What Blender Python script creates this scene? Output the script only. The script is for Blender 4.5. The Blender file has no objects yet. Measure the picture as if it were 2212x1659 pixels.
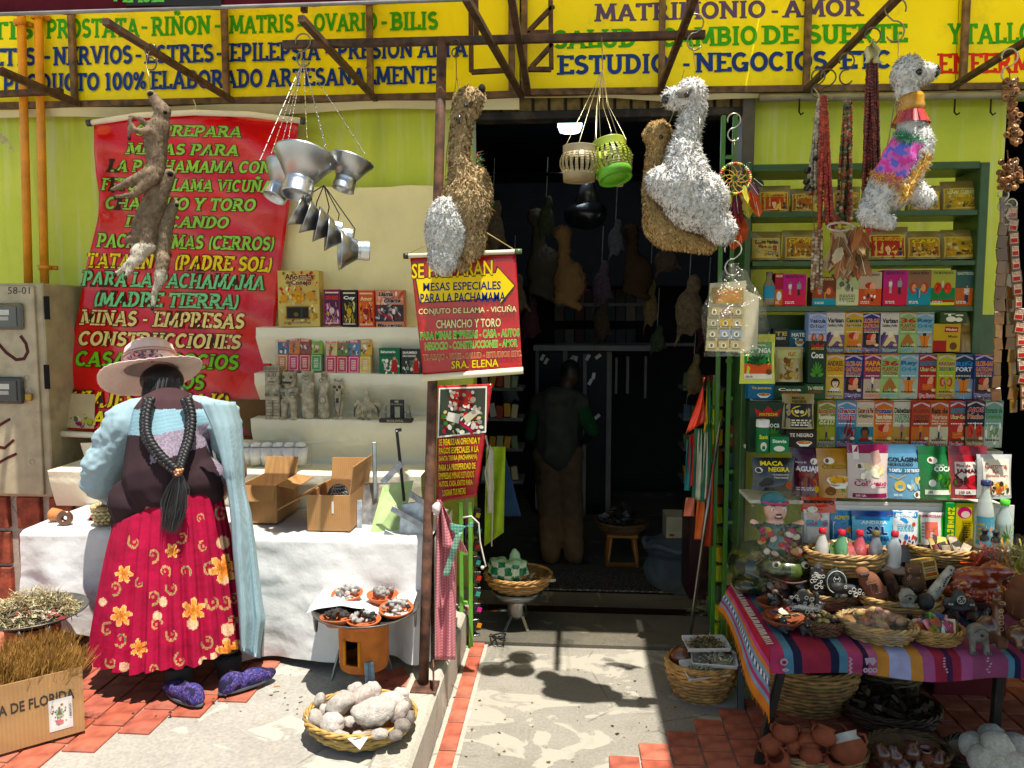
import bpy,bmesh,math,random
import numpy as np
from mathutils import Vector,Matrix,Euler,noise
random.seed(7);rng=np.random.default_rng(7)
PI=math.pi;rad=math.radians
SC=bpy.context.scene;COL=SC.collection
FPX=1660.0
PITCH=rad(4.77);YAW=rad(4.33);EYE=1.6
cam=bpy.data.cameras.new('camera');camo=bpy.data.objects.new('camera',cam);COL.objects.link(camo)
camo.location=(0,0,EYE);camo.rotation_euler=(PI/2-PITCH,0,YAW)
cam.sensor_width=36;cam.lens=36*FPX/2212;cam.clip_start=.05;cam.clip_end=300
SC.camera=camo
CR=Euler((PI/2-PITCH,0,YAW)).to_matrix()
SUND=Vector((-.36,.52,-2.06)).normalized()
w=bpy.data.worlds.new('World');SC.world=w;w.use_nodes=True
nt=w.node_tree;bg=nt.nodes['Background'];sk=nt.nodes.new('ShaderNodeTexSky')
sk.sky_type='NISHITA';sk.sun_disc=False
sk.sun_elevation=math.asin(-SUND.z);sk.sun_rotation=math.atan2(-SUND.x,-SUND.y)
sk.altitude=3600
tn=nt.nodes.new('ShaderNodeMix');tn.data_type='RGBA';tn.blend_type='MULTIPLY';tn.inputs[0].default_value=1;tn.inputs[7].default_value=(1.12,.98,.76,1)
nt.links.new(sk.outputs[0],tn.inputs[6]);nt.links.new(tn.outputs[2],bg.inputs[0]);bg.inputs[1].default_value=.15
sl=bpy.data.lights.new('sun','SUN');sl.energy=4.6;sl.angle=rad(.55);sl.color=(1,.955,.88)
so=bpy.data.objects.new('sun',sl);COL.objects.link(so)
so.rotation_euler=SUND.to_track_quat('-Z','Y').to_euler();so.location=(2,-3,9)
vs=SC.view_settings;vs.view_transform='Standard';vs.look='None';vs.gamma=1;vs.use_curve_mapping=False
vs.exposure=0.85
SC.cycles.max_bounces=8;SC.cycles.diffuse_bounces=4;SC.cycles.glossy_bounces=3
SC.cycles.transparent_max_bounces=16;SC.cycles.use_denoising=True
SC.cycles.sample_clamp_indirect=6
def ray(px,py):
 return CR@Vector(((px-1106)/FPX,-(py-829.5)/FPX,-1))
def P(px,py,Y):
 d=ray(px,py);t=Y/d.y
 return Vector((d.x*t,Y,EYE+d.z*t))
def G(px,py,z=0.):
 d=ray(px,py);t=(z-EYE)/d.z
 return Vector((d.x*t,d.y*t,z))
def S(px,Y):return px/FPX*Y/1.0
_lin={}
def C(h):
 if not isinstance(h,str):return tuple(h)
 if h not in _lin:
  v=[int(h[i:i+2],16)/255 for i in(0,2,4)]
  _lin[h]=tuple(x/12.92 if x<=.04045 else((x+.055)/1.055)**2.4 for x in v)
 return _lin[h]
def vary(c,a=.12):
 c=C(c);k=1+random.uniform(-a,a);return tuple(min(1,x*k*(1+random.uniform(-a,a)*.3))for x in c)
def rotm(rx=0,ry=0,rz=0):return Euler((rx,ry,rz)).to_matrix()
def rot_to(d):
 return Vector(d).normalized().to_track_quat('Z','Y').to_matrix()
class MB:
 def __init__(s):s.v=[];s.f=[];s.c=[];s.s=[];s.nr={}
 def add(s,vs,fs,col,smooth=False):
  n=len(s.v);s.v+=[tuple(v)for v in vs]
  for k,f in enumerate(fs):
   s.f.append(tuple(n+i for i in f))
  if callable(col):
   for f in fs:
    s.c.append(C(col(Vector([sum(vs[i][k]for i in f)/len(f)for k in range(3)]))))
  else:
   c=C(col);s.c+=[c]*len(fs)
  s.s+=[smooth]*len(fs);return s
 def box(s,c,d,col,M=None,bev=0.0):
  c=Vector(c);x,y,z=[q/2 for q in d]
  if bev:
   b=min(bev,x*.9,y*.9,z*.9);vs=[];idx={}
   for sx in(-1,1):
    for sy in(-1,1):
     for sz in(-1,1):
      for a in range(3):
       p=[sx*(x-b),sy*(y-b),sz*(z-b)];p[a]+=(sx,sy,sz)[a]*b
       idx[(sx,sy,sz,a)]=len(vs);vs.append(Vector(p))
   fs=[]
   for a in range(3):
    o=[(1,2),(2,0),(0,1)][a]
    for sg in(-1,1):
     q=[]
     for u,t in((-1,-1),(1,-1),(1,1),(-1,1)):
      k=[0,0,0];k[a]=sg;k[o[0]]=u;k[o[1]]=t;q.append(idx[(*k,a)])
     fs.append(q if sg>0 else q[::-1])
   for a in range(3):
    b1,c1=(a+1)%3,(a+2)%3
    for u in(-1,1):
     for t in(-1,1):
      def K(e,ax):
       k=[0,0,0];k[a]=e;k[b1]=u;k[c1]=t;return idx[(*k,ax)]
      q=[K(-1,b1),K(1,b1),K(1,c1),K(-1,c1)]
      fs.append(q if u*t<0 else q[::-1])
   for sx in(-1,1):
    for sy in(-1,1):
     for sz in(-1,1):
      q=[idx[(sx,sy,sz,a)]for a in range(3)]
      fs.append(q if sx*sy*sz>0 else q[::-1])
  else:
   vs=[Vector((i,j,k))for i in(-x,x)for j in(-y,y)for k in(-z,z)]
   fs=[(0,1,3,2),(4,6,7,5),(0,4,5,1),(2,3,7,6),(0,2,6,4),(1,5,7,3)]
  if M is not None:vs=[M@v for v in vs]
  return s.add([v+c for v in vs],fs,col)
 def bar(s,a,b,w,h,col,bev=0.0):
  a=Vector(a);b=Vector(b);d=b-a
  M=d.normalized().to_track_quat('Y','Z').to_matrix()
  return s.box((a+b)/2,(w,d.length,h),col,M,bev)
 def tube(s,pts,r,col,n=8,cap=True,closed=False,sq=1.0):
  pts=[Vector(p)for p in pts];N=len(pts);rr=r if isinstance(r,(list,tuple))else[r]*N
  vs=[];up=None
  for i,p in enumerate(pts):
   if closed:t=pts[(i+1)%N]-pts[i-1]
   else:t=pts[min(i+1,N-1)]-pts[max(i-1,0)]
   if t.length<1e-9:t=Vector((0,0,1))
   t.normalize()
   if up is None:
    up=Vector((0,0,1))if abs(t.z)<.9 else Vector((0,1,0))
   up=(up-t*up.dot(t))
   if up.length<1e-6:up=t.orthogonal()
   up.normalize();sd=t.cross(up)
   for k in range(n):
    a=2*PI*k/n;vs.append(p+sd*(math.cos(a)*rr[i])+up*(math.sin(a)*rr[i]*sq))
  fs=[]
  for i in range(N if closed else N-1):
   j=(i+1)%N
   for k in range(n):
    l=(k+1)%n;fs.append((i*n+k,i*n+l,j*n+l,j*n+k))
  if cap and not closed:
   fs.append(tuple(range(n))[::-1]);fs.append(tuple(range((N-1)*n,N*n)))
  return s.add(vs,fs,col,n>4)
 def lathe(s,prof,col,n=20,c=(0,0,0),M=None,sx=1,sy=1,wob=0,a0=0,a1=2*PI):
  c=Vector(c);vs=[];full=abs(a1-a0-2*PI)<1e-6;m=n if full else n+1
  for i,(r,z)in enumerate(prof):
   for k in range(m):
    a=a0+(a1-a0)*k/n;q=r*(1+(noise.noise((math.cos(a)*2+c.x*9,math.sin(a)*2,i*.7))*wob if wob else 0))
    v=Vector((math.cos(a)*q*sx,math.sin(a)*q*sy,z));vs.append(v)
  fs=[]
  for i in range(len(prof)-1):
   for k in range(n):
    l=(k+1)%m;fs.append((i*m+k,i*m+l,(i+1)*m+l,(i+1)*m+k))
  if M is not None:vs=[M@v for v in vs]
  return s.add([v+c for v in vs],fs,col,True)
 def ell(s,c,r,col,M=None,n=12,m=8,wob=0.0,seed=0):
  c=Vector(c);r=r if isinstance(r,(tuple,list))else(r,r,r);vs=[Vector((0,0,-1))]
  for i in range(1,m):
   for k in range(n):
    a=2*PI*k/n;b=-PI/2+PI*i/m;vs.append(Vector((math.cos(a)*math.cos(b),math.sin(a)*math.cos(b),math.sin(b))))
  vs.append(Vector((0,0,1)))
  if wob:vs=[v*(1+wob*noise.noise(v*1.7+Vector((seed*3.1,seed*1.7,0))))for v in vs]
  vs=[Vector((v.x*r[0],v.y*r[1],v.z*r[2]))for v in vs]
  if M is not None:vs=[M@v for v in vs]
  fs=[(0,1+(k+1)%n,1+k)for k in range(n)]
  for i in range(m-2):
   for k in range(n):
    l=(k+1)%n;a=1+i*n;fs.append((a+k,a+l,a+n+l,a+n+k))
  a=1+(m-2)*n;L=len(vs)-1;fs+=[(a+k,a+(k+1)%n,L)for k in range(n)]
  return s.add([v+c for v in vs],fs,col,True)
 def grid(s,fn,nu,nv,col,smooth=True,thick=None):
  vs=[Vector(fn(i/nu,j/nv))for j in range(nv+1)for i in range(nu+1)];W=nu+1
  fs=[(j*W+i,j*W+i+1,(j+1)*W+i+1,(j+1)*W+i)for j in range(nv)for i in range(nu)]
  if thick:
   th=Vector(thick);N=len(vs);vs+=[v+th for v in vs]
   f2=[tuple(N+i for i in f[::-1])for f in fs]
   for i in range(nu):f2+=[(i,N+i,N+i+1,i+1),(nv*W+i+1,N+nv*W+i+1,N+nv*W+i,nv*W+i)]
   for j in range(nv):f2+=[((j+1)*W,N+(j+1)*W,N+j*W,j*W),(j*W+nu,N+j*W+nu,N+(j+1)*W+nu,(j+1)*W+nu)]
   fs=fs+f2
  return s.add(vs,fs,col,smooth)
 def ext(s,pts,d,col):
  pts=[Vector(p)for p in pts];d=Vector(d);n=len(pts)
  fs=[tuple(range(n)),tuple(range(2*n-1,n-1,-1))]+[(i,i+n,(i+1)%n+n,(i+1)%n)for i in range(n)]
  return s.add(pts+[p+d for p in pts],fs,col)
 def mesh(s,name):
  me=bpy.data.meshes.new(name);me.from_pydata(s.v,[],s.f)
  at=me.attributes.new('Col','FLOAT_COLOR','FACE')
  a=np.ones((len(s.f),4),dtype=np.float32);a[:,:3]=np.array(s.c,dtype=np.float32).reshape(-1,3)
  at.data.foreach_set('color',a.ravel());me.polygons.foreach_set('use_smooth',s.s);me.update()
  if s.nr:
   nn=np.zeros((len(s.v),3));nn[list(s.nr)]=np.array(list(s.nr.values()));vn=np.empty(len(s.v)*3);me.vertex_normals.foreach_get('vector',vn);vn=vn.reshape(-1,3);z=(abs(nn).sum(1)==0);nn[z]=vn[z];me.normals_split_custom_set_from_vertices(nn.tolist())
  return me
 def part(s,name,mat,par,label=None,kind=None,world=True):
  if world and par is not None:
   I=par.matrix_basis.inverted();q=par.parent
   if q is not None:I=I@q.matrix_basis.inverted()
   if I!=Matrix.Identity(4):s.v=[tuple(I@Vector(v))for v in s.v]
  o=bpy.data.objects.new(name,s.mesh(name));o.data.materials.append(M(mat));COL.objects.link(o)
  if par is not None:o.parent=par
  if label:o['label']=label
  if kind:o['kind']=kind
  return o
 def thing(s,name,mat,label,cat,loc=None,group=None,kind=None):
  if loc is None:
   a=np.array(s.v);loc=((a[:,0].min()+a[:,0].max())/2,(a[:,1].min()+a[:,1].max())/2,a[:,2].min())
  L=Vector(loc);s.v=[tuple(Vector(v)-L)for v in s.v]
  o=bpy.data.objects.new(name,s.mesh(name));o.data.materials.append(M(mat));COL.objects.link(o);o.location=L
  tag(o,label,cat,group,kind);return o
def tag(o,label=None,cat=None,group=None,kind=None):
 if label:o['label']=label
 if cat:o['category']=cat
 if group:o['group']=group
 if kind:o['kind']=kind
 return o
def T(name,label,cat,loc,group=None,rot=(0,0,0),kind=None):
 o=bpy.data.objects.new(name,None);o.empty_display_size=.05;COL.objects.link(o)
 o.location=loc;o.rotation_euler=rot;return tag(o,label,cat,group,kind)
def setting(mb,name,mat):
 o=bpy.data.objects.new(name,mb.mesh(name));o.data.materials.append(M(mat));COL.objects.link(o);o['kind']='structure';return o
def share(me,name,par,loc,rot=(0,0,0),sc=(1,1,1),label=None):
 o=bpy.data.objects.new(name,me);COL.objects.link(o);o.parent=par;o.location=loc;o.rotation_euler=rot;o.scale=sc
 if label:o['label']=label
 return o
def dup(root,loc,rot=None,label=None,sc=None):
 r=root.copy();COL.objects.link(r);r.location=loc
 if rot is not None:r.rotation_euler=rot
 if sc is not None:r.scale=(sc,sc,sc)
 if label:r['label']=label
 for ch in list(root.children):
  c=ch.copy();COL.objects.link(c);c.parent=r
  for g in ch.children:
   d=g.copy();COL.objects.link(d);d.parent=c
 return r
def organic(prims,vox=.01,sm=4):
 mb=MB()
 for p in prims:
  if p[0]=='c':
   a,b,r0,r1=Vector(p[1]),Vector(p[2]),p[3],p[4];d=b-a;L=max(d.length,1e-4)
   prof=[]
   for k in range(5):t=-PI/2+PI/2*k/4;prof.append((max(1e-4,r0*math.cos(t)),r0*math.sin(t)))
   for k in range(5):t=PI/2*k/4;prof.append((max(1e-4,r1*math.cos(t)),L+r1*math.sin(t)))
   mb.lathe(prof,'ffffff',12,a,rot_to(d))
  else:
   mb.ell(p[1],p[2],'ffffff',rotm(*p[3])if len(p)>3 else None,14,10)
 bm=bmesh.new();me=mb.mesh('tmp');bm.from_mesh(me);bmesh.ops.holes_fill(bm,edges=bm.edges,sides=0)
 bmesh.ops.remove_doubles(bm,verts=bm.verts,dist=2e-4);bm.to_mesh(me);bm.free()
 o=bpy.data.objects.new('tmp',me);COL.objects.link(o)
 m=o.modifiers.new('r','REMESH');m.mode='VOXEL';m.voxel_size=vox
 if sm:m=o.modifiers.new('s','SMOOTH');m.iterations=sm;m.factor=.6
 dg=bpy.context.evaluated_depsgraph_get();e=o.evaluated_get(dg);em=e.to_mesh()
 n=len(em.vertices);v=np.empty(n*3);em.vertices.foreach_get('co',v);v=v.reshape(-1,3)
 f=[tuple(p.vertices)for p in em.polygons];e.to_mesh_clear()
 bpy.data.objects.remove(o);bpy.data.meshes.remove(me)
 vol=sum(Vector(v[q[0]]).dot(Vector(v[q[1]]).cross(Vector(v[q[2]])))for q in f)
 if vol<0:f=[q[::-1]for q in f]
 return v,f
def clump(mb,v,f,L):
 n=len(v);k0=len(mb.v)-n;me=bpy.data.meshes.new('t');me.from_pydata([tuple(q)for q in v],[],f);nn=np.empty(n*3);me.vertex_normals.foreach_get('vector',nn);nn=nn.reshape(-1,3);bpy.data.meshes.remove(me)
 for i in range(n):
  q=Vector(v[i]);a=noise.noise(q*85)+.6*noise.noise(q*190);mb.v[k0+i]=tuple(q+Vector(nn[i])*(L*.42*a))
def fur(mb,v,f,n,L,colf,curl=.5,wid=.5,down=(0,0,-1),lay=.7):
 n=int(n*1.8);L=L*.42;clump(mb,v,f,L)
 v=np.asarray(v);f=[q for q in f if len(q)>=3];tri=np.array([(q[0],q[1],q[2])for q in f])
 a,b,c=v[tri[:,0]],v[tri[:,1]],v[tri[:,2]];nn=np.cross(b-a,c-a);ar=np.linalg.norm(nn,axis=1)+1e-12
 nn=nn/ar[:,None];k=rng.choice(len(f),n,p=ar/ar.sum());u=rng.random((n,1));t=rng.random((n,1))
 fl=(u+t>1);u=np.where(fl,1-u,u);t=np.where(fl,1-t,t)
 p=a[k]+u*(b[k]-a[k])+t*(c[k]-a[k]);N=nn[k];dn=np.array(down,float)
 tg=dn-N*(N@dn)[:,None];tg/=(np.linalg.norm(tg,axis=1)[:,None]+1e-6)
 r=rng.normal(size=(n,3));d=N*(1-lay)+tg*lay+r*curl*.5;d/=np.linalg.norm(d,axis=1)[:,None]
 side=np.cross(d,r);side/=(np.linalg.norm(side,axis=1)[:,None]+1e-6);side*=np.where((np.cross(side,d)*N).sum(1)<0,-1,1)[:,None]
 ln=L*(.6+.8*rng.random((n,1)));wd=ln*wid
 q=np.stack([p-side*wd/2-N*.002,p+side*wd/2-N*.002,p+d*ln*.6+side*wd*.45,p+d*ln+r*curl*ln*.12,p+d*ln*.6-side*wd*.45],1)
 m0=len(mb.v);N2=N;mb.nr.update({m0+i*5+j:N2[i]for i in range(n)for j in range(5)});mb.v+=[tuple(x)for x in q.reshape(-1,3).tolist()]
 for i in range(n):
  o=m0+i*5;mb.f.append((o,o+1,o+2,o+3,o+4));mb.c.append(vary(colf(p[i]),.035));mb.s.append(True)
 return mb
_M={}
MATS={}
def M(k):
 if not isinstance(k,str):return k
 if k not in _M:_M[k]=MATS[k](k)
 return _M[k]
def new(k):
 m=bpy.data.materials.new(k);m.use_nodes=True;t=m.node_tree;b=t.nodes['Principled BSDF'];return m,t,b
def nd(t,typ,**kw):
 n=t.nodes.new(typ)
 for a,b in kw.items():
  if hasattr(n,a):setattr(n,a,b)
  else:n.inputs[a.replace('_',' ')].default_value=b
 return n
def tex(t,typ,scale,co='Object',stretch=None,**kw):
 c=t.nodes.new('ShaderNodeTexCoord');mp=t.nodes.new('ShaderNodeMapping')
 t.links.new(c.outputs[co],mp.inputs[0])
 if stretch:mp.inputs['Scale'].default_value=stretch
 n=t.nodes.new(typ);t.links.new(mp.outputs[0],n.inputs['Vector']);n.inputs['Scale'].default_value=scale
 for a,b in kw.items():
  if hasattr(n,a):setattr(n,a,b)
  else:n.inputs[a].default_value=b
 return n
def mixc(t,fac,a,b,bt='MIX'):
 m=t.nodes.new('ShaderNodeMix');m.data_type='RGBA';m.blend_type=bt
 for s,x in((m.inputs[0],fac),(m.inputs[6],a),(m.inputs[7],b)):
  if hasattr(x,'links')or isinstance(x,bpy.types.NodeSocket):t.links.new(x,s)
  elif isinstance(x,(tuple,list)):s.default_value=(*x[:3],1)
  else:s.default_value=x
 return m.outputs[2]
def ramp(t,src,a,b,c0=(0,0,0),c1=(1,1,1)):
 r=t.nodes.new('ShaderNodeValToRGB');e=r.color_ramp.elements;e[0].position=a;e[1].position=b
 e[0].color=(*c0,1);e[1].color=(*c1,1);t.links.new(src,r.inputs[0]);return r.outputs[0]
def bump(t,b,src,strength,dist=.01,prev=None):
 n=t.nodes.new('ShaderNodeBump');n.inputs['Strength'].default_value=strength;n.inputs['Distance'].default_value=dist
 t.links.new(src,n.inputs['Height'])
 if prev:t.links.new(prev,n.inputs['Normal'])
 t.links.new(n.outputs[0],b.inputs['Normal']);return n.outputs[0]
def std(rough=.6,metal=0,nz=.15,ns=20,bs=0,bsc=60,bd=.004,stretch=None,spec=.5,coat=0,sss=0,trans=0,sat=0,dirt=0):
 def f(k):
  m,t,b=new(k);at=nd(t,'ShaderNodeAttribute',attribute_name='Col');c=at.outputs['Color']
  if sat:hs=t.nodes.new('ShaderNodeHueSaturation');hs.inputs['Saturation'].default_value=sat;t.links.new(c,hs.inputs['Color']);c=hs.outputs[0]
  if nz:
   n=tex(t,'ShaderNodeTexNoise',ns,stretch=stretch,Detail=4.0)
   g=ramp(t,n.outputs[0],.3,.7,(1-nz*1.6,)*3,(1+nz*.3,)*3);c=mixc(t,1.0,c,g,'MULTIPLY')
  if dirt:
   n=tex(t,'ShaderNodeTexNoise',6,Detail=6.0,Roughness=.7);g=ramp(t,n.outputs[0],.52,.7)
   c=mixc(t,g,c,mixc(t,dirt,c,(.12,.09,.06)))
  t.links.new(c,b.inputs['Base Color']);b.inputs['Roughness'].default_value=rough;b.inputs['Metallic'].default_value=metal
  b.inputs['Specular IOR Level'].default_value=spec
  if trans:
   tr=t.nodes.new('ShaderNodeBsdfTranslucent');t.links.new(c,tr.inputs[0]);mx=t.nodes.new('ShaderNodeMixShader');mx.inputs[0].default_value=trans;t.links.new(b.outputs[0],mx.inputs[1]);t.links.new(tr.outputs[0],mx.inputs[2]);t.links.new(mx.outputs[0],t.nodes['Material Output'].inputs[0])
  if coat:b.inputs['Coat Weight'].default_value=coat;b.inputs['Coat Roughness'].default_value=.15
  if sss:b.inputs['Subsurface Weight'].default_value=sss;b.inputs['Subsurface Scale'].default_value=.02
  if bs:
   n=tex(t,'ShaderNodeTexNoise',bsc,stretch=stretch,Detail=5.0);bump(t,b,n.outputs[0],bs,bd)
  return m
 return f
MATS.update(print=std(.5,nz=.12,ns=9,spec=.25,sat=1.3),carton=std(.5,nz=.15,ns=12,bs=.15,bsc=30,spec=.25,sat=1.25),pouch=std(.25,nz=.12,ns=7,bs=.5,bsc=22,bd=.006,coat=.2,sat=1.2),paint=std(.4,nz=.16,ns=14,bs=.15,bsc=40,dirt=.5),wood=std(.6,nz=.3,ns=14,stretch=(1,1,9),bs=.2,bsc=60),rust=std(.75,nz=.5,ns=22,bs=.5,bsc=70,bd=.003,dirt=.6),steel=std(.28,.92,nz=.2,ns=18,bs=.25,bsc=14,bd=.004),tin=std(.36,1,nz=.12,ns=10,bs=.3,bsc=9,bd=.006),zinc=std(.42,.75,nz=.35,ns=25,bs=.15,bsc=60),fleece=std(1,nz=.08,ns=26,spec=.02,trans=.25),fur=std(.85,nz=.3,ns=45,bs=.6,bsc=90,spec=.2),hair=std(.55,nz=.4,ns=60,stretch=(1,1,.1),spec=.6),skin=std(.5,nz=.15,ns=30,bs=.2,bsc=120),clay=std(.8,nz=.22,ns=16,bs=.35,bsc=50,bd=.004,spec=.25),glaze=std(.25,nz=.25,ns=18,bs=.2,bsc=30,coat=.5),stone=std(.88,nz=.3,ns=30,bs=.7,bsc=45,bd=.005,spec=.25),carved=std(.6,nz=.4,ns=34,bs=.8,bsc=45,bd=.006),cloth=std(.85,nz=.18,ns=14,bs=.5,bsc=16,bd=.012,spec=.2),sheet=std(.38,nz=.06,ns=6,bs=.5,bsc=9,bd=.02,spec=.4),wicker=std(.55,nz=.35,ns=30,bs=.3,bsc=80),tile=std(.65,nz=.4,ns=14,bs=.3,bsc=40,dirt=.6),plastic=std(.3,nz=.1,ns=10),dry=std(.9,nz=.4,ns=25,spec=.15),rubber=std(.6,nz=.2),brick=std(.85,nz=.35,ns=22,bs=.6,bsc=50),paper=std(.7,nz=.06,ns=8,bs=.3,bsc=12,bd=.008),bead=std(.3,nz=.2,ns=50,coat=.3),amber=std(.2,nz=.35,ns=14,coat=.6,sss=.4),coal=std(.6,nz=.5,ns=35,bs=.6,bsc=50),dark=std(.7,nz=.2,ns=8,bs=.2,bsc=20,spec=.2))
def m_card(k):
 m,t,b=new(k);at=nd(t,'ShaderNodeAttribute',attribute_name='Col')
 n=tex(t,'ShaderNodeTexNoise',7,Detail=5.0);c=mixc(t,1.0,at.outputs['Color'],ramp(t,n.outputs[0],.3,.75,(.72,)*3,(1.05,)*3),'MULTIPLY')
 wv=tex(t,'ShaderNodeTexWave',34,bands_direction='X');wv.inputs['Distortion'].default_value=.6
 c=mixc(t,.09,c,mixc(t,1.0,c,wv.outputs['Color'],'MULTIPLY'));t.links.new(c,b.inputs['Base Color']);b.inputs['Roughness'].default_value=.8
 n1=bump(t,b,wv.outputs['Fac'],.12,.002);bump(t,b,n.outputs[0],.4,.012,n1);return m
MATS['cardboard']=m_card
def m_weave(sc,s,nz=.12):
 def f(k):
  m,t,b=new(k);at=nd(t,'ShaderNodeAttribute',attribute_name='Col')
  a1=tex(t,'ShaderNodeTexWave',sc,bands_direction='X');a2=tex(t,'ShaderNodeTexWave',sc,bands_direction='Z')
  g=mixc(t,.5,a1.outputs['Color'],a2.outputs['Color']);g2=ramp(t,g,.2,.8,(1-s,)*3,(1.1,)*3)
  c=mixc(t,1.0,at.outputs['Color'],g2,'MULTIPLY');n=tex(t,'ShaderNodeTexNoise',5,Detail=4.0)
  c=mixc(t,1.0,c,ramp(t,n.outputs[0],.3,.7,(1-nz*2,)*3,(1,)*3),'MULTIPLY')
  t.links.new(c,b.inputs['Base Color']);b.inputs['Roughness'].default_value=.9;b.inputs['Specular IOR Level'].default_value=.15
  n1=bump(t,b,g,.4,.002);bump(t,b,n.outputs[0],.5,.02,n1);return m
 return f
MATS['knit']=m_weave(150,.18);MATS['gingham']=m_weave(26,.4);MATS['weave']=m_weave(110,.25)
def m_film(alpha,rough=.12,col=(.9,.88,.8)):
 def f(k):
  m,t,b=new(k);b.inputs['Base Color'].default_value=(*[x*.5 for x in col],1);b.inputs['Roughness'].default_value=rough;b.inputs['Metallic'].default_value=.6
  n=tex(t,'ShaderNodeTexNoise',14,Detail=3.0,Roughness=.6);n.inputs['Distortion'].default_value=1.5
  r=ramp(t,n.outputs[0],.45,.68,(alpha,)*3,(min(1,alpha*3),)*3);t.links.new(r,b.inputs['Alpha'])
  b.inputs['Specular IOR Level'].default_value=1.0;bump(t,b,n.outputs[0],.9,.03);return m
 return f
MATS['film']=m_film(.07);MATS['film_thick']=m_film(.09,.2,(.82,.78,.66));MATS['film_clear']=m_film(.045,.08)
def m_glass(k):
 m,t,b=new(k);at=nd(t,'ShaderNodeAttribute',attribute_name='Col');t.links.new(at.outputs['Color'],b.inputs['Base Color'])
 b.inputs['Roughness'].default_value=.12;b.inputs['Alpha'].default_value=.72;b.inputs['Coat Weight'].default_value=.5;return m
MATS['glass']=m_glass
def m_emit(k):
 m,t,b=new(k);at=nd(t,'ShaderNodeAttribute',attribute_name='Col');t.links.new(at.outputs['Color'],b.inputs['Emission Color'])
 t.links.new(at.outputs['Color'],b.inputs['Base Color']);b.inputs['Emission Strength'].default_value=3;return m
MATS['lamp']=m_emit
def m_wall(k):
 m,t,b=new(k);n=tex(t,'ShaderNodeTexNoise',1.6,Detail=6.0,Roughness=.6)
 c=ramp(t,n.outputs[0],.3,.75,C('b2c62a'),C('d4da4c'))
 dr=tex(t,'ShaderNodeTexNoise',16,stretch=(1,1,.05),Detail=5.0,Roughness=.65)
 c=mixc(t,ramp(t,dr.outputs[0],.52,.72,(0,)*3,(.8,)*3),c,C('cfd49a'))
 c=mixc(t,ramp(t,tex(t,'ShaderNodeTexNoise',7,stretch=(1,1,.12),Detail=4.0).outputs[0],.55,.8,(0,)*3,(.55,)*3),c,C('6f8128'))
 pe=tex(t,'ShaderNodeTexNoise',2.3,Detail=9.0,Roughness=.62);pk=ramp(t,pe.outputs[0],.64,.65)
 c=mixc(t,pk,c,C('b0a178'));t.links.new(c,b.inputs['Base Color']);b.inputs['Roughness'].default_value=.6
 n1=bump(t,b,pk,-.8,.006);fn=tex(t,'ShaderNodeTexNoise',35,Detail=6.0);bump(t,b,fn.outputs[0],.35,.006,n1);return m
MATS['limewall']=m_wall
def m_conc(c0,c1,cp,thr,patch=True):
 def f(k):
  m,t,b=new(k);n=tex(t,'ShaderNodeTexNoise',2.2,Detail=8.0,Roughness=.65);c=ramp(t,n.outputs[0],.3,.7,C(c0),C(c1))
  g=tex(t,'ShaderNodeTexNoise',90,Detail=4.0);c=mixc(t,.35,c,mixc(t,1.0,c,ramp(t,g.outputs[0],.3,.7,(.5,)*3,(1.4,)*3),'MULTIPLY'))
  nn=None
  if patch:
   p=tex(t,'ShaderNodeTexNoise',2.6,stretch=(1,1.7,1),Detail=7.0,Roughness=.55);p.inputs['Distortion'].default_value=1.2
   pk=ramp(t,p.outputs[0],thr,thr+.012);c=mixc(t,pk,c,C(cp));nn=bump(t,b,pk,-.7,.004)
  v=tex(t,'ShaderNodeTexVoronoi',1.7,feature='DISTANCE_TO_EDGE');ck=ramp(t,v.outputs['Distance'],.0,.009,(1,)*3,(0,)*3)
  ds=tex(t,'ShaderNodeTexNoise',3,Detail=3.0);ck=mixc(t,1.0,ck,ramp(t,ds.outputs[0],.5,.55),'MULTIPLY')
  c=mixc(t,ck,c,mixc(t,.6,c,(.05,.04,.03)))
  st=tex(t,'ShaderNodeTexNoise',9,Detail=5.0);c=mixc(t,ramp(t,st.outputs[0],.6,.75,(0,)*3,(.5,)*3),c,mixc(t,.5,c,(.09,.07,.05)))
  t.links.new(c,b.inputs['Base Color']);b.inputs['Roughness'].default_value=.85;bump(t,b,g.outputs[0],.35,.004,nn);return m
 return f
MATS['pavement']=m_conc('8c877c','a29d92','aaa698',.6);MATS['passage']=m_conc('7e786c','928c80','a09a8b',.545)
MATS['slab']=m_conc('48443a','67604f','7c735f',.62);MATS['street']=m_conc('80796e','938c80','a09a8c',.7)
MATS['kerb']=m_conc('9b9486','b4ad9c','c0b9a8',.62)
def m_terrazzo(k):
 m,t,b=new(k);v=tex(t,'ShaderNodeTexVoronoi',55);c=ramp(t,v.outputs['Distance'],.3,.5,C('8c8a80'),C('3a3834'))
 t.links.new(c,b.inputs['Base Color']);b.inputs['Roughness'].default_value=.4;return m
MATS['terrazzo']=m_terrazzo
def m_awn(k):
 m,t,b=new(k);b.inputs['Base Color'].default_value=(.75,.66,.38,1);b.inputs['Roughness'].default_value=.6
 tr=t.nodes.new('ShaderNodeBsdfTranslucent');tr.inputs[0].default_value=(.97,.87,.55,1);mx=t.nodes.new('ShaderNodeMixShader')
 mx.inputs[0].default_value=.6;o=t.nodes['Material Output'];t.links.new(b.outputs[0],mx.inputs[1]);t.links.new(tr.outputs[0],mx.inputs[2]);t.links.new(mx.outputs[0],o.inputs[0]);return m
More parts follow.
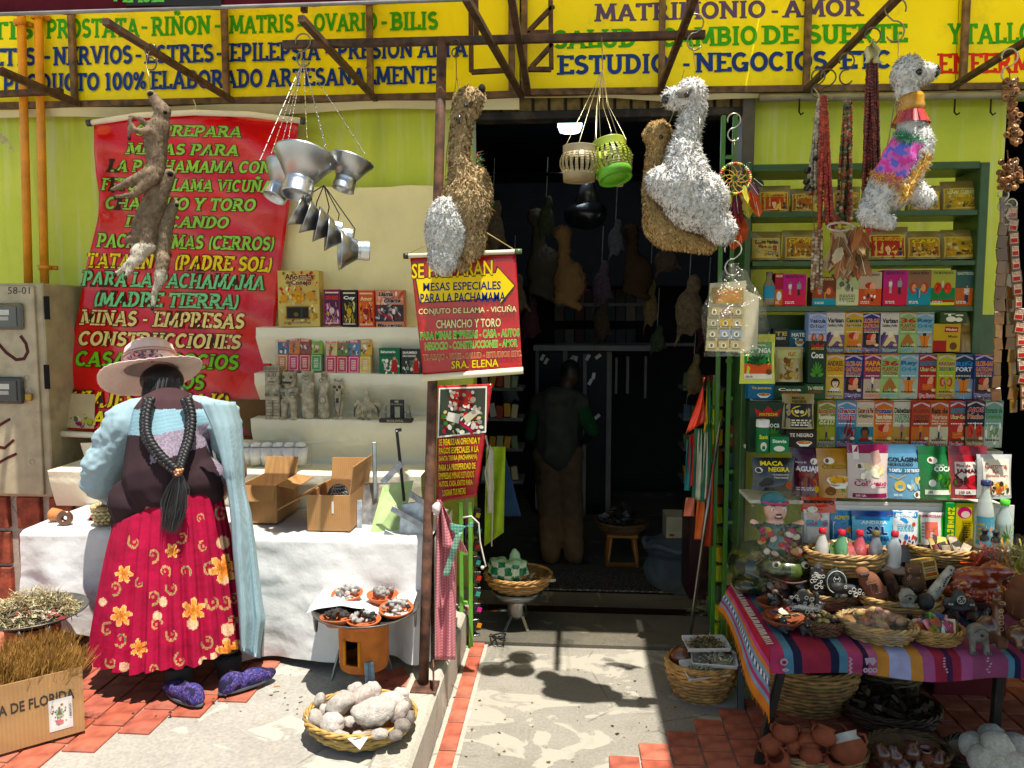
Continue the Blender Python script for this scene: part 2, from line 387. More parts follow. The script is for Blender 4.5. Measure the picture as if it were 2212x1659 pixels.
MATS['awning']=m_awn;MATS['pumice']=std(.95,nz=.2,ns=5,bs=.35,bsc=14,bd=.015,spec=.1);MATS['signboard']=std(.5,nz=.1,ns=1.6,bs=.15,bsc=4,bd=.02,spec=.25,dirt=.22,sat=1.1);MATS['sky_block_tarp']=std(.8,nz=.2,bs=.3,bsc=10)
def arc(cx,cy,rx,ry,a0,a1,n=9):return[(cx+rx*math.cos(rad(a0+(a1-a0)*i/n)),cy+ry*math.sin(rad(a0+(a1-a0)*i/n)))for i in range(n+1)]
L_,H_=.1,.9
GL={'A':(.9,[[(.15,.05),(.45,.93)],[(.45,.93),(.76,.05)],[(.28,.32),(.62,.32)]],[(.13,.05),(.76,.05)]),'B':(.8,[[(.2,.04),(.2,.96)],[(.2,H_)]+arc(.42,.71,.2,.19,90,-90)+[(.2,.52)],[(.42,.52)]+arc(.44,.31,.24,.21,90,-90)+[(.2,L_)]],[(.14,.06),(.14,.94)]),'C':(.78,[arc(.42,.5,.3,.4,42,318,14)],[]),'D':(.84,[[(.2,.04),(.2,.96)],[(.2,H_),(.36,H_)]+arc(.38,.5,.32,.4,90,-90)+[(.2,L_)]],[(.14,.06),(.14,.94)]),'E':(.76,[[(.2,.04),(.2,.96)],[(.2,H_),(.66,H_)],[(.2,.5),(.52,.5)],[(.2,L_),(.68,L_)],[(.66,.98),(.66,.76)],[(.68,.02),(.68,.26)]],[(.14,.06),(.14,.94)]),'F':(.72,[[(.2,.04),(.2,.96)],[(.2,H_),(.64,H_)],[(.2,.5),(.52,.5)],[(.64,.98),(.64,.76)]],[(.2,.06),(.14,.94)]),'G':(.86,[arc(.42,.5,.3,.4,45,318,14),[(.68,.02),(.68,.42)],[(.48,.43),(.8,.43)]],[]),'H':(.92,[[(.2,.04),(.2,.96)],[(.72,.04),(.72,.96)],[(.2,.5),(.72,.5)]],[(.2,.06),(.2,.94),(.72,.06),(.72,.94)]),'I':(.42,[[(.21,.04),(.21,.96)]],[(.21,.06),(.21,.94)]),'J':(.6,[[(.4,.96),(.4,.25)]+arc(.25,.25,.15,.15,0,-150,6)],[(.4,.94)]),'L':(.7,[[(.2,.04),(.2,.96)],[(.2,L_),(.62,L_)],[(.62,.02),(.62,.3)]],[(.2,.94),(.14,.06)]),'M':(1.06,[[(.16,.04),(.22,.94)],[(.22,.92),(.52,.15)],[(.52,.15),(.83,.92)],[(.83,.94),(.9,.04)]],[(.15,.06),(.17,.94),(.9,.06),(.88,.94)]),'N':(.94,[[(.2,.04),(.2,.94)],[(.2,.92),(.74,.1)],[(.74,.06),(.74,.96)]],[(.19,.06),(.15,.94),(.76,.94)]),'O':(.86,[arc(.43,.5,.31,.4,0,360,20)],[]),'P':(.76,[[(.2,.04),(.2,.96)],[(.2,H_)]+arc(.42,.67,.22,.23,90,-90)+[(.2,.44)]],[(.2,.06),(.14,.94)]),'R':(.86,[[(.2,.04),(.2,.96)],[(.2,H_)]+arc(.42,.69,.2,.21,90,-90)+[(.2,.48)],[(.44,.46),(.72,.08)]],[(.2,.06),(.14,.94),(.76,.06)]),'S':(.7,[arc(.36,.7,.22,.2,30,250,8)[:-1]+arc(.35,.3,.24,.2,80,-150,9)],[]),'T':(.78,[[(.39,.04),(.39,.96)],[(.1,H_),(.68,H_)],[(.1,.98),(.1,.74)],[(.68,.98),(.68,.74)]],[(.39,.06)]),'U':(.86,[[(.2,.94),(.2,.34)]+arc(.43,.34,.23,.25,180,360,8)+[(.66,.94)]],[(.2,.94),(.66,.94)]),'V':(.88,[[(.16,.95),(.45,.08)],[(.45,.08),(.74,.95)]],[(.14,.94),(.75,.94)]),'X':(.84,[[(.16,.95),(.68,.05)],[(.68,.95),(.16,.05)]],[(.16,.94),(.68,.94),(.16,.06),(.68,.06)]),'Y':(.84,[[(.14,.95),(.42,.48)],[(.7,.95),(.42,.48)],[(.42,.5),(.42,.04)]],[(.14,.94),(.7,.94),(.42,.06)]),'Z':(.74,[[(.12,H_),(.62,H_)],[(.62,H_),(.12,L_)],[(.12,L_),(.64,L_)]],[]),'-':(.5,[[(.1,.42),(.4,.42)]],[]),'.':(.32,[[(.1,.09),(.22,.09)]],[]),',':(.3,[[(.1,.1),(.2,-.06)]],[]),'(':(.4,[arc(.46,.45,.26,.58,125,235,8)],[]),')':(.4,[arc(-.06,.45,.26,.58,-55,55,8)],[]),' ':(.34,[],[]),'1':(.5,[[(.25,.04),(.25,.96)],[(.25,.92),(.08,.8)]],[(.25,.06)]),'0':(.7,[arc(.35,.5,.22,.4,0,360,18)],[]),'%':(.86,[arc(.2,.74,.12,.17,0,360,12),arc(.66,.26,.12,.17,0,360,12),[(.68,.98),(.18,.02)]],[]),'/':(.5,[[(.1,0),(.4,1)]],[])}
GL['Ñ']=(GL['N'][0],GL['N'][1]+[[(.28,1.12),(.42,1.2),(.52,1.12),(.66,1.2)]],GL['N'][2])
def stroke(pts,t,closed=False):
 P2=[Vector((p[0],p[1]))for p in pts];n=len(P2)
 if n>3 and(P2[0]-P2[-1]).length<1e-4:P2=P2[:-1];n-=1;closed=True
 vs=[]
 for i in range(n):
  a=P2[i]-P2[i-1]if(i>0 or closed)else P2[1]-P2[0];b=P2[(i+1)%n]-P2[i]if(i<n-1 or closed)else a
  if a.length<1e-6:a=b
  if b.length<1e-6:b=a
  a.normalize();b.normalize();m=(a+b)
  if m.length<.3:m=a
  m.normalize();nn=Vector((-m.y,m.x));k=1/max(.45,nn.dot(Vector((-a.y,a.x))))
  vs+=[P2[i]+nn*(t/2*k),P2[i]-nn*(t/2*k)]
 fs=[(2*i,2*i+1,(2*i+3)%(2*n),(2*i+2)%(2*n))for i in range(n if closed else n-1)]
 return vs,fs
def slab_text(s,t=.2,grow=0,sl=0,serif=True):
 out=[];x=0
 for ch in s:
  wd,pl,sr=GL.get(ch,GL[' ']);k=0
  for p in pl:
   thin=.72 if ch in 'AEFGHLTZN-(M%' and abs(p[0][1]-p[-1][1])<.05 else 1
   if ch in '()':thin=.8
   v,f=stroke(p,t*thin+grow);out.append(([(q.x+x+sl*q.y,q.y)for q in v],f,k));k+=1
  if serif:
   for(a,b)in sr:
    h=.055+grow/2;wd2=.165+grow/2;v=[(a-wd2,b-h),(a+wd2,b-h),(a+wd2,b+h),(a-wd2,b+h)]
    out.append(([(q[0]+x+sl*q[1],q[1])for q in v],[(0,1,2,3)],k));k+=1
  x+=wd*.98
 return out,x
_bf={}
def sans(s,bold=.02):
 key=(s,bold)
 if key not in _bf:
  cu=bpy.data.curves.new('t','FONT');cu.body=s;cu.resolution_u=2;cu.offset=bold;cu.fill_mode='FRONT'
  o=bpy.data.objects.new('t',cu);me=bpy.data.meshes.new_from_object(o)
  v=[(a.co.x,a.co.y)for a in me.vertices];f=[tuple(p.vertices)for p in me.polygons]
  bpy.data.objects.remove(o);bpy.data.curves.remove(cu);bpy.data.meshes.remove(me)
  if v:
   x0=min(a[0]for a in v);x1=max(a[0]for a in v);y0=min(a[1]for a in v);y1=max(a[1]for a in v)
   v=[((a-x0)/(x1-x0+1e-9),(b-y0)/(y1-y0+1e-9))for a,b in v]
  _bf[key]=(v,f)
 return _bf[key]
class Art:
 def __init__(s,fn):s.mb=MB();s.fn=fn;s.l=1
 def _a(s,vs,fs,col,l=None):
  s.mb.add([s.fn(x,y,s.l if l is None else l)for x,y in vs],fs,col)
 def r(s,x0,y0,x1,y1,col,nx=1,ny=1):
  vs=[(x0+(x1-x0)*i/nx,y0+(y1-y0)*j/ny)for j in range(ny+1)for i in range(nx+1)];W=nx+1
  s._a(vs,[(j*W+i,j*W+i+1,(j+1)*W+i+1,(j+1)*W+i)for j in range(ny)for i in range(nx)],col);s.l+=.25;return s
 def e(s,cx,cy,rx,ry,col,n=12,rot=0):
  c,q=math.cos(rot),math.sin(rot);pts=[]
  for i in range(n):
   a=2*PI*i/n;u,v=rx*math.cos(a),ry*math.sin(a);pts.append((cx+u*c-v*q,cy+u*q+v*c))
  s._a(pts,[tuple(range(n))],col);s.l+=.25;return s
 def p(s,pts,col):s._a(pts,[tuple(range(len(pts)))],col);s.l+=.25;return s
 def ln(s,pts,t,col):
  v,f=stroke(pts,t);s._a([(q.x,q.y)for q in v],f,col);s.l+=.25;return s
 def t(s,txt,x0,y0,x1,y1,col,font='B',out=None,bold=.02,sl=0,ow=.12,sp=0):
  if font=='S':
   g,W=slab_text(txt,sl=sl)
   f=lambda q:(x0+(x1-x0)*(q[0]-.06)/(W-.1),y0+(y1-y0)*q[1]+sp*(q[0]/W))
   if out:
    go,_=slab_text(txt,grow=ow,sl=sl)
    for v,fs,k in go:s._a([f(q)for q in v],fs,out,s.l+k*.04)
    s.l+=.5
   for v,fs,k in g:s._a([f(q)for q in v],fs,col,s.l+k*.04)
   s.l+=.5
  else:
   if out:
    v,fs=sans(txt,bold+.03);ex=.008*abs(x1-x0)*12/max(3,len(txt))*.6;ey=(y1-y0)*.07
    s._a([(x0-ex+(x1-x0+2*ex)*(a+sl*b),y0-ey+(y1-y0+2*ey)*b+sp*a)for a,b in v],fs,out);s.l+=.25
   v,fs=sans(txt,bold);s._a([(x0+(x1-x0)*(a+sl*b),y0+(y1-y0)*b+sp*a)for a,b in v],fs,col);s.l+=.25
  return s
 def done(s,par,name='print',mat='print',label=None):return s.mb.part(name,mat,par,label)
def flat(Y,eps=.0005):
 return lambda x,y,l:P(x,y,Y-eps*l)
 # ================================================================== THE SETTING
ZL=.18
YW=4.0
m=MB();m.grid(lambda u,v:(-60+120*u,-60+64.0*v,-.02+.0*u),8,8,'888888',False);setting(m,'street_ground','street')
m=MB();m.box((1.42,1.6,-.05),(3.84,4.4,.1),'888888');m.f;setting(m,'passage_floor','passage')
m=MB();m.box((-2.98,1.2,.08),(4.7,5.5,.16),'888888',bev=.01);lp=setting(m,'raised_pavement','pavement')
m=MB();m.box((-.57,1.6,.085),(.14,4.7,.19),'999999',bev=.015);setting(m,'pavement_kerb','kerb')
def tiles(base,spots,dx,dy,z,seed):
 me=[None]*4
 for k in range(4):
  b=MB();b.box((0,0,0),(dx-.007,dy-.007,.012),vary(('c2644a','b85a40','cc7055','b35c46')[k],.08),bev=.0025);me[k]=b.mesh('tile')
 for i,(x,y)in enumerate(spots):
  share(me[random.randrange(4)],'tile',base,(x,y,z+random.uniform(-.0008,.0012)),(0,0,random.uniform(-.01,.01)))
  for q in me:q.materials.append(M('tile'))
sp=[(-.445,3.60-.2*i)for i in range(11)]
pf=bpy.data.objects['passage_floor']
tiles(pf,sp,.072,.2,.0045,1)
m=MB();m.box((-.445,2.5,.001),(.1,2.45,.003),'a9a294');o=setting(m,'tile_bed_strip','kerb')
sp=[]
for c in range(0,22):
 x=.205+.116*c;top=2.72+.094*c
 if top>3.95:top=3.95
 y=top-.06
 while y>2.3:sp.append((x,y));y-=.116
tiles(pf,sp,.116,.116,.0045,2)
sp=[]
for c in range(0,19):
 x=-1.205-.122*c;lo=2.70-.122*c
 y=lo+.083
 k=0
 while y<3.9:sp.append((x-.061,y));y+=.165
tiles(lp,sp,.122,.165,ZL-.0175,3)
b=MB();b.box((0,0,0),(.13,.16,.012),'c2644a',bev=.003);me=b.mesh('tile');me.materials.append(M('tile'))
share(me,'tile',lp,(-.70,2.93,ZL-.0165),(0,0,.5));share(me,'tile',lp,(-.80,3.03,ZL-.0170),(0,0,.1))
m=MB();a=G(1200,1398);yb=a.y;m.box((.25,(yb+4.05)/2,.0),(1.55,4.05-yb,.055),'666666',bev=.01);setting(m,'door_threshold','slab')
m=MB();m.box((.5,4.7,-.5),(5.4,1.1,.1),'555555');m.box((.5,7.3,-.33),(5.4,4.2,.1),'555555');setting(m,'shop_floor','slab')
m=MB();m.box((.24,5.42,-.273),(1.5,.38,.012),'777777');setting(m,'shop_terrazzo_step','terrazzo')
m=MB();m.box((.24,5.22,-.37),(1.6,.02,.18),'2a0b0b');setting(m,'shop_step_riser','dark')
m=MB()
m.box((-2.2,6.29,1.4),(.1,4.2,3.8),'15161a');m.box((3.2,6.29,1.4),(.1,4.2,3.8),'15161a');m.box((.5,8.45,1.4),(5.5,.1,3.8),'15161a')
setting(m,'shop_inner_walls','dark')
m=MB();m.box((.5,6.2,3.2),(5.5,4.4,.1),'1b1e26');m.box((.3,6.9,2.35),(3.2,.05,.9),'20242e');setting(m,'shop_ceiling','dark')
def wallbox(x0,x1,z0,z1,name,mat,label,y0=YW,th=.16,col='ffffff',cat='wall'):
 m=MB();m.box(((x0+x1)/2,y0+th/2,(z0+z1)/2),(x1-x0,th,z1-z0),col,bev=.006);return m.thing(name,mat,label,cat)
XL=P(1022,700,YW).x;XR=P(1612,700,YW).x;XR2=P(2152,700,YW).x
wallbox(-5,XL,0,4.2,'lime_wall','limewall','peeling lime green plaster wall behind the left stall and big red banner')
wallbox(XR,XR2,0,4.2,'lime_wall','limewall','lime green plaster wall behind the green shelving right of the doorway')
wallbox(XL,XR,2.86,4.2,'lime_wall','limewall','strip of wall above the shop doorway, behind the yellow signs',y0=4.02)
wallbox(XR2+.9,5.5,0,4.2,'lime_wall','limewall','lime wall at the far right edge, beyond the hanging sachets')
wallbox(XR2,XR2+.9,2.7,4.2,'lime_wall','limewall','piece of wall over the dark side opening on the right',y0=4.02)
m=MB();a=P(1600,225,YW);m.box((XR-.03,YW-.02,1.35),(.06,.12,2.75),'4a4436',bev=.004);m.thing('door_jamb','paint','weathered grey brown post at the right side of the doorway','door frame')
sh=T('shutter_box','corrugated brown metal fascia above the dark shop doorway','shutter',(.2,YW-.02,2.55))
x=P(1030,230,YW).x;xe=P(1612,230,YW).x;z0=P(1300,243,YW).z;z1=P(1300,200,YW).z
m=MB();m.box((0,0,0),(.068,.012,z1-z0),'94804c',bev=.004);m.box((.037,.008,0),(.012,.012,z1-z0),'2b2415');me=m.mesh('slat');me.materials.append(M('rust'))
while x<xe:share(me,'slat',sh,(x-.2,random.uniform(-.006,.006),(z0+z1)/2-2.55));x+=.082
m=MB();m.box((.19,YW-.01,z0-.02),(xe-P(1030,230,YW).x,.1,.04),'1c1a16',bev=.004);m.part('lintel_bar','rust',sh)
YS=3.9
def sign(x0,x1,ytop,yb0,yb1,label,texts,bars):
 a=P(x0,yb0,YS);b=P(x1,yb1,YS);zt=3.33
 m=None;t=T('shop_sign',label,'sign',((a.x+b.x)/2,YS+.04,min(a.z,b.z)),group='yellow painted signs over the shop')
 m=MB();q=[a,b,Vector((b.x,YS,zt)),Vector((a.x,YS,zt))];m.ext(q,(0,.06,0),'f8e63a');m.part('panel','signboard',t)
 A=Art(flat(YS,.0006))
 for tx,xa,xb,yt,yb,col,sp in texts:A.t(tx,xa,yb,xb,yt,col,'S',sp=sp)
 A.done(t,'lettering')
 m=MB();e=Vector((0,-.022,0));m.bar(a+e,b+e,.03,.03,'6b4f33');m.part('frame','rust',t)
 for xx in bars:
  m=MB();c=P(xx,yb0+(yb1-yb0)*(xx-x0)/(x1-x0),YS)+e;m.bar(c,Vector((c.x,c.y,zt)),.03,.028,vary('80603f'),.003);m.part('frame_post','rust',t)
 hw=.045 if x0<0 else .012;m=MB();m.grid(lambda u,v:a.lerp(b,u)+Vector((0,-.01+.02*v+.012*math.sin(u*23),-.015-hw*v+.012*math.sin(u*9+1)*v)),40,2,'d8cfa0');m.part('loose_lower_hem','paper',t)
 return t
gr,nv,pu,re_='3f9e2c','3a4a86','5d5070','d8392a'
sign(-60,1122,0,233,207,'yellow sign above the left stall listing PROSTATA, RIÑON, NERVIOS and EPILEPSIA',[('ITIS',-38,70,47,87,gr,-2),('-',78,94,44,84,gr,0),('PROSTATA',101,299,41,84,gr,-4),('-',304,320,36,77,gr,0),('RIÑON',328,454,36,78,gr,-3),('-',462,478,33,74,gr,0),('MATRIS',497,633,33,73,gr,-3),('-',641,657,30,72,gr,0),('OVARIO',679,814,29,69,gr,-3),('-',822,838,26,66,gr,0),('BILIS',845,945,26,66,gr,-2),('DIABETIS',-130,76,106,146,nv,-4),('-',94,110,100,141,nv,0),('NERVIOS',116,284,101,142,nv,-4),('-',291,307,97,138,nv,0),('ESTRES',314,460,97,138,nv,-3),('-',466,482,93,134,nv,0),('EPILEPSIA',497,690,93,134,nv,-4),('-',701,717,89,130,nv,0),('PRESION',729,891,88,129,nv,-3),('ALTA',904,1008,84,125,nv,-2),('PRODUCTO',7,213,160,200,nv,-4),('100%',227,314,156,196,nv,-2),('ELABORADO',326,566,153,194,nv,-5),('ARTESANALMENTE',578,946,148,188,nv,-7),('ULCERA',734,850,-30,8,re_,-2)],[168,494,803,1106])
sign(1127,2062,0,203,191,'yellow sign above the doorway reading MATRIMONIO, AMOR, SALUD and NEGOCIOS',[('MATRIMONIO',1287,1652,8,47,pu,-8),('-',1665,1683,2,42,pu,0),('AMOR',1694,1861,-1,38,pu,-3),('SALUD',1197,1373,65,106,gr,-4),('-',1390,1408,62,104,gr,0),('CAMBIO',1430,1634,60,102,gr,-5),('DE',1649,1723,55,96,gr,-1),('SUERTE',1745,1958,53,95,gr,-3),('ESTUDIO',1207,1443,119,162,nv,-4),('-',1474,1492,115,158,nv,0),('NEGOCIOS',1503,1786,114,157,nv,-5),('ETC.',1818,1939,109,150,nv,-2)],[1133,1427,1738])
sign(2064,2500,0,191,186,'yellow sign cut by the right frame edge with green TALLO and red ENFERM',[('Y',2050,2076,50,96,gr,0),('TALLOS',2084,2260,50,96,gr,-3),('ENFERMEDADES',2028,2420,115,160,re_,-5)],[2074])
m=MB();m.box((-2.3,3.52,3.42),(3.8,1.0,.012),'ccbb77');m.thing('canopy_sheet','awning','narrow translucent canopy sheet above the left stall','awning')
m=MB();m.box((.28,3.47,3.44),(1.36,1.1,.012),'ccbb77');m.thing('canopy_sheet','awning','translucent canopy sheet above the shop doorway','awning')
aw=T('canopy_sheet','large translucent cream canopy shading the right stall','awning',(2.3,2.6,3.4))
XS0=.96
for nm,x0,x1,y0,y1 in(('front_panel',XS0,4.4,-2.6,2.06),('middle_panel',1.66,4.4,2.061,2.36),('middle_panel',XS0,1.27,2.061,2.429),('rear_panel',XS0,1.66,2.43,4.0),('rear_panel',2.3,4.4,2.361,4.0),('rear_panel',1.661,2.299,2.66,4.0)):  # gaps let sun patches through; opaque front extended out of view to darken the stall
 m=MB();m.box(((x0+x1)/2,(y0+y1)/2,3.4),(x1-x0,y1-y0,.012),'6a5a3c');m.part(nm,'sky_block_tarp' if nm=='front_panel' else 'awning',aw)
ir=T('awning_frame','rusty square iron awning frame crossing in front of the yellow signs','frame',(0,YS,2.75))
rc='5a3a26'
def ibar(a,b,w=.027,nm='beam'):
 m=MB();m.bar(a,b,w,w,vary(rc),.003);return m.part(nm,'rust',ir)
for px,py,yf in((170,226,2.8),(500,216,2.8),(811,214,2.8),(1127,208,2.72),(1142,203,2.72),(1424,198,2.72),(1741,194,2.6),(2057,188,2.3)):
 a=P(px,py,YS-.04);b=Vector((a.x,yf,a.z+(.01 if px>900 else-.012)));
 if px==1127:b.x-=.12
 ibar(a,b)
ibar(P(612,97,3.17),P(1523,75,3.17),.03,'cross_bar')
ibar(P(0,150,3.55),P(170,223,YS-.05));ibar(P(-60,206,3.8),P(135,197,3.8),.03)
for pts in([(1017,-20),(1018,156)],[(1018,156),(1092,152)],[(1189,-20),(1191,150)],[(1191,150),(1140,150)],[(1196,12),(1138,72)],[(1194,95),(1147,146)],[(1138,72),(1190,70)],[(1028,-20),(1029,78)]):
 ibar(P(*pts[0],3.7),P(*pts[1],3.7),.022,'brace')
for px,py in((240,-10),(657,5),(1490,0)):
 ibar(P(px,py-40,3.3),P(px,py+22,3.3),.026,'strut')
def hook(par,c,h=.1,r=.003,name='hook',col='6a6258',flip=1):
 m=MB();R=h*.24;pts=[]
 for i in range(11):a=rad(200-i*25);pts.append(Vector((flip*R*math.cos(a),0,-R+R*math.sin(a)))+Vector(c))
 c2=Vector(c)+Vector((0,0,-h+R))
 for i in range(11):a=rad(100-i*25);pts.append(c2+Vector((-flip*R*math.cos(a)*.9,0,R*math.sin(a))))
 m.tube(pts,r,col,5);return m.part(name,'steel',par)
m=MB();pts=[P(955,85,3.17),P(950,300,3.13),P(938,700,3.06),P(930,980,3.0),P(921,1250,2.92),P(914,1508,2.845)]
m.tube(pts,.0205,'6e4632',14)
pl=T('iron_pole','rusty round iron pole standing on the kerb between stall and doorway','pole',pts[-1]);m.part('shaft','rust',pl)
c=pts[-1];m=MB();m.box((c.x+.01,c.y-.01,ZL+.004),(.1,.1,.008),'6e4632',bev=.002);m.box((c.x+.045,c.y-.02,ZL+.055),(.006,.07,.1),'7a5240',rotm(0,0,.2),bev=.002);m.part('base_plate','rust',pl)
vl=T('valance','dark red valance strip along the top left above the yellow sign','valance',(-2.2,3.05,2.8))
a=P(-40,33,3.05);b=P(1000,0,3.05)
m=MB();m.grid(lambda u,v:a.lerp(b,u)+Vector((0,.004*math.sin(u*40),.006*math.sin(u*60)*(1-v)+.55*v)),60,3,'5e1626',thick=(0,.006,0));m.part('cloth','cloth',vl)
m=MB();m.tube([a+Vector((0,-.004,0)),b+Vector((0,-.004,0))],.008,'8f8c88',8);m.part('hem','cloth',vl)
A=Art(lambda x,y,l:P(x,y,3.038-.0006*l));A.r(272,12,478,-60,'1c1a18');A.t('VIAJE',236,5,352,-30,'6aa35a','S');A.done(vl,'lettering')
for k,(x0,x1,yt,yb,lb)in enumerate(((43,62,45,600,'left yellow gas pipe running down to the meter cabinet'),(80,97,30,600,'right yellow gas pipe with a clamp above the meter cabinet'))):
 t=T('gas_pipe',lb,'pipe',P(x1,yb,3.86),group='yellow gas pipes')
 m=MB();m.tube([P(x0,yt-120,3.86),P(x1,yb+30,3.86)],.021,'e0941a',14);m.part('tube','paint',t)
 for yy in((50,)if k==0 else(36,578)):
  c=P(x0+(x1-x0)*(yy-yt)/(yb-yt),yy,3.86);m=MB();m.lathe([(.021,-.014),(.03,-.012),(.03,.012),(.021,.014)],'d98a14',14,c);m.box(c+Vector((.035,.03,0)),(.03,.02,.022),'c9821a',bev=.003);m.part('clamp','paint',t)
YM=3.62
a=P(-60,612,YM);b=P(112,1075,YM)
mc=T('meter_cabinet','beige metal electricity meter cabinet numbered 58-01 at the left edge','meter cabinet',((a.x+b.x)/2,YM,b.z))
Xr=b.x
m=MB();m.box(((a.x+Xr)/2,YM+.2,(a.z+b.z)/2),(Xr-a.x,.38,a.z-b.z),'a89c7c',bev=.006);m.part('body','paint',mc)
m=MB();dx=P(82,800,YM).x;m.box(((a.x+dx)/2,YM+.003,(a.z+b.z)/2),(dx-a.x,.014,a.z-b.z-.03),'b0a484',bev=.003);m.part('front_door','paint',mc)
for y0,y1 in((655,712),(814,872)):
 c=P(18,(y0+y1)/2,YM-.012);hh=(P(0,y0,YM).z-P(0,y1,YM).z)/2;ww=hh*1.25;wn=T('meter_window',None,None,c);
 m=MB();m.box(c+Vector((0,-.005,0)),(ww*2,.02,hh*2),'17181a',bev=.014);f=m.part('meter_window','glaze',mc)
 m=MB();m.box(c+Vector((-.006,-.017,0)),(ww*1.5,.006,hh*1.5),'33383c',bev=.006);m.part('glass','glaze',f)
 A=Art(lambda x,y,l:Vector((x,c.y-.0206-.0003*l,y)));A.r(c.x-ww*.6,c.z+hh*.1,c.x+ww*.25,c.z+hh*.5,'c5c6bd');A.r(c.x-ww*.6,c.z-hh*.3,c.x+ww*.2,c.z-hh*.02,'a7a9a0');A.done(f,'dial')
 bpy.data.objects.remove(wn)
A=Art(flat(YM-.0045,.0004));A.t('58-01',17,635,64,620,'26221d',bold=-.005)
A.ln([(-4,742),(14,762),(35,777),(52,775),(60,760),(56,742),(44,725)],7,'4a1d1c');A.ln([(-4,1000),(18,988),(36,980)],6,'4a1d1c');A.ln([(-4,920),(22,905)],6,'4a1d1c');A.ln([(-5,965),(10,968),(30,950)],6,'4a1d1c')
A.done(mc,'markings')
for c in(P(59,816-0,YM),P(71,997,YM)):
 m=MB();m.lathe([(.001,-.008),(.012,-.008),(.013,0)],'8f8f90',12,c+Vector((0,-.006,0)),rotm(PI/2));m.part('lock','steel',mc)
c=P(62,858,YM-.02);m=MB();m.box(c,(.036,.014,.036),'b08a3c',bev=.004);f=m.part('padlock','steel',mc)
m=MB();m.tube([c+Vector((-.011,0,.015)),c+Vector((-.011,0,.036)),c+Vector((0,0,.047)),c+Vector((.011,0,.036)),c+Vector((.011,0,.015))],.003,'a8a8a8',6);m.part('shackle','steel',f)
for y0,y1 in((640,690),(788,840)):
 c=P(103,(y0+y1)/2,YM-.001);m=MB();m.box(c+Vector((-.004,0,0)),(.028,.004,P(0,y0,YM).z-P(0,y1,YM).z),'050505');m.part('slot','dark',mc)
br=T('brick_pier','red brick pier with cement joints under the meter cabinet','brick pier',(-2.55,3.75,ZL))
m=MB();z1=b.z;m.box((-2.75,3.83,(z1+ZL)/2),(.9,.3,z1-ZL),'7d7568',bev=.005);m.part('mortar','kerb',br)
mb_=MB();mb_.box((0,0,0),(.125,.05,.165),'9c4a2e',bev=.005);me=mb_.mesh('brick');me.materials.append(M('brick'))
z=z1-.09
while z>ZL+.05:
 for k in range(5):share(me,'brick',br,(-2.40-.175*k+2.55,3.675-3.75,z-ZL),(0,0,random.uniform(-.02,.02)))
 z-=.185
rl=T('hook_rail','grey plastic pipe rail with black hooks above the right lime wall','rail',P(1900,212,3.9))
m=MB();m.tube([P(1640,212,3.88),P(2240,205,3.88)],.019,'8a836b',12);m.part('pipe','paint',rl)
for x in(1727,1990-12,2063,2141,2165+20):
 c=P(x,214,3.84);m=MB();m.tube([c,c+Vector((0,0,-.06)),c+Vector((.006,-.01,-.075)),c+Vector((.018,-.01,-.066))],.0045,'2a2a26',6);m.part('hook','steel',rl)
m=MB();random.seed(3)
for i in range(150):
 c=G(random.uniform(250,1500),random.uniform(1440,1655),0);z=ZL+.003 if c.x<-.66 else .003
 if-.7<c.x<-.5:continue
 c=Vector((c.x,c.y,z));a=random.uniform(0,6);d=Vector((math.cos(a),math.sin(a),0))*random.uniform(.002,.009);e=Vector((-d.y,d.x,0))*random.uniform(.3,.8);m.add([c-d-e,c+d-e*.6,c+d*.8+e,c-d*.7+e*1.2],[(0,1,2,3)],random.choice(['5a5040','8a7a5c','3a342c','b8ab90','6a6a3c','7c4a34']))
m.thing('ground_litter','dry','scattered specks of dry leaf and grit on the pavement and passage','litter',kind='stuff')
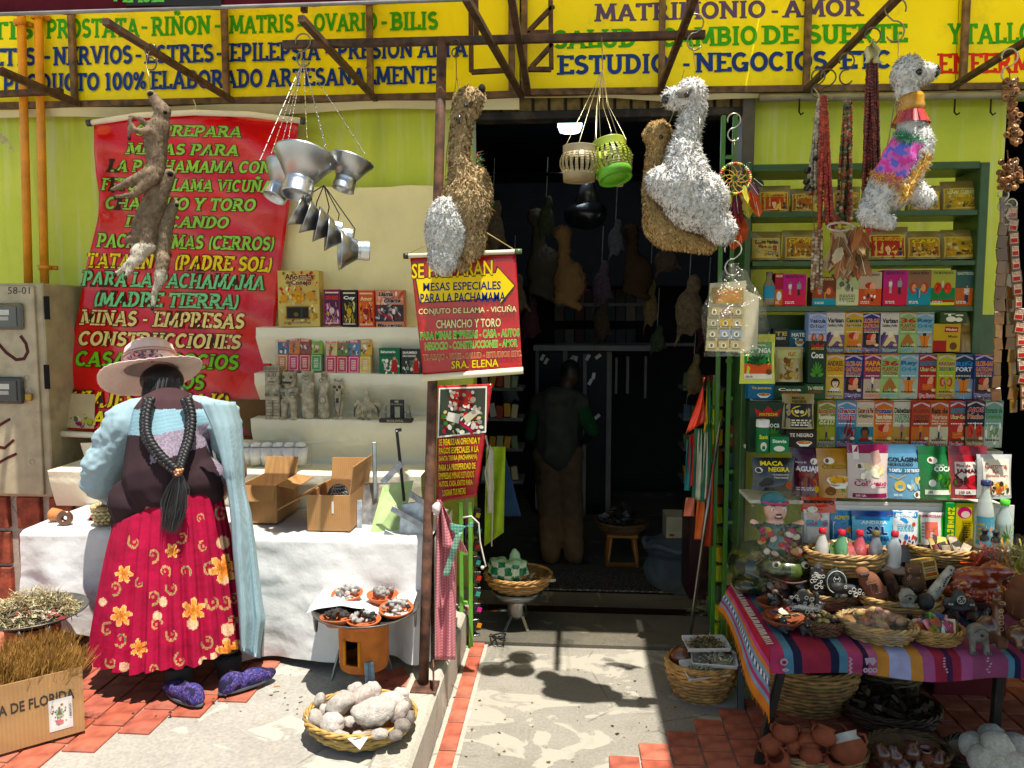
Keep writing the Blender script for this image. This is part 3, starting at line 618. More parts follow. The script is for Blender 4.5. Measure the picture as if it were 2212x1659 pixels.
# ================================================================== shared makers of goods
def carton(x0,y0,x1,y1,Y,col,label,art=None,name='tea_box',cat='box',d=.05,group=None,rz=0,rx=0,mat='carton',top=None):
 w=S(x1-x0,Y);h=P((x0+x1)/2,y0,Y).z-P((x0+x1)/2,y1,Y).z;c=P((x0+x1)/2,y1,Y)
 t=T(name,label,cat,(c.x,Y+d/2,c.z),group,(rx,0,rz))
 m=MB();m.box((0,0,h/2),(w*.985,d,h*.995),col,bev=.0015)
 m.part('box_body',mat,t,world=False)
 A=Art(lambda u,v,l:Vector(((u-.5)*w*.975,-d/2-.0005-.0004*l,v*h*.985+.001)))
 A.r(0,0,1,1,col)
 if art:art(A)
 A.mb.part('front_print','print',t,world=False)
 return t
def pouch(x0,y0,x1,y1,Y,col,label,art=None,name='foil_pouch',cat='pouch',th=.05,group=None,rz=0,rx=-.08,seal=None,mat='pouch',seed=0):
 w=S(x1-x0,Y);h=P((x0+x1)/2,y0,Y).z-P((x0+x1)/2,y1,Y).z;c=P((x0+x1)/2,y1,Y);random.seed(int(x0*7+y0));sd=random.random()*9
 t=T(name,label,cat,(c.x,Y+th/2,c.z),group,(rx,0,rz))
 def bulge(u,v):
  v=max(v,0);e=max(0,1-abs(2*u-1)**3.2);q=(1-v**2.2)*.85+.15*(1-v);q=max(0,q)
  return th/2*(e*q+.04)+.004*noise.noise((u*4+sd,v*5,sd))*e
 def fn(u,v,sg,o=0):
  return Vector(((u-.5)*w*(1-.05*math.sin(PI*v)),sg*(bulge(u,v)+o),v*h))
 m=MB();base=C(col);sl=C(seal)if seal else base
 for sg in(-1,1):
  vs=[fn(i/10,j/12,sg)for j in range(13)for i in range(11)]
  fs=[(j*11+i,j*11+i+1,(j+1)*11+i+1,(j+1)*11+i)for j in range(12)for i in range(10)]
  m.add(vs,fs,'ffffff',True);m.c[-120:]=[sl if(k//10)>=10 else base for k in range(120)]
 m.box((0,0,h*.87),(w*.94,.006,.002),[x*.6 for x in base]);m.part('bag_body',mat,t,world=False)
 A=Art(lambda u,v,l:fn(u,v,-1,.0012+.0004*l))
 if art:art(A);A.mb.part('front_print','print',t,world=False)
 return t
def blots(A,x0,y0,x1,y1,cols,n,r=.05,asp=1.0):
 for i in range(n):
  A.l-=.15;A.e(random.uniform(x0,x1),random.uniform(y0,y1),r*random.uniform(.5,1.3),r*asp*random.uniform(.4,1.1),vary(random.choice(cols),.25),7,random.uniform(0,3))
def pic_face(A,cx,cy,s,k=1.0,skin='d9a07c',hair='3a2018',shirt='a83232'):
 A.e(cx,cy,s*1.25,s*1.35*k,hair);A.p([(cx-s*1.9,cy-s*2.6*k),(cx-s*1.1,cy-s*1.3*k),(cx+s*1.1,cy-s*1.3*k),(cx+s*1.9,cy-s*2.6*k)],shirt)
 A.r(cx-s*.35,cy-s*1.7*k,cx+s*.35,cy-s*.8*k,skin);A.e(cx,cy-s*.1*k,s*.85,s*1.1*k,skin)
 A.e(cx-s*.35,cy+s*.1*k,s*.16,s*.09*k,'2a1a14',6);A.e(cx+s*.35,cy+s*.1*k,s*.16,s*.09*k,'2a1a14',6);A.e(cx,cy-s*.6*k,s*.28,s*.1*k,'b0413a',6);A.p([(cx-s,cy+s*.4*k),(cx+s,cy+s*.4*k),(cx+s*.5,cy+s*1.2*k),(cx-s*.5,cy+s*1.2*k)],hair)
def pic_body(A,cx,y0,y1,k=1,shirt='dddddd',pants='303550',skin='c98f6a',hair='2a1a14'):
 h=y1-y0;A.p([(cx-h*.16/k,y0),(cx+h*.16/k,y0),(cx+h*.13/k,y0+h*.42),(cx-h*.13/k,y0+h*.42)],pants)
 A.p([(cx-h*.17/k,y0+h*.4),(cx+h*.17/k,y0+h*.4),(cx+h*.22/k,y0+h*.76),(cx-h*.22/k,y0+h*.76)],shirt);A.e(cx,y0+h*.87,h*.1/k,h*.13,hair);A.e(cx+h*.02/k,y0+h*.85,h*.08/k,h*.1,skin)
 A.ln([(cx-h*.2/k,y0+h*.72),(cx-h*.24/k,y0+h*.45),(cx,y0+h*.42)],h*.06/k,skin);A.ln([(cx+h*.2/k,y0+h*.72),(cx+h*.24/k,y0+h*.48),(cx+h*.05/k,y0+h*.5)],h*.06/k,skin)
def pic_leaves(A,x0,y0,x1,y1,col='3f7a34',n=8):
 cx=(x0+x1)/2;cy=y0+(y1-y0)*.2
 for i in range(n):
  a=PI*(.1+.8*i/(n-1));L=.5;ex=cx+math.cos(a)*(x1-x0)*L*.6;ey=cy+math.sin(a)*(y1-y0)*.55
  A.e(ex,ey,(x1-x0)*.2,(y1-y0)*.09,vary(col,.3),8,math.atan2(math.sin(a)*(y1-y0),math.cos(a)*(x1-x0)));A.ln([(cx,cy),(ex,ey)],.012,'2c5424')
def pic_guts(A,cx,cy,s,k,col='d98a6a'):
 A.e(cx,cy+s*.5*k,s*.7,s*.5*k,'b8352f');A.e(cx+s*.35,cy+s*.35*k,s*.42,s*.62*k,'e6b09a',rot=.4)
 for i in range(4):A.ln([(cx-s*.7,cy-s*(.1+.2*i)*k),(cx-s*.2,cy-s*(.18+.2*i)*k),(cx+s*.3,cy-s*(.08+.2*i)*k),(cx+s*.75,cy-s*(.16+.2*i)*k)],s*.17*k,vary(col,.15))
def pic_kidneys(A,cx,cy,s,k,col='a8482c'):
 for g in(-1,1):A.e(cx+g*s*.6,cy,s*.42,s*.75*k,col);A.e(cx+g*s*.5,cy,s*.25,s*.5*k,'e0a48a');A.ln([(cx+g*s*.4,cy),(cx+g*s*.1,cy-s*.3*k),(cx+g*s*.08,cy-s*1.2*k)],s*.1,'d8b060' if g>0 else '4a6ab0')
def pic_lungs(A,cx,cy,s,k):
 for g in(-1,1):A.e(cx+g*s*.55,cy,s*.42,s*.9*k,'c8483c',rot=g*.2);blots(A,cx+g*s*.55-s*.2,cy-s*.5*k,cx+g*s*.55+s*.2,cy+s*.5*k,['8e2a26','e08070'],5,s*.12)
 A.ln([(cx,cy+s*1.1*k),(cx,cy+s*.2*k)],s*.14,'e8d8c8')
def pic_bowl(A,cx,cy,s,k,fill='e0a030',bowl='f2efe6'):
 A.e(cx,cy,s,s*.42*k,bowl);A.p([(cx-s,cy),(cx+s,cy),(cx+s*.5,cy-s*.75*k),(cx-s*.5,cy-s*.75*k)],bowl);A.e(cx,cy+s*.05*k,s*.86,s*.34*k,fill);blots(A,cx-s*.6,cy-s*.1*k,cx+s*.6,cy+s*.25*k,[fill,'f0c860','b87818'],9,s*.16)
def lines_(A,x0,x1,y0,y1,n,col):
 for i in range(n):
  y=y0+(y1-y0)*(i+.5)/n;h=(y1-y0)/n*.28;x=x0
  while x<x1-.02:
   q=min(random.uniform(.05,.16),x1-x);A.r(x,y-h,x+q*.9,y+h,col,1,1);x+=q+.02;A.l-=.25
 A.l+=.25
def basket(r,h,n=9,base=.72,col='c79a55',rim=True,ov=1.0,seg=56,dark='8a6230',sd=1):
 """coiled wicker: strands that wave in and out around upright stakes"""
 m=MB();random.seed(sd)
 for k in range(n):
  t=k/(n-1);rr=r*(base+(1-base)*math.sin(t*PI/2));z=h*t;pts=[]
  for i in range(seg):
   a=2*PI*i/seg;q=rr+.0035*(1 if(i//2+k)%2 else-1);pts.append((q*math.cos(a),q*math.sin(a)*ov,z+.002*math.sin(i*1.7+k)))
  m.tube(pts,h/n*.62,vary(col,.28),5,closed=True,sq=1.0)
 for i in range(seg//4):
  a=2*PI*(i+.5)/(seg//4);m.tube([(r*base*math.cos(a),r*base*math.sin(a)*ov,0),(r*.93*math.cos(a),r*.93*math.sin(a)*ov,h*.6),(r*math.cos(a),r*math.sin(a)*ov,h)],.003,dark,4)
 m.lathe([(.001,.004),(r*base,.004)],vary(dark),24,sy=ov)
 m.lathe([(.001,h*.06),(r*base*.97,h*.06),(r*.96,h)],dark,32,sy=ov)
 R=MB()
 for j in range(3):
  pts=[]
  for i in range(seg):
   a=2*PI*i/seg;b=a*9+j*2*PI/3;q=r+.007*math.cos(b);pts.append((q*math.cos(a),q*math.sin(a)*ov,h+.005+.006*math.sin(b)))
  R.tube(pts,.0052,vary(col,.2),5,closed=True)
 return m,R
def put_basket(name,label,loc,r,h,n=9,base=.72,col='c79a55',ov=1.0,rot=(0,0,0),group=None,sd=1,seg=56):
 t=T(name,label,'basket',loc,group,rot);m,R=basket(r,h,n,base,col,ov=ov,sd=sd,seg=seg)
 m.part('woven_body','wicker',t,world=False);R.part('rim','wicker',t,world=False);return t
def stone_mesh(name,col,r=(1,.8,.6),wob=.25,seed=0,n=14,mm=9,mat='stone'):
 m=MB();m.ell((0,0,0),r,col,None,n,mm,wob,seed);me=m.mesh(name);me.materials.append(M(mat));return me
def solo(me,name,label,cat,loc,rot=(0,0,0),sc=1,group=None):
 o=bpy.data.objects.new(name,me);COL.objects.link(o);o.location=loc;o.rotation_euler=rot;o.scale=sc if isinstance(sc,tuple)else(sc,)*3;return tag(o,label,cat,group)
def litter(mb,c,rx,ry,rz,n,cols,L=.02,w=.004,flat_=.3):
 for i in range(n):
  a=random.uniform(0,2*PI);q=math.sqrt(random.random());p=Vector((c[0]+rx*q*math.cos(a),c[1]+ry*q*math.sin(a),c[2]+rz*(1-q*q)*random.random()))
  d=Vector((random.gauss(0,1),random.gauss(0,1),random.gauss(0,flat_))).normalized()*L*random.uniform(.4,1.2);s=d.cross(Vector((random.gauss(0,.4),random.gauss(0,.4),1))).normalized()*w*random.uniform(.5,1.3)
  mb.add([p-s,p+s,p+d+s*.6,p+d-s*.6],[(0,1,2,3)],vary(random.choice(cols),.2))
 return mb
def sheet_disp(p,a=.012,s=3.0,sd=0):
 q=Vector(p)*s+Vector((sd,sd*2,0));return a*(noise.noise(q)+.5*noise.noise(q*2.3)+.3*abs(noise.noise(q*5.1)))
 # ================================================================== LEFT STALL: banner, shelves, table
LE=[(240,203),(330,203),(375,207),(420,214),(470,212),(520,200),(570,187),(620,178),(680,168),(760,148),(820,130),(870,108),(935,74)]
RE=[(240,646),(330,640),(420,628),(500,617),(580,606),(650,600),(720,592),(800,585),(870,578),(955,568)]
def ip(tb,y):
 if y<=tb[0][0]:return tb[0][1]
 for(a,p),(b,q)in zip(tb,tb[1:]):
  if y<=b:return p+(q-p)*(y-a)/(b-a)
 return tb[-1][1]
def bY(x,y):
 Y=3.86-.10*max(0,(y-600)/350)**2-.02*math.sin((x-200)/450*PI)+.012*math.sin(x*.031+y*.012)+.009*math.sin(y*.05-x*.02)
 return Y-.05*math.exp(-((x-ip(LE,y))/28)**2)*(1 if 280<y<470 else .3)
bt=T('hanging_banner','big red vinyl banner with green and yellow lettering beginning PREPARA hanging on the lime wall','banner',P(330,945,3.8))
m=MB()
def bf(u,v):
 yt=262-16*math.sin(PI*u);yb=925+22*u+(-20 if False else 0);y=yt+(yb-yt)*v;x=ip(LE,y)+(ip(RE,y)-ip(LE,y))*u;return P(x,y,bY(x,y))
m.grid(bf,44,56,'d22020',thick=(0,.003,0));m.part('vinyl_sheet','pouch',bt)
A=Art(lambda x,y,l:P(x,y,bY(x,y)-.0016-.0005*l))
g1,g2,ye,cr='a3cf78','8fcf9a','f0d21e','ead9a0';dk='33230f'
for tx,x0,x1,yt,yb,col,sp in[('SE PREPARA',292,524,268,293,g1,4),('MESAS PARA',272,518,308,333,g1,4),('LA PACHAMAMA CON',232,588,344,371,g1,4),('FETO DE LLAMA VICUÑA',218,590,384,411,g1,5),('CHANCHO Y TORO',226,554,424,452,g1,5),('INVOCANDO',269,496,464,490,g1,4),('PACHAMAMAS (CERROS)',208,597,503,534,g1,8),('TATA INTI (PADRE SOL)',186,592,545,578,ye,10),('PARA LA PACHAMAMA',176,574,584,617,g2,10),('(MADRE TIERRA)',200,520,628,661,g2,7),('MINAS - EMPRESAS',173,530,668,702,cr,9),('CONSTRUCCIONES',168,522,714,746,cr,9),('CASAS NEGOCIOS',161,517,757,791,'7fb84a',9),('VEHICULOS',217,443,800,834,'7fb84a',9),('VIAJES TRABAJO',152,495,843,879,ye,7),('AMOR SALUD',197,470,886,918,ye,5)]:
 A.t(tx,x0,yb,x1-6,yt,col,'S',out=dk,sl=.22,sp=sp,ow=.11)
A.p([(118,848),(206,852),(203,926),(84,921)],'b8ac8e');blots(A,100,862,198,918,['a9b65a','6f6a4e','7c2a55','c9a88a','54605c','8c7a4a','b04a44','d8cdb0'],95,7)
A.p([(496,862),(576,864),(569,944),(494,940)],'6a5138');A.e(530,905,34,36,'b0577c',16);A.e(530,905,22,24,'8c8070',14);blots(A,505,872,560,935,['c77a9a','8a6a50','d9b07a','8e3050','b5b0a0','6a4a30'],40,6)
A.done(bt,'lettering')
m=MB();m.tube([P(193,266,3.85),P(300,249,3.83),P(420,243,3.82),P(540,247,3.83),P(657,262,3.84)],.0145,'e3dcc4',12);m.part('top_tube','paper',bt)
m=MB();m.tube([P(193,266,3.85)+Vector((-.01,0,0)),P(199,265,3.85)],.018,'3a3a36',12);m.tube([P(651,261,3.84),P(659,262,3.84)],.018,'3a3a36',12);m.part('tube_end','plastic',bt)
a=P(66,934,3.72);b=P(570,956,3.74);m=MB();m.tube([a,b],.0155,'ddd6bd',12);m.part('bottom_tube','paper',bt)
m=MB();c=P(418,215,3.86);m.tube([c,P(424,232,3.84),P(416,244,3.82)],.003,'cfc9b0',5);m.part('hanging_cord','paper',bt)
prof=[(3.93,2.275),(3.925,1.9),(3.90,1.57),(3.75,1.562),(3.752,1.51),(3.86,1.342),(3.72,1.334),(3.724,1.28),(3.84,1.12),(3.665,1.112),(3.67,1.06),(3.73,.89),(3.45,.885),(3.455,.83),(3.50,.70)]
XA=P(148,1000,3.6).x;XB=P(928,900,3.68).x;XBt=P(940,450,3.9).x
st=T('stepped_shelf','stepped display shelf wrapped in white plastic sheet behind the left table','shelf',((XA+XB)/2,3.7,.7))
def pv(v):
 k=v*(len(prof)-1);i=min(int(k),len(prof)-2);f=k-i;return prof[i][0]*(1-f)+prof[i+1][0]*f,prof[i][1]*(1-f)+prof[i+1][1]*f
def sf(u,v):
 y,z=pv(v);xr=XBt+(XB-XBt)*min(1,max(0,(2.275-z)/.9));xl=XA if z<1.0 else P(560,700,3.8).x+(max(z,1.5)-1.5)*.06;x=xl+(xr-xl)*u
 q=sheet_disp((x,y,z),.024 if z>1.6 else .015,2.6);return Vector((x,y-abs(q),z+q*.25))
m=MB();m.grid(sf,60,84,lambda c:'f2e4a4' if c.z>1.57 else 'e6e0c4');m.part('plastic_sheet','sheet',st)
for z,y in((1.545,3.84),(1.318,3.82),(1.095,3.79),(.868,3.6)):
 m=MB();m.box(((P(565,700,3.8).x+XB)/2,y+.02,z-.014),(XB-P(565,700,3.8).x-.06,.12 if z>1 else .22,.02),'9a7c50',bev=.002);m.part('board','wood',st)
XL0=P(52,1160,3.05).x;XR0=P(932,1180,3.05).x
tb=T('stall_table','wooden table hidden under the white plastic cloth of the left stall','table',((XL0+XR0)/2,3.3,ZL))
m=MB();m.box(((XL0+XR0)/2,3.3,.69),(XR0-XL0-.06,.44,.025),'8a6a42',bev=.003);m.part('tabletop','wood',tb)
for x in(XL0+.08,XR0-.08):
 for y in(3.12,3.46):m=MB();m.box((x,y,(ZL+.675)/2),(.045,.045,.675-ZL),'7a5c3a',bev=.003);m.part('leg','wood',tb)
def cf(u,v):
 L=[(3.52,.712),(3.06,.712),(3.03,.69),(2.99,.20)];s=v*4
 x=XL0+(XR0-XL0)*u
 if s<1.4:f=s/1.4;y,z=3.52+(3.06-3.52)*f,.713
 elif s<1.6:f=(s-1.4)/.2;a=f*PI/2;y,z=3.06-.025*math.sin(a),.713-.025*(1-math.cos(a))
 else:
  f=(s-1.6)/2.4;zb=.2+.16*math.exp(-((u)/.16)**2)+.012*math.sin(u*9);y=3.035-.03*f+.040*f*math.sin(u*31+math.sin(u*13)*1.5)*min(1,f*2);z=.688+(zb-.688)*f;x-=.0*f
 q=sheet_disp((x,y,z),.016,3.4,3)+.006*noise.noise(Vector((x*3,y*3,z*14)));return Vector((x,y-(abs(q)if s>1.5 else 0),z+(q*.35 if s<1.5 else 0)))
m=MB();m.grid(cf,120,64,'d2d0cc');tc=m.thing('tablecloth','sheet','creased white plastic sheet draped over the left stall table down to the pavement','tablecloth')
m=MB();m.grid(lambda u,v:Vector((XL0+.02*math.sin(v*5)-.02*v,3.05+.47*u,.705-.40*v*(1-.2*u)+.004*math.sin(u*20))),12,12,'cfcdc8');m.part('side_drop','sheet',tc)
m=MB();m.grid(lambda u,v:Vector((XR0+.012+.03*math.sin(u*11)*v,3.04+.5*u,.71-.5*v)),14,10,'cfcdc8');m.part('side_drop','sheet',tc)
Y1,Y2,Y3=3.77,3.735,3.69
def conejo(A):
 A.r(.0,0,1,1,'c9b57e');blots(A,.05,.03,.95,.97,['d9a437','b88a3a','7a6a35','e8d9a8','8a4a2a','c9c39a','b5301f'],90,.045,.8)
 A.t('Año',.18,.84,.5,.95,'5c1420',out='e9dcae',bold=.04);A.t('del',.2,.77,.32,.83,'5c1420');A.t('Conejo',.33,.72,.82,.84,'5c1420',out='e9dcae',bold=.04)
 A.r(.52,.85,.86,.92,'5c1420');A.t('BAÑO DE',.56,.89,.82,.91,'f0e6c0');A.t('FLORECIMIENTO',.54,.86,.84,.88,'f0e6c0')
 for q in[(.5,.52,.16,.1),(.5,.62,.08,.06),(.8,.56,.1,.08),(.15,.5,.1,.07)]:A.e(*q,'cf8f28',14)
 A.e(.46,.7,.02,.05,'cf8f28');A.e(.54,.7,.02,.05,'cf8f28');blots(A,.35,.45,.65,.62,['f0c050','a86a18'],14,.03)
 A.r(.2,.13,.76,.37,'8a6a35');A.r(.22,.15,.74,.35,'14110d');A.e(.44,.22,.06,.04,'6a5a30');A.r(.55,.16,.6,.34,'2a3a2c');A.t('EXITO Y FORTUNA',.14,.05,.8,.09,'3a1c10',out='e9dcae')
carton(599,584,694,706,Y1,'c9b57e','large golden bath box reading Año del Conejo with a dark window',conejo,'ritual_box',d=.07)
def slim(bgc,ttl,tc_,cols):
 def f(A):
  A.r(.06,.03,.94,.97,bgc,2,4);A.t(ttl,.12,.72,.88,.84,tc_,out='2a1010',bold=.04);A.r(.1,.9,.9,.94,'e8d8c0');blots(A,.12,.08,.88,.66,cols,46,.085,.5)
  A.e(.5,.42,.16,.09,cols[0]);lines_(A,.1,.9,.05,.1,2,'f0e8d8')
 return f
carton(699,625,737,704,Y1,'8c2a50','slim purple soap box reading CONTRA HECHIZO, beside the big golden box',slim('4a2a48','CONTRA HECHIZO','e85a48',['d9c0c8','7a3a60','b08098','e0b070']),'ritual_box',group='slim ritual boxes on the top shelf')
carton(738,626,773,706,Y1,'1c1a18','slim black box with gold flowers reading Cuy on the top shelf',slim('181614','Cuy','f0ede0',['c9a445','6a5a28','e0cf90','2a2a22']),'ritual_box',group='slim ritual boxes on the top shelf')
carton(774,627,810,707,Y1,'d85a48','slim orange red box reading Amor on the top shelf',slim('e0704e','Amor','f4e0b0',['8a1f1c','d9a050','501818','e8c0a0']),'ritual_box',group='slim ritual boxes on the top shelf')
def cliente(A):
 A.r(0,0,1,1,'d99a86');blots(A,.05,.62,.95,.95,['e8b8a0','c86a58','f0d0b8'],24,.09,.6);A.r(0,.18,1,.62,'3a3236');blots(A,.05,.22,.95,.6,['8a8888','1f1a1e','a83240','c9c5c0','50484c'],40,.08,.6)
 pic_body(A,.65,.22,.6,1.5,'e8e8e8','181818');A.t('Llama',.1,.84,.62,.96,'221a1a',out='f4e8e0',bold=.04,sl=.08);A.t('Cliente',.28,.67,.88,.8,'221a1a',out='f4e8e0',bold=.04,sl=.08);A.t('Mas ventas',.05,.04,.93,.14,'221a1a',out='f4e8e0',bold=.04,sl=.05)
carton(811,626,874,710,Y1-.02,'c98a78','pink box reading Llama Cliente Mas ventas at the right end of the top shelf',cliente,'ritual_box',d=.06)
def grid8(x0,y0,x1,y1,label,top,bot):
 Y=Y2;w=S(x1-x0,Y);h=P(x0,y0,Y).z-P(x0,y1,Y).z;c=P((x0+x1)/2,y1,Y);t=T('wrapped_pack',label,'pack',(c.x,Y+.02,c.z),rot=(-.1,0,0))
 for r in range(2):
  for k in range(4):
   col=(top if r else bot)[k];m=MB();cx=(k-1.5)*w/4+.0*r;cz=(r+.5)*h/2;m.box((cx+.004*r,0,cz),(w/4-.002,.035,h/2-.002),col,bev=.001);b=m.part('small_box','carton',t,world=False)
   A=Art(lambda u,v,l,cx=cx,cz=cz:Vector((cx+(u-.5)*w/4*.95,-.018-.0004*l,cz+(v-.5)*h/2*.95)))
   if r:A.r(.05,.72,.95,.95,vary(bot[k],.3));A.t(random.choice(['DINERO','SUERTE','AMOR','EXITO','HOGAR']),.15,.76,.85,.9,'f4ecd0',bold=.03);pic_body(A,.5,.08,.68,1.4,vary('e0d8c8',.2),vary('40303a'));blots(A,.1,.1,.9,.6,[col,'e8e0d0','303a30','c04838'],9,.12)
   else:A.r(.08,.05,.92,.95,'f4e8dc');A.r(.12,.08,.88,.92,col);lines_(A,.3,.7,.2,.8,6,'f4e8dc')
   A.mb.part('print','print',b,world=False)
 m=MB();m.box((0,-.021,h/2),(w+.012,.001,h+.01),'ffffff');m.part('clear_wrap','film_clear',t,world=False)
grid8(594,729,697,803,'shrink wrapped block of eight little boxes, left one, with an orange and green bottom row',['4a6a90','d98a50','8a4a48','8fae2e'],['d9822e','d83a6a','c8303a','4a9a44'])
grid8(699,731,803,808,'shrink wrapped block of eight little boxes, right one, with pink and yellow bottom row',['e0c890','5a8a3a','5a88a8','e0b02e'],['d8405a','d03c50','d84878','e6bc20'])
def sah(bg_,l1,l2,red):
 def f(A):
  A.r(0,0,1,1,bg_);A.t(l1,.08,.82,.8,.92,'f4f0e6',bold=.03);A.t(l2,.08,.7,.75,.78,'1a1a16' if red else 'f0ece0',bold=.02);blots(A,.1,.08,.9,.6,['dcd8cc','4a5a4a','7a7468',bg_],30,.1,.8);A.p([(.6,.1),(.9,.1),(.88,.5),(.72,.68),(.62,.4)],'b02a28');A.e(.75,.62,.07,.06,'d9a888')
 return f
carton(818,752,865,810,Y2,'1f6a44','green incense box reading Sahumerio on the middle shelf',sah('1f6a44','Sahumerio','SAN CIPRIANO',True),'incense_box')
carton(866,754,911,811,Y2,'2e302c','dark incense box reading SAHUMERIO PACHAMAMA, partly behind the small red banner',sah('2e302c','SAHUMERIO','PACHAMAMA',False),'incense_box')
SCOL='b9ae92';SD='4a4436'
def fig(x0,y0,x1,y1,Y,label,name='stone_figure'):
 c=P((x0+x1)/2,y1,Y);w=S(x1-x0,Y);h=P(x0,y0,Y).z-P(x0,y1,Y).z;return T(name,label,'figurine',c,None),w,h
def lb(m,x,z,wx,wz,y,col=SD,d=.003):m.box((x,y,z),(wx,d,wz),col,bev=.0006)
t,w,h=fig(575,790,612,904,Y3,'square headed carved stone monolith with a fringed crown, leftmost of the figure row')
m=MB();m.box((0,0,h*.80),(w*.85,w*.7,h*.30),SCOL,bev=.006);m.box((0,0,h*.955),(w*.95,w*.8,h*.07),SCOL,bev=.003)
for i in range(11):lb(m,-w*.42+w*.084*i,h*.955,w*.02,h*.065,-w*.405)
for s in(-1,1):lb(m,s*w*.2,h*.83,w*.17,h*.05,-w*.36);lb(m,s*w*.2,h*.832,w*.11,h*.03,-w*.363,SCOL)
m.box((0,-w*.37,h*.80),(w*.12,.01,h*.12),SCOL,bev=.002);lb(m,0,h*.705,w*.3,h*.02,-w*.36);lb(m,0,h*.89,w*.8,h*.012,-w*.36);m.part('head','carved',t,world=False)
m=MB();m.box((0,0,h*.50),(w*.92,w*.62,h*.30),SCOL,bev=.005)
for s in(-1,1):
 m.box((s*w*.32,-w*.3,h*.55),(w*.22,.012,h*.12),SCOL,bev=.003);m.box((s*w*.28,-w*.31,h*.46),(w*.3,.014,h*.06),SCOL,bev=.002)
 for k in range(4):lb(m,s*w*.28,h*(.44+.013*k),w*.28,.0012,-w*.31-.0085)
m.part('torso','carved',t,world=False)
m=MB()
for s in(-1,1):
 m.box((s*w*.23,0,h*.21),(w*.42,w*.6,h*.30),SCOL,bev=.004);m.box((s*w*.23,-.004,h*.03),(w*.44,w*.66,h*.06),SCOL,bev=.003)
 for k in range(12):m.lathe([(.0015,0),(.003,0),(.003,-.0015)],SD,8,(s*w*.23+(-1,0,1)[k%3]*w*.12,-w*.302,h*(.12+.06*(k//3))),rotm(PI/2))
 for k in range(4):lb(m,s*w*.23+w*.09*(k-1.5),h*.03,.0012,h*.05,-w*.335)
m.part('legs','carved',t,world=False)
def orgfig(x0,y0,x1,y1,label,prims,extra,col=SCOL,vox=.0035,mat='carved',Y=Y3,name='stone_figure',sm=2):
 t,w,h=fig(x0,y0,x1,y1,Y,label,name);pr=[]
 for p in prims:
  if p[0]=='c':pr.append(('c',[p[1][0]*w,p[1][1]*w,p[1][2]*h],[p[2][0]*w,p[2][1]*w,p[2][2]*h],p[3]*w,p[4]*w))
  else:pr.append(('e',[p[1][0]*w,p[1][1]*w,p[1][2]*h],[p[2][0]*w,p[2][1]*w,p[2][2]*h]))
 v,f=organic(pr,vox,sm);m=MB();m.add(v,f,col,True);m.part('body',mat,t,world=False)
 m=MB();extra(m,w,h)
 if m.v:m.part('carving',mat,t,world=False)
 return t
def ring(m,x,y,z,r,col=SD,th=.0014):m.tube([(x+r*math.cos(2*PI*i/12),y,z+r*math.sin(2*PI*i/12))for i in range(12)],th,col,4,closed=True)
def jag(m,w,h):
 for s in(-1,1):
  ring(m,s*w*.2,-w*.40,h*.86,w*.07);m.ell((s*w*.2,-w*.39,h*.86),w*.045,SD)
  for k in range(4):m.box((s*w*.27+w*.07*(k-1.5),-w*.40,h*.04),(.0014,.006,h*.06),SD)
  for k in range(3):m.tube([(s*w*.12,-w*.42,h*(.50+.03*k)),(s*w*.4,-w*.36,h*(.49+.03*k))],.0014,SD,4)
 m.box((0,-w*.43,h*.755),(w*.42,.01,h*.05),'2c2820',bev=.002)
 for k in range(6):m.box((w*.07*(k-2.5),-w*.445,h*(.775 if k%2 else .74)),(w*.05,.006,h*.025),'d5ccb0',bev=.001)
 for k in range(7):m.ell((w*.1*(k-3),-w*.38,h*(.655-.012*(3-abs(k-3)))),w*.028,SD,n=6,m=4)
orgfig(607,799,649,905,'roaring jaguar stone figure seated with clawed feet, second in the figure row',[('e',(0,0,.8),(.4,.36,.17)),('e',(0,-.2,.77),(.28,.22,.09)),('c',(-.3,0,.9),(-.33,0,.97),.1,.07),('c',(.3,0,.9),(.33,0,.97),.1,.07),('e',(0,.02,.5),(.42,.34,.22)),('c',(-.42,-.1,.6),(-.2,-.32,.46),.14,.12),('c',(.42,-.1,.6),(.2,-.32,.46),.14,.12),('c',(-.24,-.15,.36),(-.26,-.2,.06),.22,.16),('c',(.24,-.15,.36),(.26,-.2,.06),.22,.16),('e',(-.27,-.3,.035),(.2,.2,.045)),('e',(.27,-.3,.035),(.2,.2,.045))],jag)
def hug(m,w,h):
 for s in(-1,1):m.tube([(s*w*.02,-w*.40,h*.86),(s*w*.16,-w*.39,h*.89),(s*w*.2,-w*.37,h*.84),(0,-w*.41,h*.79)],.0015,SD,4);m.tube([(s*w*.1,-w*.37,h*.08),(s*w*.14,-w*.38,h*.3),(s*w*.08,-w*.38,h*.4)],.0015,SD,4)
 for k in range(10):m.ell((w*.26*(1 if k%2 else .7),-w*.33,h*(.1+.032*k)),w*.02,SD,n=5,m=3)
 for k in range(4):m.tube([(w*(.12+.06*k),-w*.43,h*.6),(w*(.2+.06*k),-w*.4,h*.64)],.0013,SD,4);m.tube([(-w*.3+w*.1*k,-w*.36,h*.03),(-w*.3+w*.1*k,-w*.36,h*.07)],.0013,SD,4)
orgfig(650,798,684,905,'tall stone figure of two cats hugging with carved heart, third in the figure row',[('e',(0,0,.84),(.42,.36,.13)),('c',(-.3,0,.92),(-.34,0,.98),.12,.08),('c',(.3,0,.92),(.34,0,.98),.12,.08),('c',(0,0,.7),(0,0,.1),.42,.46),('c',(-.4,-.2,.5),(.25,-.4,.64),.1,.12),('c',(.42,-.1,.72),(.1,-.4,.6),.1,.1)],hug)
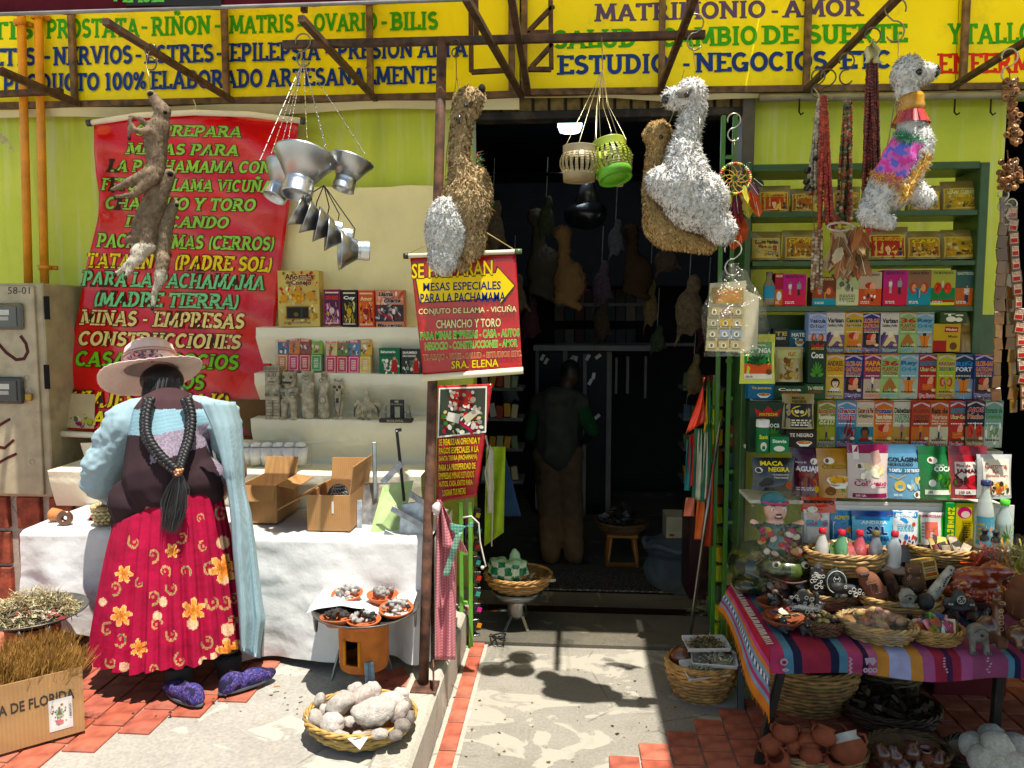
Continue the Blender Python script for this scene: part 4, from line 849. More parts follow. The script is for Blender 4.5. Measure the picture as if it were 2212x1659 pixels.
def turt(m,w,h):
 for x,z,r in((0,.4,.26),(-.05,.8,.14),(.12,.9,.1),(-.1,.18,.16)):ring(m,x*w,-w*.37,h*z,w*r)
 for a in range(6):m.tube([(w*.12*math.cos(a*PI/3),-w*.38,h*.4+w*.12*math.sin(a*PI/3)),(w*.26*math.cos(a*PI/3),-w*.36,h*.4+w*.26*math.sin(a*PI/3))],.0013,SD,4)
 m.tube([(w*.12*math.cos(i*PI/3),-w*.385,h*.4+w*.12*math.sin(i*PI/3))for i in range(6)],.0013,SD,4,closed=True)
 for k in range(5):m.tube([(-w*.3+w*.14*k,-w*.36,h*.02),(-w*.24+w*.14*k,-w*.36,h*.09)],.0013,SD,4)
orgfig(685,800,716,905,'stone figure carved with a turtle shell on its belly, fourth in the figure row',[('c',(0,0,.1),(.0,0,.5),.45,.36),('c',(.0,0,.5),(.08,0,.9),.33,.22),('e',(.1,-.1,.9),(.22,.28,.09)),('e',(0,-.22,.4),(.34,.2,.13)),('e',(.3,-.15,.7),(.15,.2,.12))],turt)
def owl(m,w,h):
 for s in(-1,1):ring(m,s*w*.2,-w*.38,h*.8,w*.11);ring(m,s*w*.2,-w*.38,h*.8,w*.06);m.ell((s*w*.2,-w*.37,h*.8),w*.03,SD);m.tube([(s*w*.3,-w*.2,h*.7),(s*w*.25,-w*.35,h*.4),(s*w*.1,-w*.35,h*.12)],.0016,SD,4)
 m.ell((0,-w*.4,h*.73),(w*.09,w*.04,h*.03),'1e1a14')
 for k in range(6):m.tube([(-w*.1+w*.04*k,-w*.36,h*.55),(-w*.1+w*.04*k,-w*.36,h*.42)],.0013,SD,4)
orgfig(718,817,747,907,'round eyed howling stone figure, fifth in the figure row',[('e',(0,0,.8),(.42,.34,.14)),('c',(-.22,0,.9),(-.26,0,.97),.1,.1),('c',(.22,0,.9),(.3,0,.97),.1,.1),('c',(0,0,.6),(0,0,.2),.34,.36),('c',(-.4,0,.6),(-.1,-.3,.56),.12,.12),('c',(.4,0,.6),(.1,-.3,.56),.12,.12),('e',(-.2,-.15,.05),(.2,.26,.06)),('e',(.22,-.15,.05),(.2,.26,.06))],owl)
def cond(m,w,h):
 for s in(-1,1):
  for k in range(6):m.tube([(s*w*(.28+.03*k),-w*.16,h*(.5-.04*k)),(s*w*(.42),-w*.14,h*(.42-.06*k)),(s*w*(.40),-w*.14,h*(.3-.04*k))],.0015,SD,4)
  ring(m,s*w*.1,-w*.24,h*.27,w*.045)
  for k in range(3):m.box((s*w*.1+w*.03*(k-1),-w*.25,h*.06),(.0014,.005,h*.09),SD)
orgfig(762,839,826,907,'stone condor figure with spread wings, standing alone in mid shelf',[('e',(0,-.02,.45),(.2,.2,.2)),('c',(0,-.04,.62),(0,-.05,.85),.13,.09),('c',(0,-.05,.88),(0,-.1,.97),.09,.03),('e',(-.32,0,.4),(.16,.1,.24)),('e',(.32,0,.4),(.16,.1,.24)),('c',(-.1,-.1,.3),(-.1,-.12,.06),.1,.08),('c',(.1,-.1,.3),(.1,-.12,.06),.1,.08),('e',(0,0,.03),(.42,.16,.05))],cond)
t,w,h=fig(820,863,893,912,Y3-.03,'dark souvenir of a carved gateway on a base reading BOLIVIA')
DB='2e2c28'
m=MB();m.box((0,0,h*.09),(w,w*.35,h*.18),DB,bev=.004);m.part('base','carved',t,world=False);A=Art(lambda x,y,l:Vector((x,-w*.175-.0005*l,y)));A.t('BOLIVIA',-w*.25,h*.04,w*.25,h*.14,'a8a490',bold=.02);A.mb.part('lettering','print',t,world=False)
m=MB();m.box((0,.02,h*.82),(w*.42,.02,h*.3),DB,bev=.003)
for s in(-1,1):m.box((s*w*.15,.02,h*.42),(w*.12,.02,h*.52),DB,bev=.002)
for k in range(8):lb(m,-w*.17+w*.048*k,h*.78,w*.025,h*.07,.0095,'a8a490',.002)
lb(m,0,h*.9,w*.12,h*.09,.0095,'a8a490',.002);m.part('gateway','carved',t,world=False)
for s in(-1,1):
 v,f=organic([('c',(s*w*.38,0,h*.2),(s*w*.36,0,h*.55),w*.09,w*.07),('e',(s*w*.36,0,h*.68),(w*.07,w*.07,h*.12)),('c',(s*w*.28,-w*.06,h*.45),(s*w*.42,-w*.06,h*.45),w*.03,w*.03)],.003,1);m=MB();m.add(v,f,'8c8878',True);m.part('idol','carved',t,world=False)
t=T('cup_bundle','bundle of white plastic cups wrapped in film on the ledge behind the cardboard boxes','cups',P(600,1030,3.62))
for i in range(6):
 c=P(530+24*i,1003,3.6);m=MB();m.lathe([(.001,0),(.026,0),(.036,.085),(.034,.085)],'f0f0ee',16,c);m.lathe([(.001,.085),(.03,.088),(.02,.105),(.001,.11)],'f0f0ee',16,c);m.part('cup_stack','plastic',t)
m=MB();m.grid(lambda u,v:P(520+155*u,962+50*v,3.55-.02*math.sin(u*17))+Vector((0,0,.006*math.sin(u*21))),24,6,'ffffff');m.part('film_wrap','film',t)
CB='b5844e'
def open_box(name,label,c,w,d,h,rz,flaps,col=CB,th=.004):
 t=T(name,label,'box',c,None,(0,0,rz));m=MB()
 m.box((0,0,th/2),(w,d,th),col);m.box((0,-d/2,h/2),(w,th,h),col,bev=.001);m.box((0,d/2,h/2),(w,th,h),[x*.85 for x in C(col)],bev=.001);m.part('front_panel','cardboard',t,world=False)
 m=MB();m.box((-w/2,0,h/2),(th,d-.005,h-.001),col,bev=.001);m.part('side_panel','cardboard',t,world=False);m=MB();m.box((w/2,0,h/2),(th,d-.005,h-.001),col,bev=.001);m.part('side_panel','cardboard',t,world=False)
 for(side,L,ang)in flaps:
  m=MB();k={'l':((-w/2,0,h),(0,0,1)),'r':((w/2,0,h),(0,0,1)),'f':((0,-d/2,h),0),'b':((0,d/2,h),0)}[side][0]
  if side in 'lr':
   M_=rotm(0,-rad(ang)if side=='l' else rad(ang),0);m.box(M_@Vector((0,0,L/2))+Vector(k),(th,d*.96,L),vary(col,.08),M_,bev=.001)
  else:
   M_=rotm(rad(ang)if side=='f' else-rad(ang),0,0);m.box(M_@Vector((0,0,L/2))+Vector(k),(w*.96,th,L),vary(col,.08),M_,bev=.001)
  m.part('flap','cardboard',t,world=False)
 return t
c=P(716,1192,3.08);w=S(97,3.08)
bx=open_box('cardboard_box','open cardboard box holding a carved skull and pot on the left stall table',(c.x-.01,3.08+.16,.722),w,.32,.152,.0,[('l',.15,118),('r',.12,8),('b',.10,12)])
m=MB();m.box((.02,-.1635,.1),(.008,.001,.05),'d9d2c4');m.part('tape','paper',bx,world=False)
c=P(560,1158,3.18)
open_box('cardboard_box','second open cardboard box on the table, half hidden by the woman',(c.x,3.18+.13,.722),S(84,3.18),.26,.165,.0,[('f',.07,160),('r',.08,100),('b',.08,20)],vary(CB,.05))
sk=P(731,1080,3.27);v,f=organic([('e',(0,0,.02),(.048,.058,.052)),('e',(0,-.04,-.02),(.034,.03,.032)),('c',(-.03,-.03,0),(.03,-.03,0),.014,.014)],.004,2)
m=MB();m.add([Vector(q)+sk for q in v],f,'4c4a48',True);t=T('carved_skull','black carved skull with white line patterns inside the open cardboard box','figurine',sk-Vector((0,0,.06)));m.part('skull','carved',t)
m=MB()
for j in range(4):
 for i in range(5):a=-.2+i*.32;p=sk+Vector((.0485*math.cos(j*.35)*math.sin(a)*1.02,-.058*math.cos(j*.35)*math.cos(a)*1.02,.02+.052*math.sin(j*.35)*1.02));m.tube([p+Vector((.007*math.cos(q),-.001,.007*math.sin(q)))for q in(0,1,2,3,4,5)],.0012,'c9c5bb',4)
m.part('white_lines','paper',t)
c=P(693,1099,3.2);m=MB();m.lathe([(.001,0),(.03,0),(.037,.02),(.034,.034),(.026,.04),(.034,.046),(.037,.058),(.03,.062),(.024,.058),(.001,.05)],'7a4c3c',20,c+Vector((0,0,-.01)));m.thing('clay_pot','glaze','small brown clay pot beside the skull in the cardboard box','pot')
m=MB();m.ell(P(712,1078,3.3),(.03,.02,.02),'a05a48',rotm(.3,.5,.2));m.thing('clay_vessel','clay','pinkish clay piece behind the pot in the cardboard box','pot')
ms=T('metal_stand','white enamel sheet metal stove stand with upright bracket beside the cardboard box','metal stand',P(790,1158,3.2))
q=[P(756,1046,3.33),P(818,1044,3.3),P(815,1150,3.2),P(764,1156,3.2)]
m=MB();m.ext(q,(0,.006,0),'b9bcbc');m.part('panel','zinc',ms);m=MB();m.bar(P(808,955,3.28),P(811,1078,3.26),.018,.012,'a9adb0',.002);m.part('upright','steel',ms)
m=MB();m.bar(P(755,1045,3.325),P(872,1044,3.3),.014,.006,'a9adb0',.001);m.part('rail','steel',ms);m=MB();m.bar(P(777,1080,3.19),P(776,1156,3.15),.022,.004,'c9cccb',.001);m.part('leg','zinc',ms)
ms=T('metal_stand','metal stand with pale green panel and tall dark bracket next to the iron pole','metal stand',P(850,1174,3.12))
q=[P(827,1050,3.22),P(893,1038,3.24),P(860,1168,3.14),P(793,1173,3.08)]
m=MB();m.ext(q,(0,.007,0),'a9bf7e');m.part('panel','paint',ms);m=MB();m.bar(P(857,930,3.15),P(873,1082,3.16),.014,.012,'3a3c3e',.002);m.bar(P(855,930,3.15),P(867,928,3.15),.01,.014,'3a3c3e');m.part('upright','steel',ms)
for a,b in(((846,1098),(912,1135)),((830,1150),(893,1178)),((885,1066),(925,1092)),((826,1043),(868,1000))):
 m=MB();m.bar(P(*a,3.08),P(*b,3.06),.005,.026,'9aa2aa',.001);m.part('leg','zinc',ms)
m=MB();m.ext([P(868,1090,3.12),P(918,1082,3.12),P(922,1160,3.09),P(862,1150,3.1)],(0,.02,0),'c5c8ca');m.part('tray','zinc',ms)
c=P(135,1130,3.15);t=T('clay_pipe','orange and brown clay pipe head on the white cloth left of the woman','pipe head',c)
m=MB();m.lathe([(.008,0),(.03,.0),(.034,.01),(.03,.02),(.012,.022),(.012,.0)],'5c3a20',18,c+Vector((.03,-.02,.03)),rotm(1.45,0,.3));m.part('ring','glaze',t);m=MB();m.lathe([(.001,0),(.024,.0),(.03,.04),(.02,.05)],'c9824e',16,c+Vector((-.02,.02,.03)),rotm(0,-1.5,0));m.part('cup','clay',t)
pouch(178,1112,222,1130,3.18,'a84848','flat red and green seed packet lying on the cloth left of the woman',lambda A:(A.r(.1,.1,.9,.5,'5a6a3a',2,2),blots(A,.1,.1,.9,.9,['c9b898','8a2a2a'],8,.08)),rx=-.9)
put_basket('small_basket','small pale basket under the woman\'s left elbow on the table',P(232,1125,3.14),.055,.06,5,.8,'d9c08a')
def board(name,label,Y,corners,bgc,texts,shapes=None,tubes=True,wv=0):
 (ax,ay),(bx_,by),(cx,cy),(dx,dy)=corners
 def f(u,v):x=(ax*(1-u)+bx_*u)*(1-v)+(dx*(1-u)+cx*u)*v;y=(ay*(1-u)+by*u)*(1-v)+(dy*(1-u)+cy*u)*v;return x,y
 yy=lambda x,y:Y+wv*math.sin(x*.04)*math.sin(y*.021+1)
 t=T(name,label,'banner',P((dx+cx)/2,max(dy,cy),Y));m=MB();m.grid(lambda u,v:(lambda q:P(q[0],q[1],yy(*q)))(f(u,v)),20,24,bgc,thick=(0,.003,0));m.part('vinyl_sheet','pouch',t)
 A=Art(lambda x,y,l:P(x,y,yy(x,y)-.003-.0007*l))
 if shapes:shapes(A)
 for a in texts:A.t(*a[:5],a[5],out=a[6]if len(a)>6 else None,bold=.018,sp=a[7]if len(a)>7 else 0)
 A.done(t,'lettering');return t
YB=3.0
def sh1(A):
 A.p([(897,600),(1069,588),(1073,574),(1114,617),(1083,658),(1082,645),(906,655)],'33230f');A.p([(899,602),(1071,590),(1075,578),(1111,617),(1081,654),(1079,643),(908,653)],'f0cf22')
t=board('hanging_banner','small red banner reading SE PREPARAN with a yellow arrow beside the iron pole',YB,[(886,557),(1114,549),(1128,797),(914,813)],'b8141c',[('SE PREPARAN',889,602,1064,570,'f0cf22','4a3a10',-8),('MESAS ESPECIALES',914,629,1082,611,'24306e',None,-4),('PARA LA PACHAMAMA',908,655,1092,634,'24306e',None,-4),('CONJUTO DE LLAMA - VICUÑA',904,683,1116,664,'ecdfae','33230f',-6),('CHANCHO Y TORO',942,710,1082,691,'ecdfae','33230f',-4),('PARA MINAS EMPRESAS - CASA - AUTOS',908,734,1122,718,'5fb85a','ecdfae',-8),('NEGOCIO - CONSTRUCCIONES - AMOR',918,756,1118,741,'5fb85a','ecdfae',-8),('TRABAJO - VIAJE - SALUD - ESTUDIOS ETC.',914,781,1127,767,'a03a3a','ecdfae',-9),('SRA. ELENA',975,797,1077,780,'f0cf22','33230f',-5)],sh1)
m=MB();m.tube([P(874,553,YB),P(1127,543,YB)],.009,'e0d8bc',10);m.part('top_tube','paper',t);m=MB();m.tube([P(911,817,YB-.004),P(1130,800,YB-.004)],.014,'e3dab4',10);m.part('bottom_tube','paper',t)
m=MB();m.tube([P(872,553,YB),P(882,553,YB)],.012,'2e3230',10);m.tube([P(1112,543,YB),P(1127,543,YB)],.0105,'5c7050',10);m.part('tube_end','plastic',t)
m=MB();m.tube([P(886,546,YB),P(960,510,YB+.05),P(985,470,YB+.1)],.0022,'b8a070',5);m.tube([P(1112,540,YB),P(1040,496,YB+.05),P(985,470,YB+.1)],.0022,'b8a070',5);m.part('string','cloth',t)
def sh2(A):
 A.p([(948,838),(1052,834),(1050,934),(945,946)],'f0ece0');A.p([(951,841),(1049,838),(1047,931),(948,942)],'3a4036');A.e(997,863,28,22,'8a4440',16);blots(A,972,845,1025,885,['c83a3c','e0dcd0','a8a090','6a2c2c'],40,5);blots(A,954,890,1040,934,['3f6a34','2c4a28','c9b890','e8e4d8','a83038','1f2220'],60,6)
 A.ln([(965,895),(1020,930)],7,'b02c48');A.p([(968,890),(995,895),(990,915),(965,908)],'d8d4c8');A.p([(1000,900),(1030,880),(1036,892),(1008,915)],'c9c0a8');blots(A,1020,845,1044,925,['c8c4bc','9a968c'],12,6)
ls=['SE REALIZAN OFRENDA Y','PAGOS ESPECIALES A LA','SANTA TIERRA (PACHAMAMA)','PARA LA PROSPERIDAD DE','EMPRESAS MINAS ESTUDIOS','AUTOS, CASA, EXITO PARA','LOGRAR TUS METAS']
t=board('hanging_banner','red poster with food photo reading SE REALIZAN OFRENDA, below the SE PREPARAN banner',3.25,[(946,833),(1064,829),(1030,1072),(942,1086)],'a8141e',[(s,946+(2 if i<6 else 10),963+18.2*i,1037-3.2*i-(0 if i<6 else 12),949+18.2*i,'f0d24a','2e140e',-5)for i,s in enumerate(ls)],sh2)
gc=T('gingham_cloth','pink and white gingham cloth hanging from the iron pole','cloth',P(958,1425,2.98))
def gf(u,v):
 y=1080+345*v;xl=943-4*v;xr=952+36*min(1,v*3)*(1-.12*v);x=xl+(xr-xl)*u;return P(x,y,3.0-.02*math.sin(u*9+v*2)-.03*v)
m=MB();m.grid(gf,16,40,'e08c92',thick=(0,.003,0));m.part('hanging_fold','gingham',gc)
m=MB();m.grid(lambda u,v:P(952+(56*v)*u+4*v,1082+98*v+16*u*v,2.96-.02*math.sin(u*7)),10,12,'e08c92',thick=(0,.003,0));m.part('corner_flap','gingham',gc)
m=MB();m.ell(P(944,1098,2.94),(.018,.016,.024),'d8c8c4',wob=.5);m.part('knot','cloth',gc)
m=MB();m.grid(lambda u,v:P(972+50*u,1126+(22*(1-abs(2*u-.6))+3)*v+10*u*(1-v)+4,2.9),10,6,'6fae96',thick=(0,.003,0));m.grid(lambda u,v:P(955+14*u+(28-30*v)*1+2,1150+95*v,2.93),3,12,'8ab29a',thick=(0,.003,0));m.thing('gingham_cloth','gingham','small green and white gingham rag tied over the pink cloth','cloth')
# ================================================================== THINGS HANGING FROM THE AWNING FRAME
def orgpx(Y,prims,vox,sm=3):
 pr=[]
 for p in prims:
  if p[0]=='c':a,b=p[1],p[2];pr.append(('c',P(a[0],a[1],Y+a[2]),P(b[0],b[1],Y+b[2]),S(p[3],Y),S(p[4],Y)))
  else:a=p[1];pr.append(('e',P(a[0],a[1],Y+a[2]),[S(q,Y)for q in p[2]],*([p[3]]if len(p)>3 else[])))
 return organic(pr,vox,sm)
def wire(par,pts,r=.0018,col='8a7a50',name='wire',mat='steel'):
 m=MB();m.tube(pts,r,col,5);return m.part(name,mat,par)
def eye(m,px,py,Y,r=.007):m.ell(P(px,py,Y),r,'0c0a09',n=8,m=6)
Y=2.9;t=T('hanging_llama','brown furry dried baby llama with a white haunch hanging against the iron pole','llama',P(985,575,Y))
v,f=orgpx(Y,[('e',(1010,225,0),(30,30,34)),('e',(1030,210,-.01),(16,18,15)),('c',(1000,245,0),(992,330,0),24,20),('c',(992,330,0),(1000,420,0),20,34),('e',(1005,450,0),(52,48,75)),('e',(1030,420,.02),(32,30,60)),('e',(1015,515,0),(34,34,48)),('c',(990,500,.04),(1000,575,.05),22,12)],.0065)
brn=lambda p:'b89c70'
m=MB();m.add(v,f,brn,True);fur(m,v,f,6500,.03,lambda p:random.choice(['dcc294','d0b486','e2cca2','c0a478']),.5);m.part('body','fleece',t)
v,f=orgpx(Y,[('e',(962,500,-.06),(42,30,72)),('e',(958,555,-.06),(32,26,38))],.0065)
m=MB();m.add(v,f,'f8f5ee',True);fur(m,v,f,3600,.026,lambda p:random.choice(['fbf8f0','ffffff','f2ede2']),.7);m.part('white_haunch','fleece',t)
m=MB();m.ell(P(1041,192,Y-.02),(.014,.012,.018),'2a221a');m.box(P(1017,225,Y-.055),(.012,.006,.026),'3a2c1e',rotm(0,.5,0),bev=.002);m.part('muzzle','fur',t)
m=MB();eye(m,1006,228,Y-.055);m.tube([P(982,255,Y-.04),P(990,265,Y-.05),P(993,250,Y-.05)],.006,'3a2c1e',6);m.part('eye','glaze',t)
wire(t,[P(985,100,3.14),P(986,165,3.0),P(1010,270,Y-.05)],.0018,'5a4a30','string');wire(t,[P(986,165,3.0),P(965,330,Y-.03),P(958,440,Y-.05)],.0018,'a08a50','string');hook(t,P(984,84,3.15),.07)
m=MB();litter(m,P(1050,400,Y-.02),.02,.03,.0,1,['3f7a34'])
for i in range(170):
 k=i/170;c=P(1030+30*k,330+125*k,Y+.01);d=Vector((random.gauss(0,1),random.gauss(0,1),random.gauss(-.3,1))).normalized()*.03;s=d.cross(Vector((0,1,0))).normalized()*.002;m.add([c-s,c+s,c+d],[(0,1,2)],random.choice(['2f6a3a','4a8a3a','b8a030','1f4a2a','a03a30']))
m.part('tinsel','bead',t)
Y=2.78;t=T('hanging_llama','beige dried baby llama hanging behind the white one','llama',P(1450,545,Y))
v,f=orgpx(Y,[('e',(1422,292,0),(28,28,30)),('e',(1402,292,-.01),(14,15,13)),('c',(1420,310,0),(1412,400,.02),21,22),('c',(1412,400,.02),(1430,470,.0),24,40),('e',(1450,480,0),(60,45,52)),('c',(1440,500,-.02),(1530,530,0),36,18),('c',(1410,440,-.02),(1420,480,-.04),20,24)],.0065)
m=MB();m.add(v,f,'b09260',True);fur(m,v,f,5200,.022,lambda p:random.choice(['dcbc84','d0ae74','e2c890','c09e66']),.5);m.part('body','fleece',t)
m=MB();eye(m,1428,296,Y-.048,.008);m.box(P(1402,286,Y-.03),(.02,.01,.014),'3a2c1c',rotm(0,.4,0),bev=.003);m.ell(P(1485,478,Y-.08),(.02,.006,.008),'2c2218',rotm(0,.5,0));m.ell(P(1505,500,Y-.07),(.03,.008,.008),'2c2218',rotm(0,.5,0));m.part('eye','glaze',t)
wire(t,[P(1478,150,2.9),P(1460,230,Y+.03),P(1432,300,Y)],.0016,'8a8060','string')
Y=2.7;t=T('hanging_llama','fluffy white dried baby llama hanging in front of the beige one','llama',P(1500,530,Y))
v,f=orgpx(Y,[('e',(1492,208,0),(31,30,34)),('e',(1458,212,-.01),(25,20,20)),('c',(1500,230,0),(1478,320,0),24,26),('c',(1478,330,0),(1480,400,0),34,58),('e',(1500,430,0),(72,52,62),(0,.6,0)),('c',(1500,430,0),(1560,498,0),46,28),('c',(1430,395,-.02),(1480,440,-.03),32,30)],.0065)
m=MB();m.add(v,f,'f8f5ee',True);fur(m,v,f,7500,.03,lambda p:random.choice(['fbf8f2','ffffff','f2eee6']),.8);m.part('body','fleece',t)
m=MB();eye(m,1484,205,Y-.058,.009);m.ell(P(1437,214,Y-.03),(.012,.01,.016),'1d1a18');m.box(P(1444,206,Y-.03),(.02,.012,.005),'2a2522');m.part('face','glaze',t)
m=MB();m.ell(P(1478,200,Y-.045),(.03,.01,.016),'8c8378',rotm(0,-.2,0));m.part('grey_patch','fur',t)
wire(t,[P(1493,84,3.02),P(1503,150,2.85),P(1496,200,Y)],.0016,'8a8060','string');hook(t,P(1502,30,3.0),.13,col='9a9484');wire(t,[P(1510,240,Y-.03),P(1512,270,Y-.05),P(1494,330,Y-.08)],.0016,'c9c4b4','string')
Y=2.6;t=T('hanging_llama','white llama dressed in pink cloth, gold tinsel and a red fringed collar','llama',P(1930,490,Y))
v,f=orgpx(Y,[('e',(1962,160,0),(32,30,36)),('e',(1998,158,-.01),(24,18,18)),('c',(1958,180,0),(1966,260,0),22,20),('c',(1966,260,0),(1975,310,0),24,36),('c',(1965,330,0),(1925,410,0),42,42),('c',(1915,400,-.02),(1880,460,-.03),34,24),('c',(1880,465,-.03),(1920,480,-.04),22,14),('c',(1960,400,0),(2000,430,-.05),26,18),('c',(1950,360,0),(1950,400,0),40,34)],.0065)
m=MB();m.add(v,f,'f8f5ee',True);fur(m,v,f,7000,.022,lambda p:random.choice(['fbf9f4','ffffff','f2efe8']),.8);m.part('body','fleece',t)
m=MB();m.ell(P(2021,153,Y-.02),(.016,.014,.02),'1a1716');eye(m,1986,155,Y-.045,.011);m.ell(P(1988,152,Y-.052),.003,'e8e8e8');m.part('face','glaze',t)
c0=P(1966,205,Y);c1=P(1968,240,Y);m=MB();m.tube([c0.lerp(c1,k/4)for k in range(5)],[.038,.042,.04,.042,.04],'c98f1e',14);m.part('gold_collar','bead',t)
m=MB()
for i in range(150):
 a=random.uniform(0,2*PI);c=c1+Vector((.038*math.cos(a),.038*math.sin(a),0));d=Vector((.02*math.cos(a),.02*math.sin(a),-.042));s=Vector((-math.sin(a),math.cos(a),0))*.0025;m.add([c-s,c+s,c+d+s,c+d-s],[(0,1,2,3)],random.choice(['c8202c','d83a50','a81824']))
m.part('red_fringe','bead',t)
def tinsel(par,pts,r,n,cols,name='tinsel'):
 m=MB()
 for i in range(n):
  k=random.random()*(len(pts)-1);j=int(k);c=pts[j].lerp(pts[j+1],k-j)+Vector((random.gauss(0,.006),random.gauss(0,.006),random.gauss(0,.006)));d=Vector((random.gauss(0,1),random.gauss(0,1),random.gauss(0,1))).normalized()*r;s=d.cross(Vector((.3,1,.2))).normalized()*.0016;m.add([c-s,c+s,c+d],[(0,1,2)],random.choice(cols))
 m.part(name,'bead',par)
tinsel(t,[P(1935,290,Y-.06),P(1965,300,Y-.09),P(2000,310,Y-.03),P(1990,300,Y+.05)],.024,420,['2f8a5a','3fb07a','7ad0a0','1f6a40'],'green_tinsel')
tinsel(t,[P(2000,335,Y-.05),P(1992,360,Y-.06),P(1965,400,Y-.09),P(1950,430,Y-.09)],.026,420,['d99a20','f0c040','b87410','f8dc80'],'gold_tinsel');tinsel(t,[P(1885,385,Y-.08),P(1925,378,Y-.1),P(1945,395,Y-.09)],.012,160,['d99a20','f0c040','c8403a'],'gold_tinsel')
def rug(u,w_,R=47):
 ax=(1974-52*w_,298+96*w_);th=PI*(-.08+1.12*u);d=Vector((96,52)).normalized();R*=(1-.16*abs(w_-.5));R+=1.5*math.sin(w_*17+u*5)
 return P(ax[0]+d.x*R*math.cos(th)*.92,ax[1]+d.y*R*math.cos(th),Y-S(R*.95,Y)*math.sin(th)-.012)
n_=30;vs_=[rug(i/n_,j/16)for j in range(17)for i in range(n_+1)];cols_=[]
for j in range(16):
 for i in range(n_):
  u,w_=i/n_,j/16;q=noise.noise(Vector((u*6,w_*5,3)));cols_.append(['d83a30','e8a020','e8e030','40b050','3080d0','d84ac0'][int((u-.04)/.05)]if .04<u<.33 else 'e048a8' if q>.1 else '6a70d8' if q<-.15 or u<.04 else 'd870c8')
m=MB();m.add(vs_,[(j*(n_+1)+i,j*(n_+1)+i+1,(j+1)*(n_+1)+i+1,(j+1)*(n_+1)+i)for j in range(16)for i in range(n_)],'ffffff',True);m.c=[C(q)for q in cols_];m.part('pink_blanket','cloth',t)
tinsel(t,[rug(i/8,1.02)for i in range(9)],.016,300,['d99a20','f0c040','c8403a','b87410'],'gold_tinsel')
wire(t,[P(1941,70,2.95),P(1940,170,Y+.05),P(1920,300,Y),P(1905,360,Y-.05)],.0016,'b0a890','string');hook(t,P(1936,-5,2.9),.15,col='9a9484',flip=-1)
FC=['8a765c','786448','9a866c']
def foetus(label,Y,prims,feet,n=1500,col='84705a',cut=None,dark=None):
 v,f=orgpx(Y,prims,.006,2);xs=[q[0]for q in v];zs=[q[2]for q in v];t=T('dried_llama_foetus',label,'llama foetus',((min(xs)+max(xs))/2,Y,min(zs)),'dried foetuses on the hook over the red banner')
 zc=P(300,cut,Y).z if cut else-9;cf_=lambda c:'c4b8a4' if c[2]<zc else col
 m=MB();m.add(v,f,cf_,True);fur(m,v,f,n,.012,lambda p:vary('cfc5b4' if p[2]<zc else random.choice(FC),.1),.35,lay=.75);m.part('body','fur',t)
 if dark:
  m=MB()
  for a in dark:m.ell(P(a[0],a[1],Y-a[2]),(S(a[3],Y),.01,S(a[4],Y)),'1c1512')
  m.part('snout','fur',t)
 m=MB()
 for a in feet:m.ell(P(a[0],a[1],Y-a[2]),(S(4,Y),S(4,Y),S(6,Y)),'3a2c20')
 m.part('hooves','fur',t)
 return t
Y=2.92
t=foetus('topmost dried brown llama foetus with its snout up, hung over the red banner',Y,[('c',(327,203,0),(350,238,0),9,17),('c',(352,240,0),(345,265,0),17,15),('c',(345,270,0),(336,300,0),22,26),('c',(336,300,0),(338,360,0),25,20),('c',(336,370,0),(318,388,-.02),22,18),('c',(325,375,-.03),(270,398,-.04),16,9),('c',(270,398,-.04),(243,410,-.04),8,5),('c',(330,385,-.03),(290,420,-.05),14,8),('c',(290,420,-.05),(250,425,-.05),6,4),('c',(325,285,-.04),(292,282,-.06),10,6),('c',(292,282,-.06),(280,262,-.06),6,4),('c',(318,270,-.03),(300,255,-.05),8,5),('c',(300,255,-.05),(281,252,-.05),5,4),('c',(281,258,-.06),(278,296,-.06),4,4)],[(243,411,.04),(249,427,.05),(279,298,.06)],1700,dark=[(326,203,.012,7,6),(357,243,.04,4,4)])
wire(t,[P(322,110,3.0),P(315,140,2.96),P(322,165,Y),P(326,200,Y)],.002,'9a8c60','string');hook(t,P(325,95,3.02),.1,flip=-1)
t=foetus('second dried brown llama foetus with white hind legs, below the topmost one',Y+.02,[('c',(365,378,0),(350,410,0),14,18),('c',(345,420,0),(322,470,0),20,26),('c',(322,470,0),(318,530,0),25,18),('c',(330,400,-.03),(305,445,-.04),8,5),('c',(305,445,-.04),(285,490,-.04),5,4),('c',(300,500,-.02),(278,520,-.03),12,9),('c',(318,530,0),(300,545,-.02),20,18),('c',(300,550,-.03),(268,580,-.04),12,7),('c',(268,580,-.04),(250,592,-.04),6,5),('c',(300,560,-.03),(290,570,-.04),12,8),('c',(285,575,-.04),(272,598,-.05),7,5)],[(248,594,.05),(271,600,.06)],1500,cut=528,dark=[(368,376,.03,7,6)])
t=foetus('third dried foetus with a long pale hind leg reaching lowest over the banner',Y+.06,[('c',(378,440,0),(368,455,0),9,15),('c',(362,460,0),(352,500,0),17,20),('c',(352,500,0),(350,560,0),20,16),('c',(352,560,-.02),(345,600,-.03),15,12),('c',(346,605,-.03),(332,635,-.03),11,6),('c',(332,635,-.03),(330,662,-.03),6,5),('c',(340,470,-.03),(318,500,-.05),7,5)],[(329,666,.04)],1300,col='8c7a62',cut=585,dark=[(382,443,.02,4,4)])
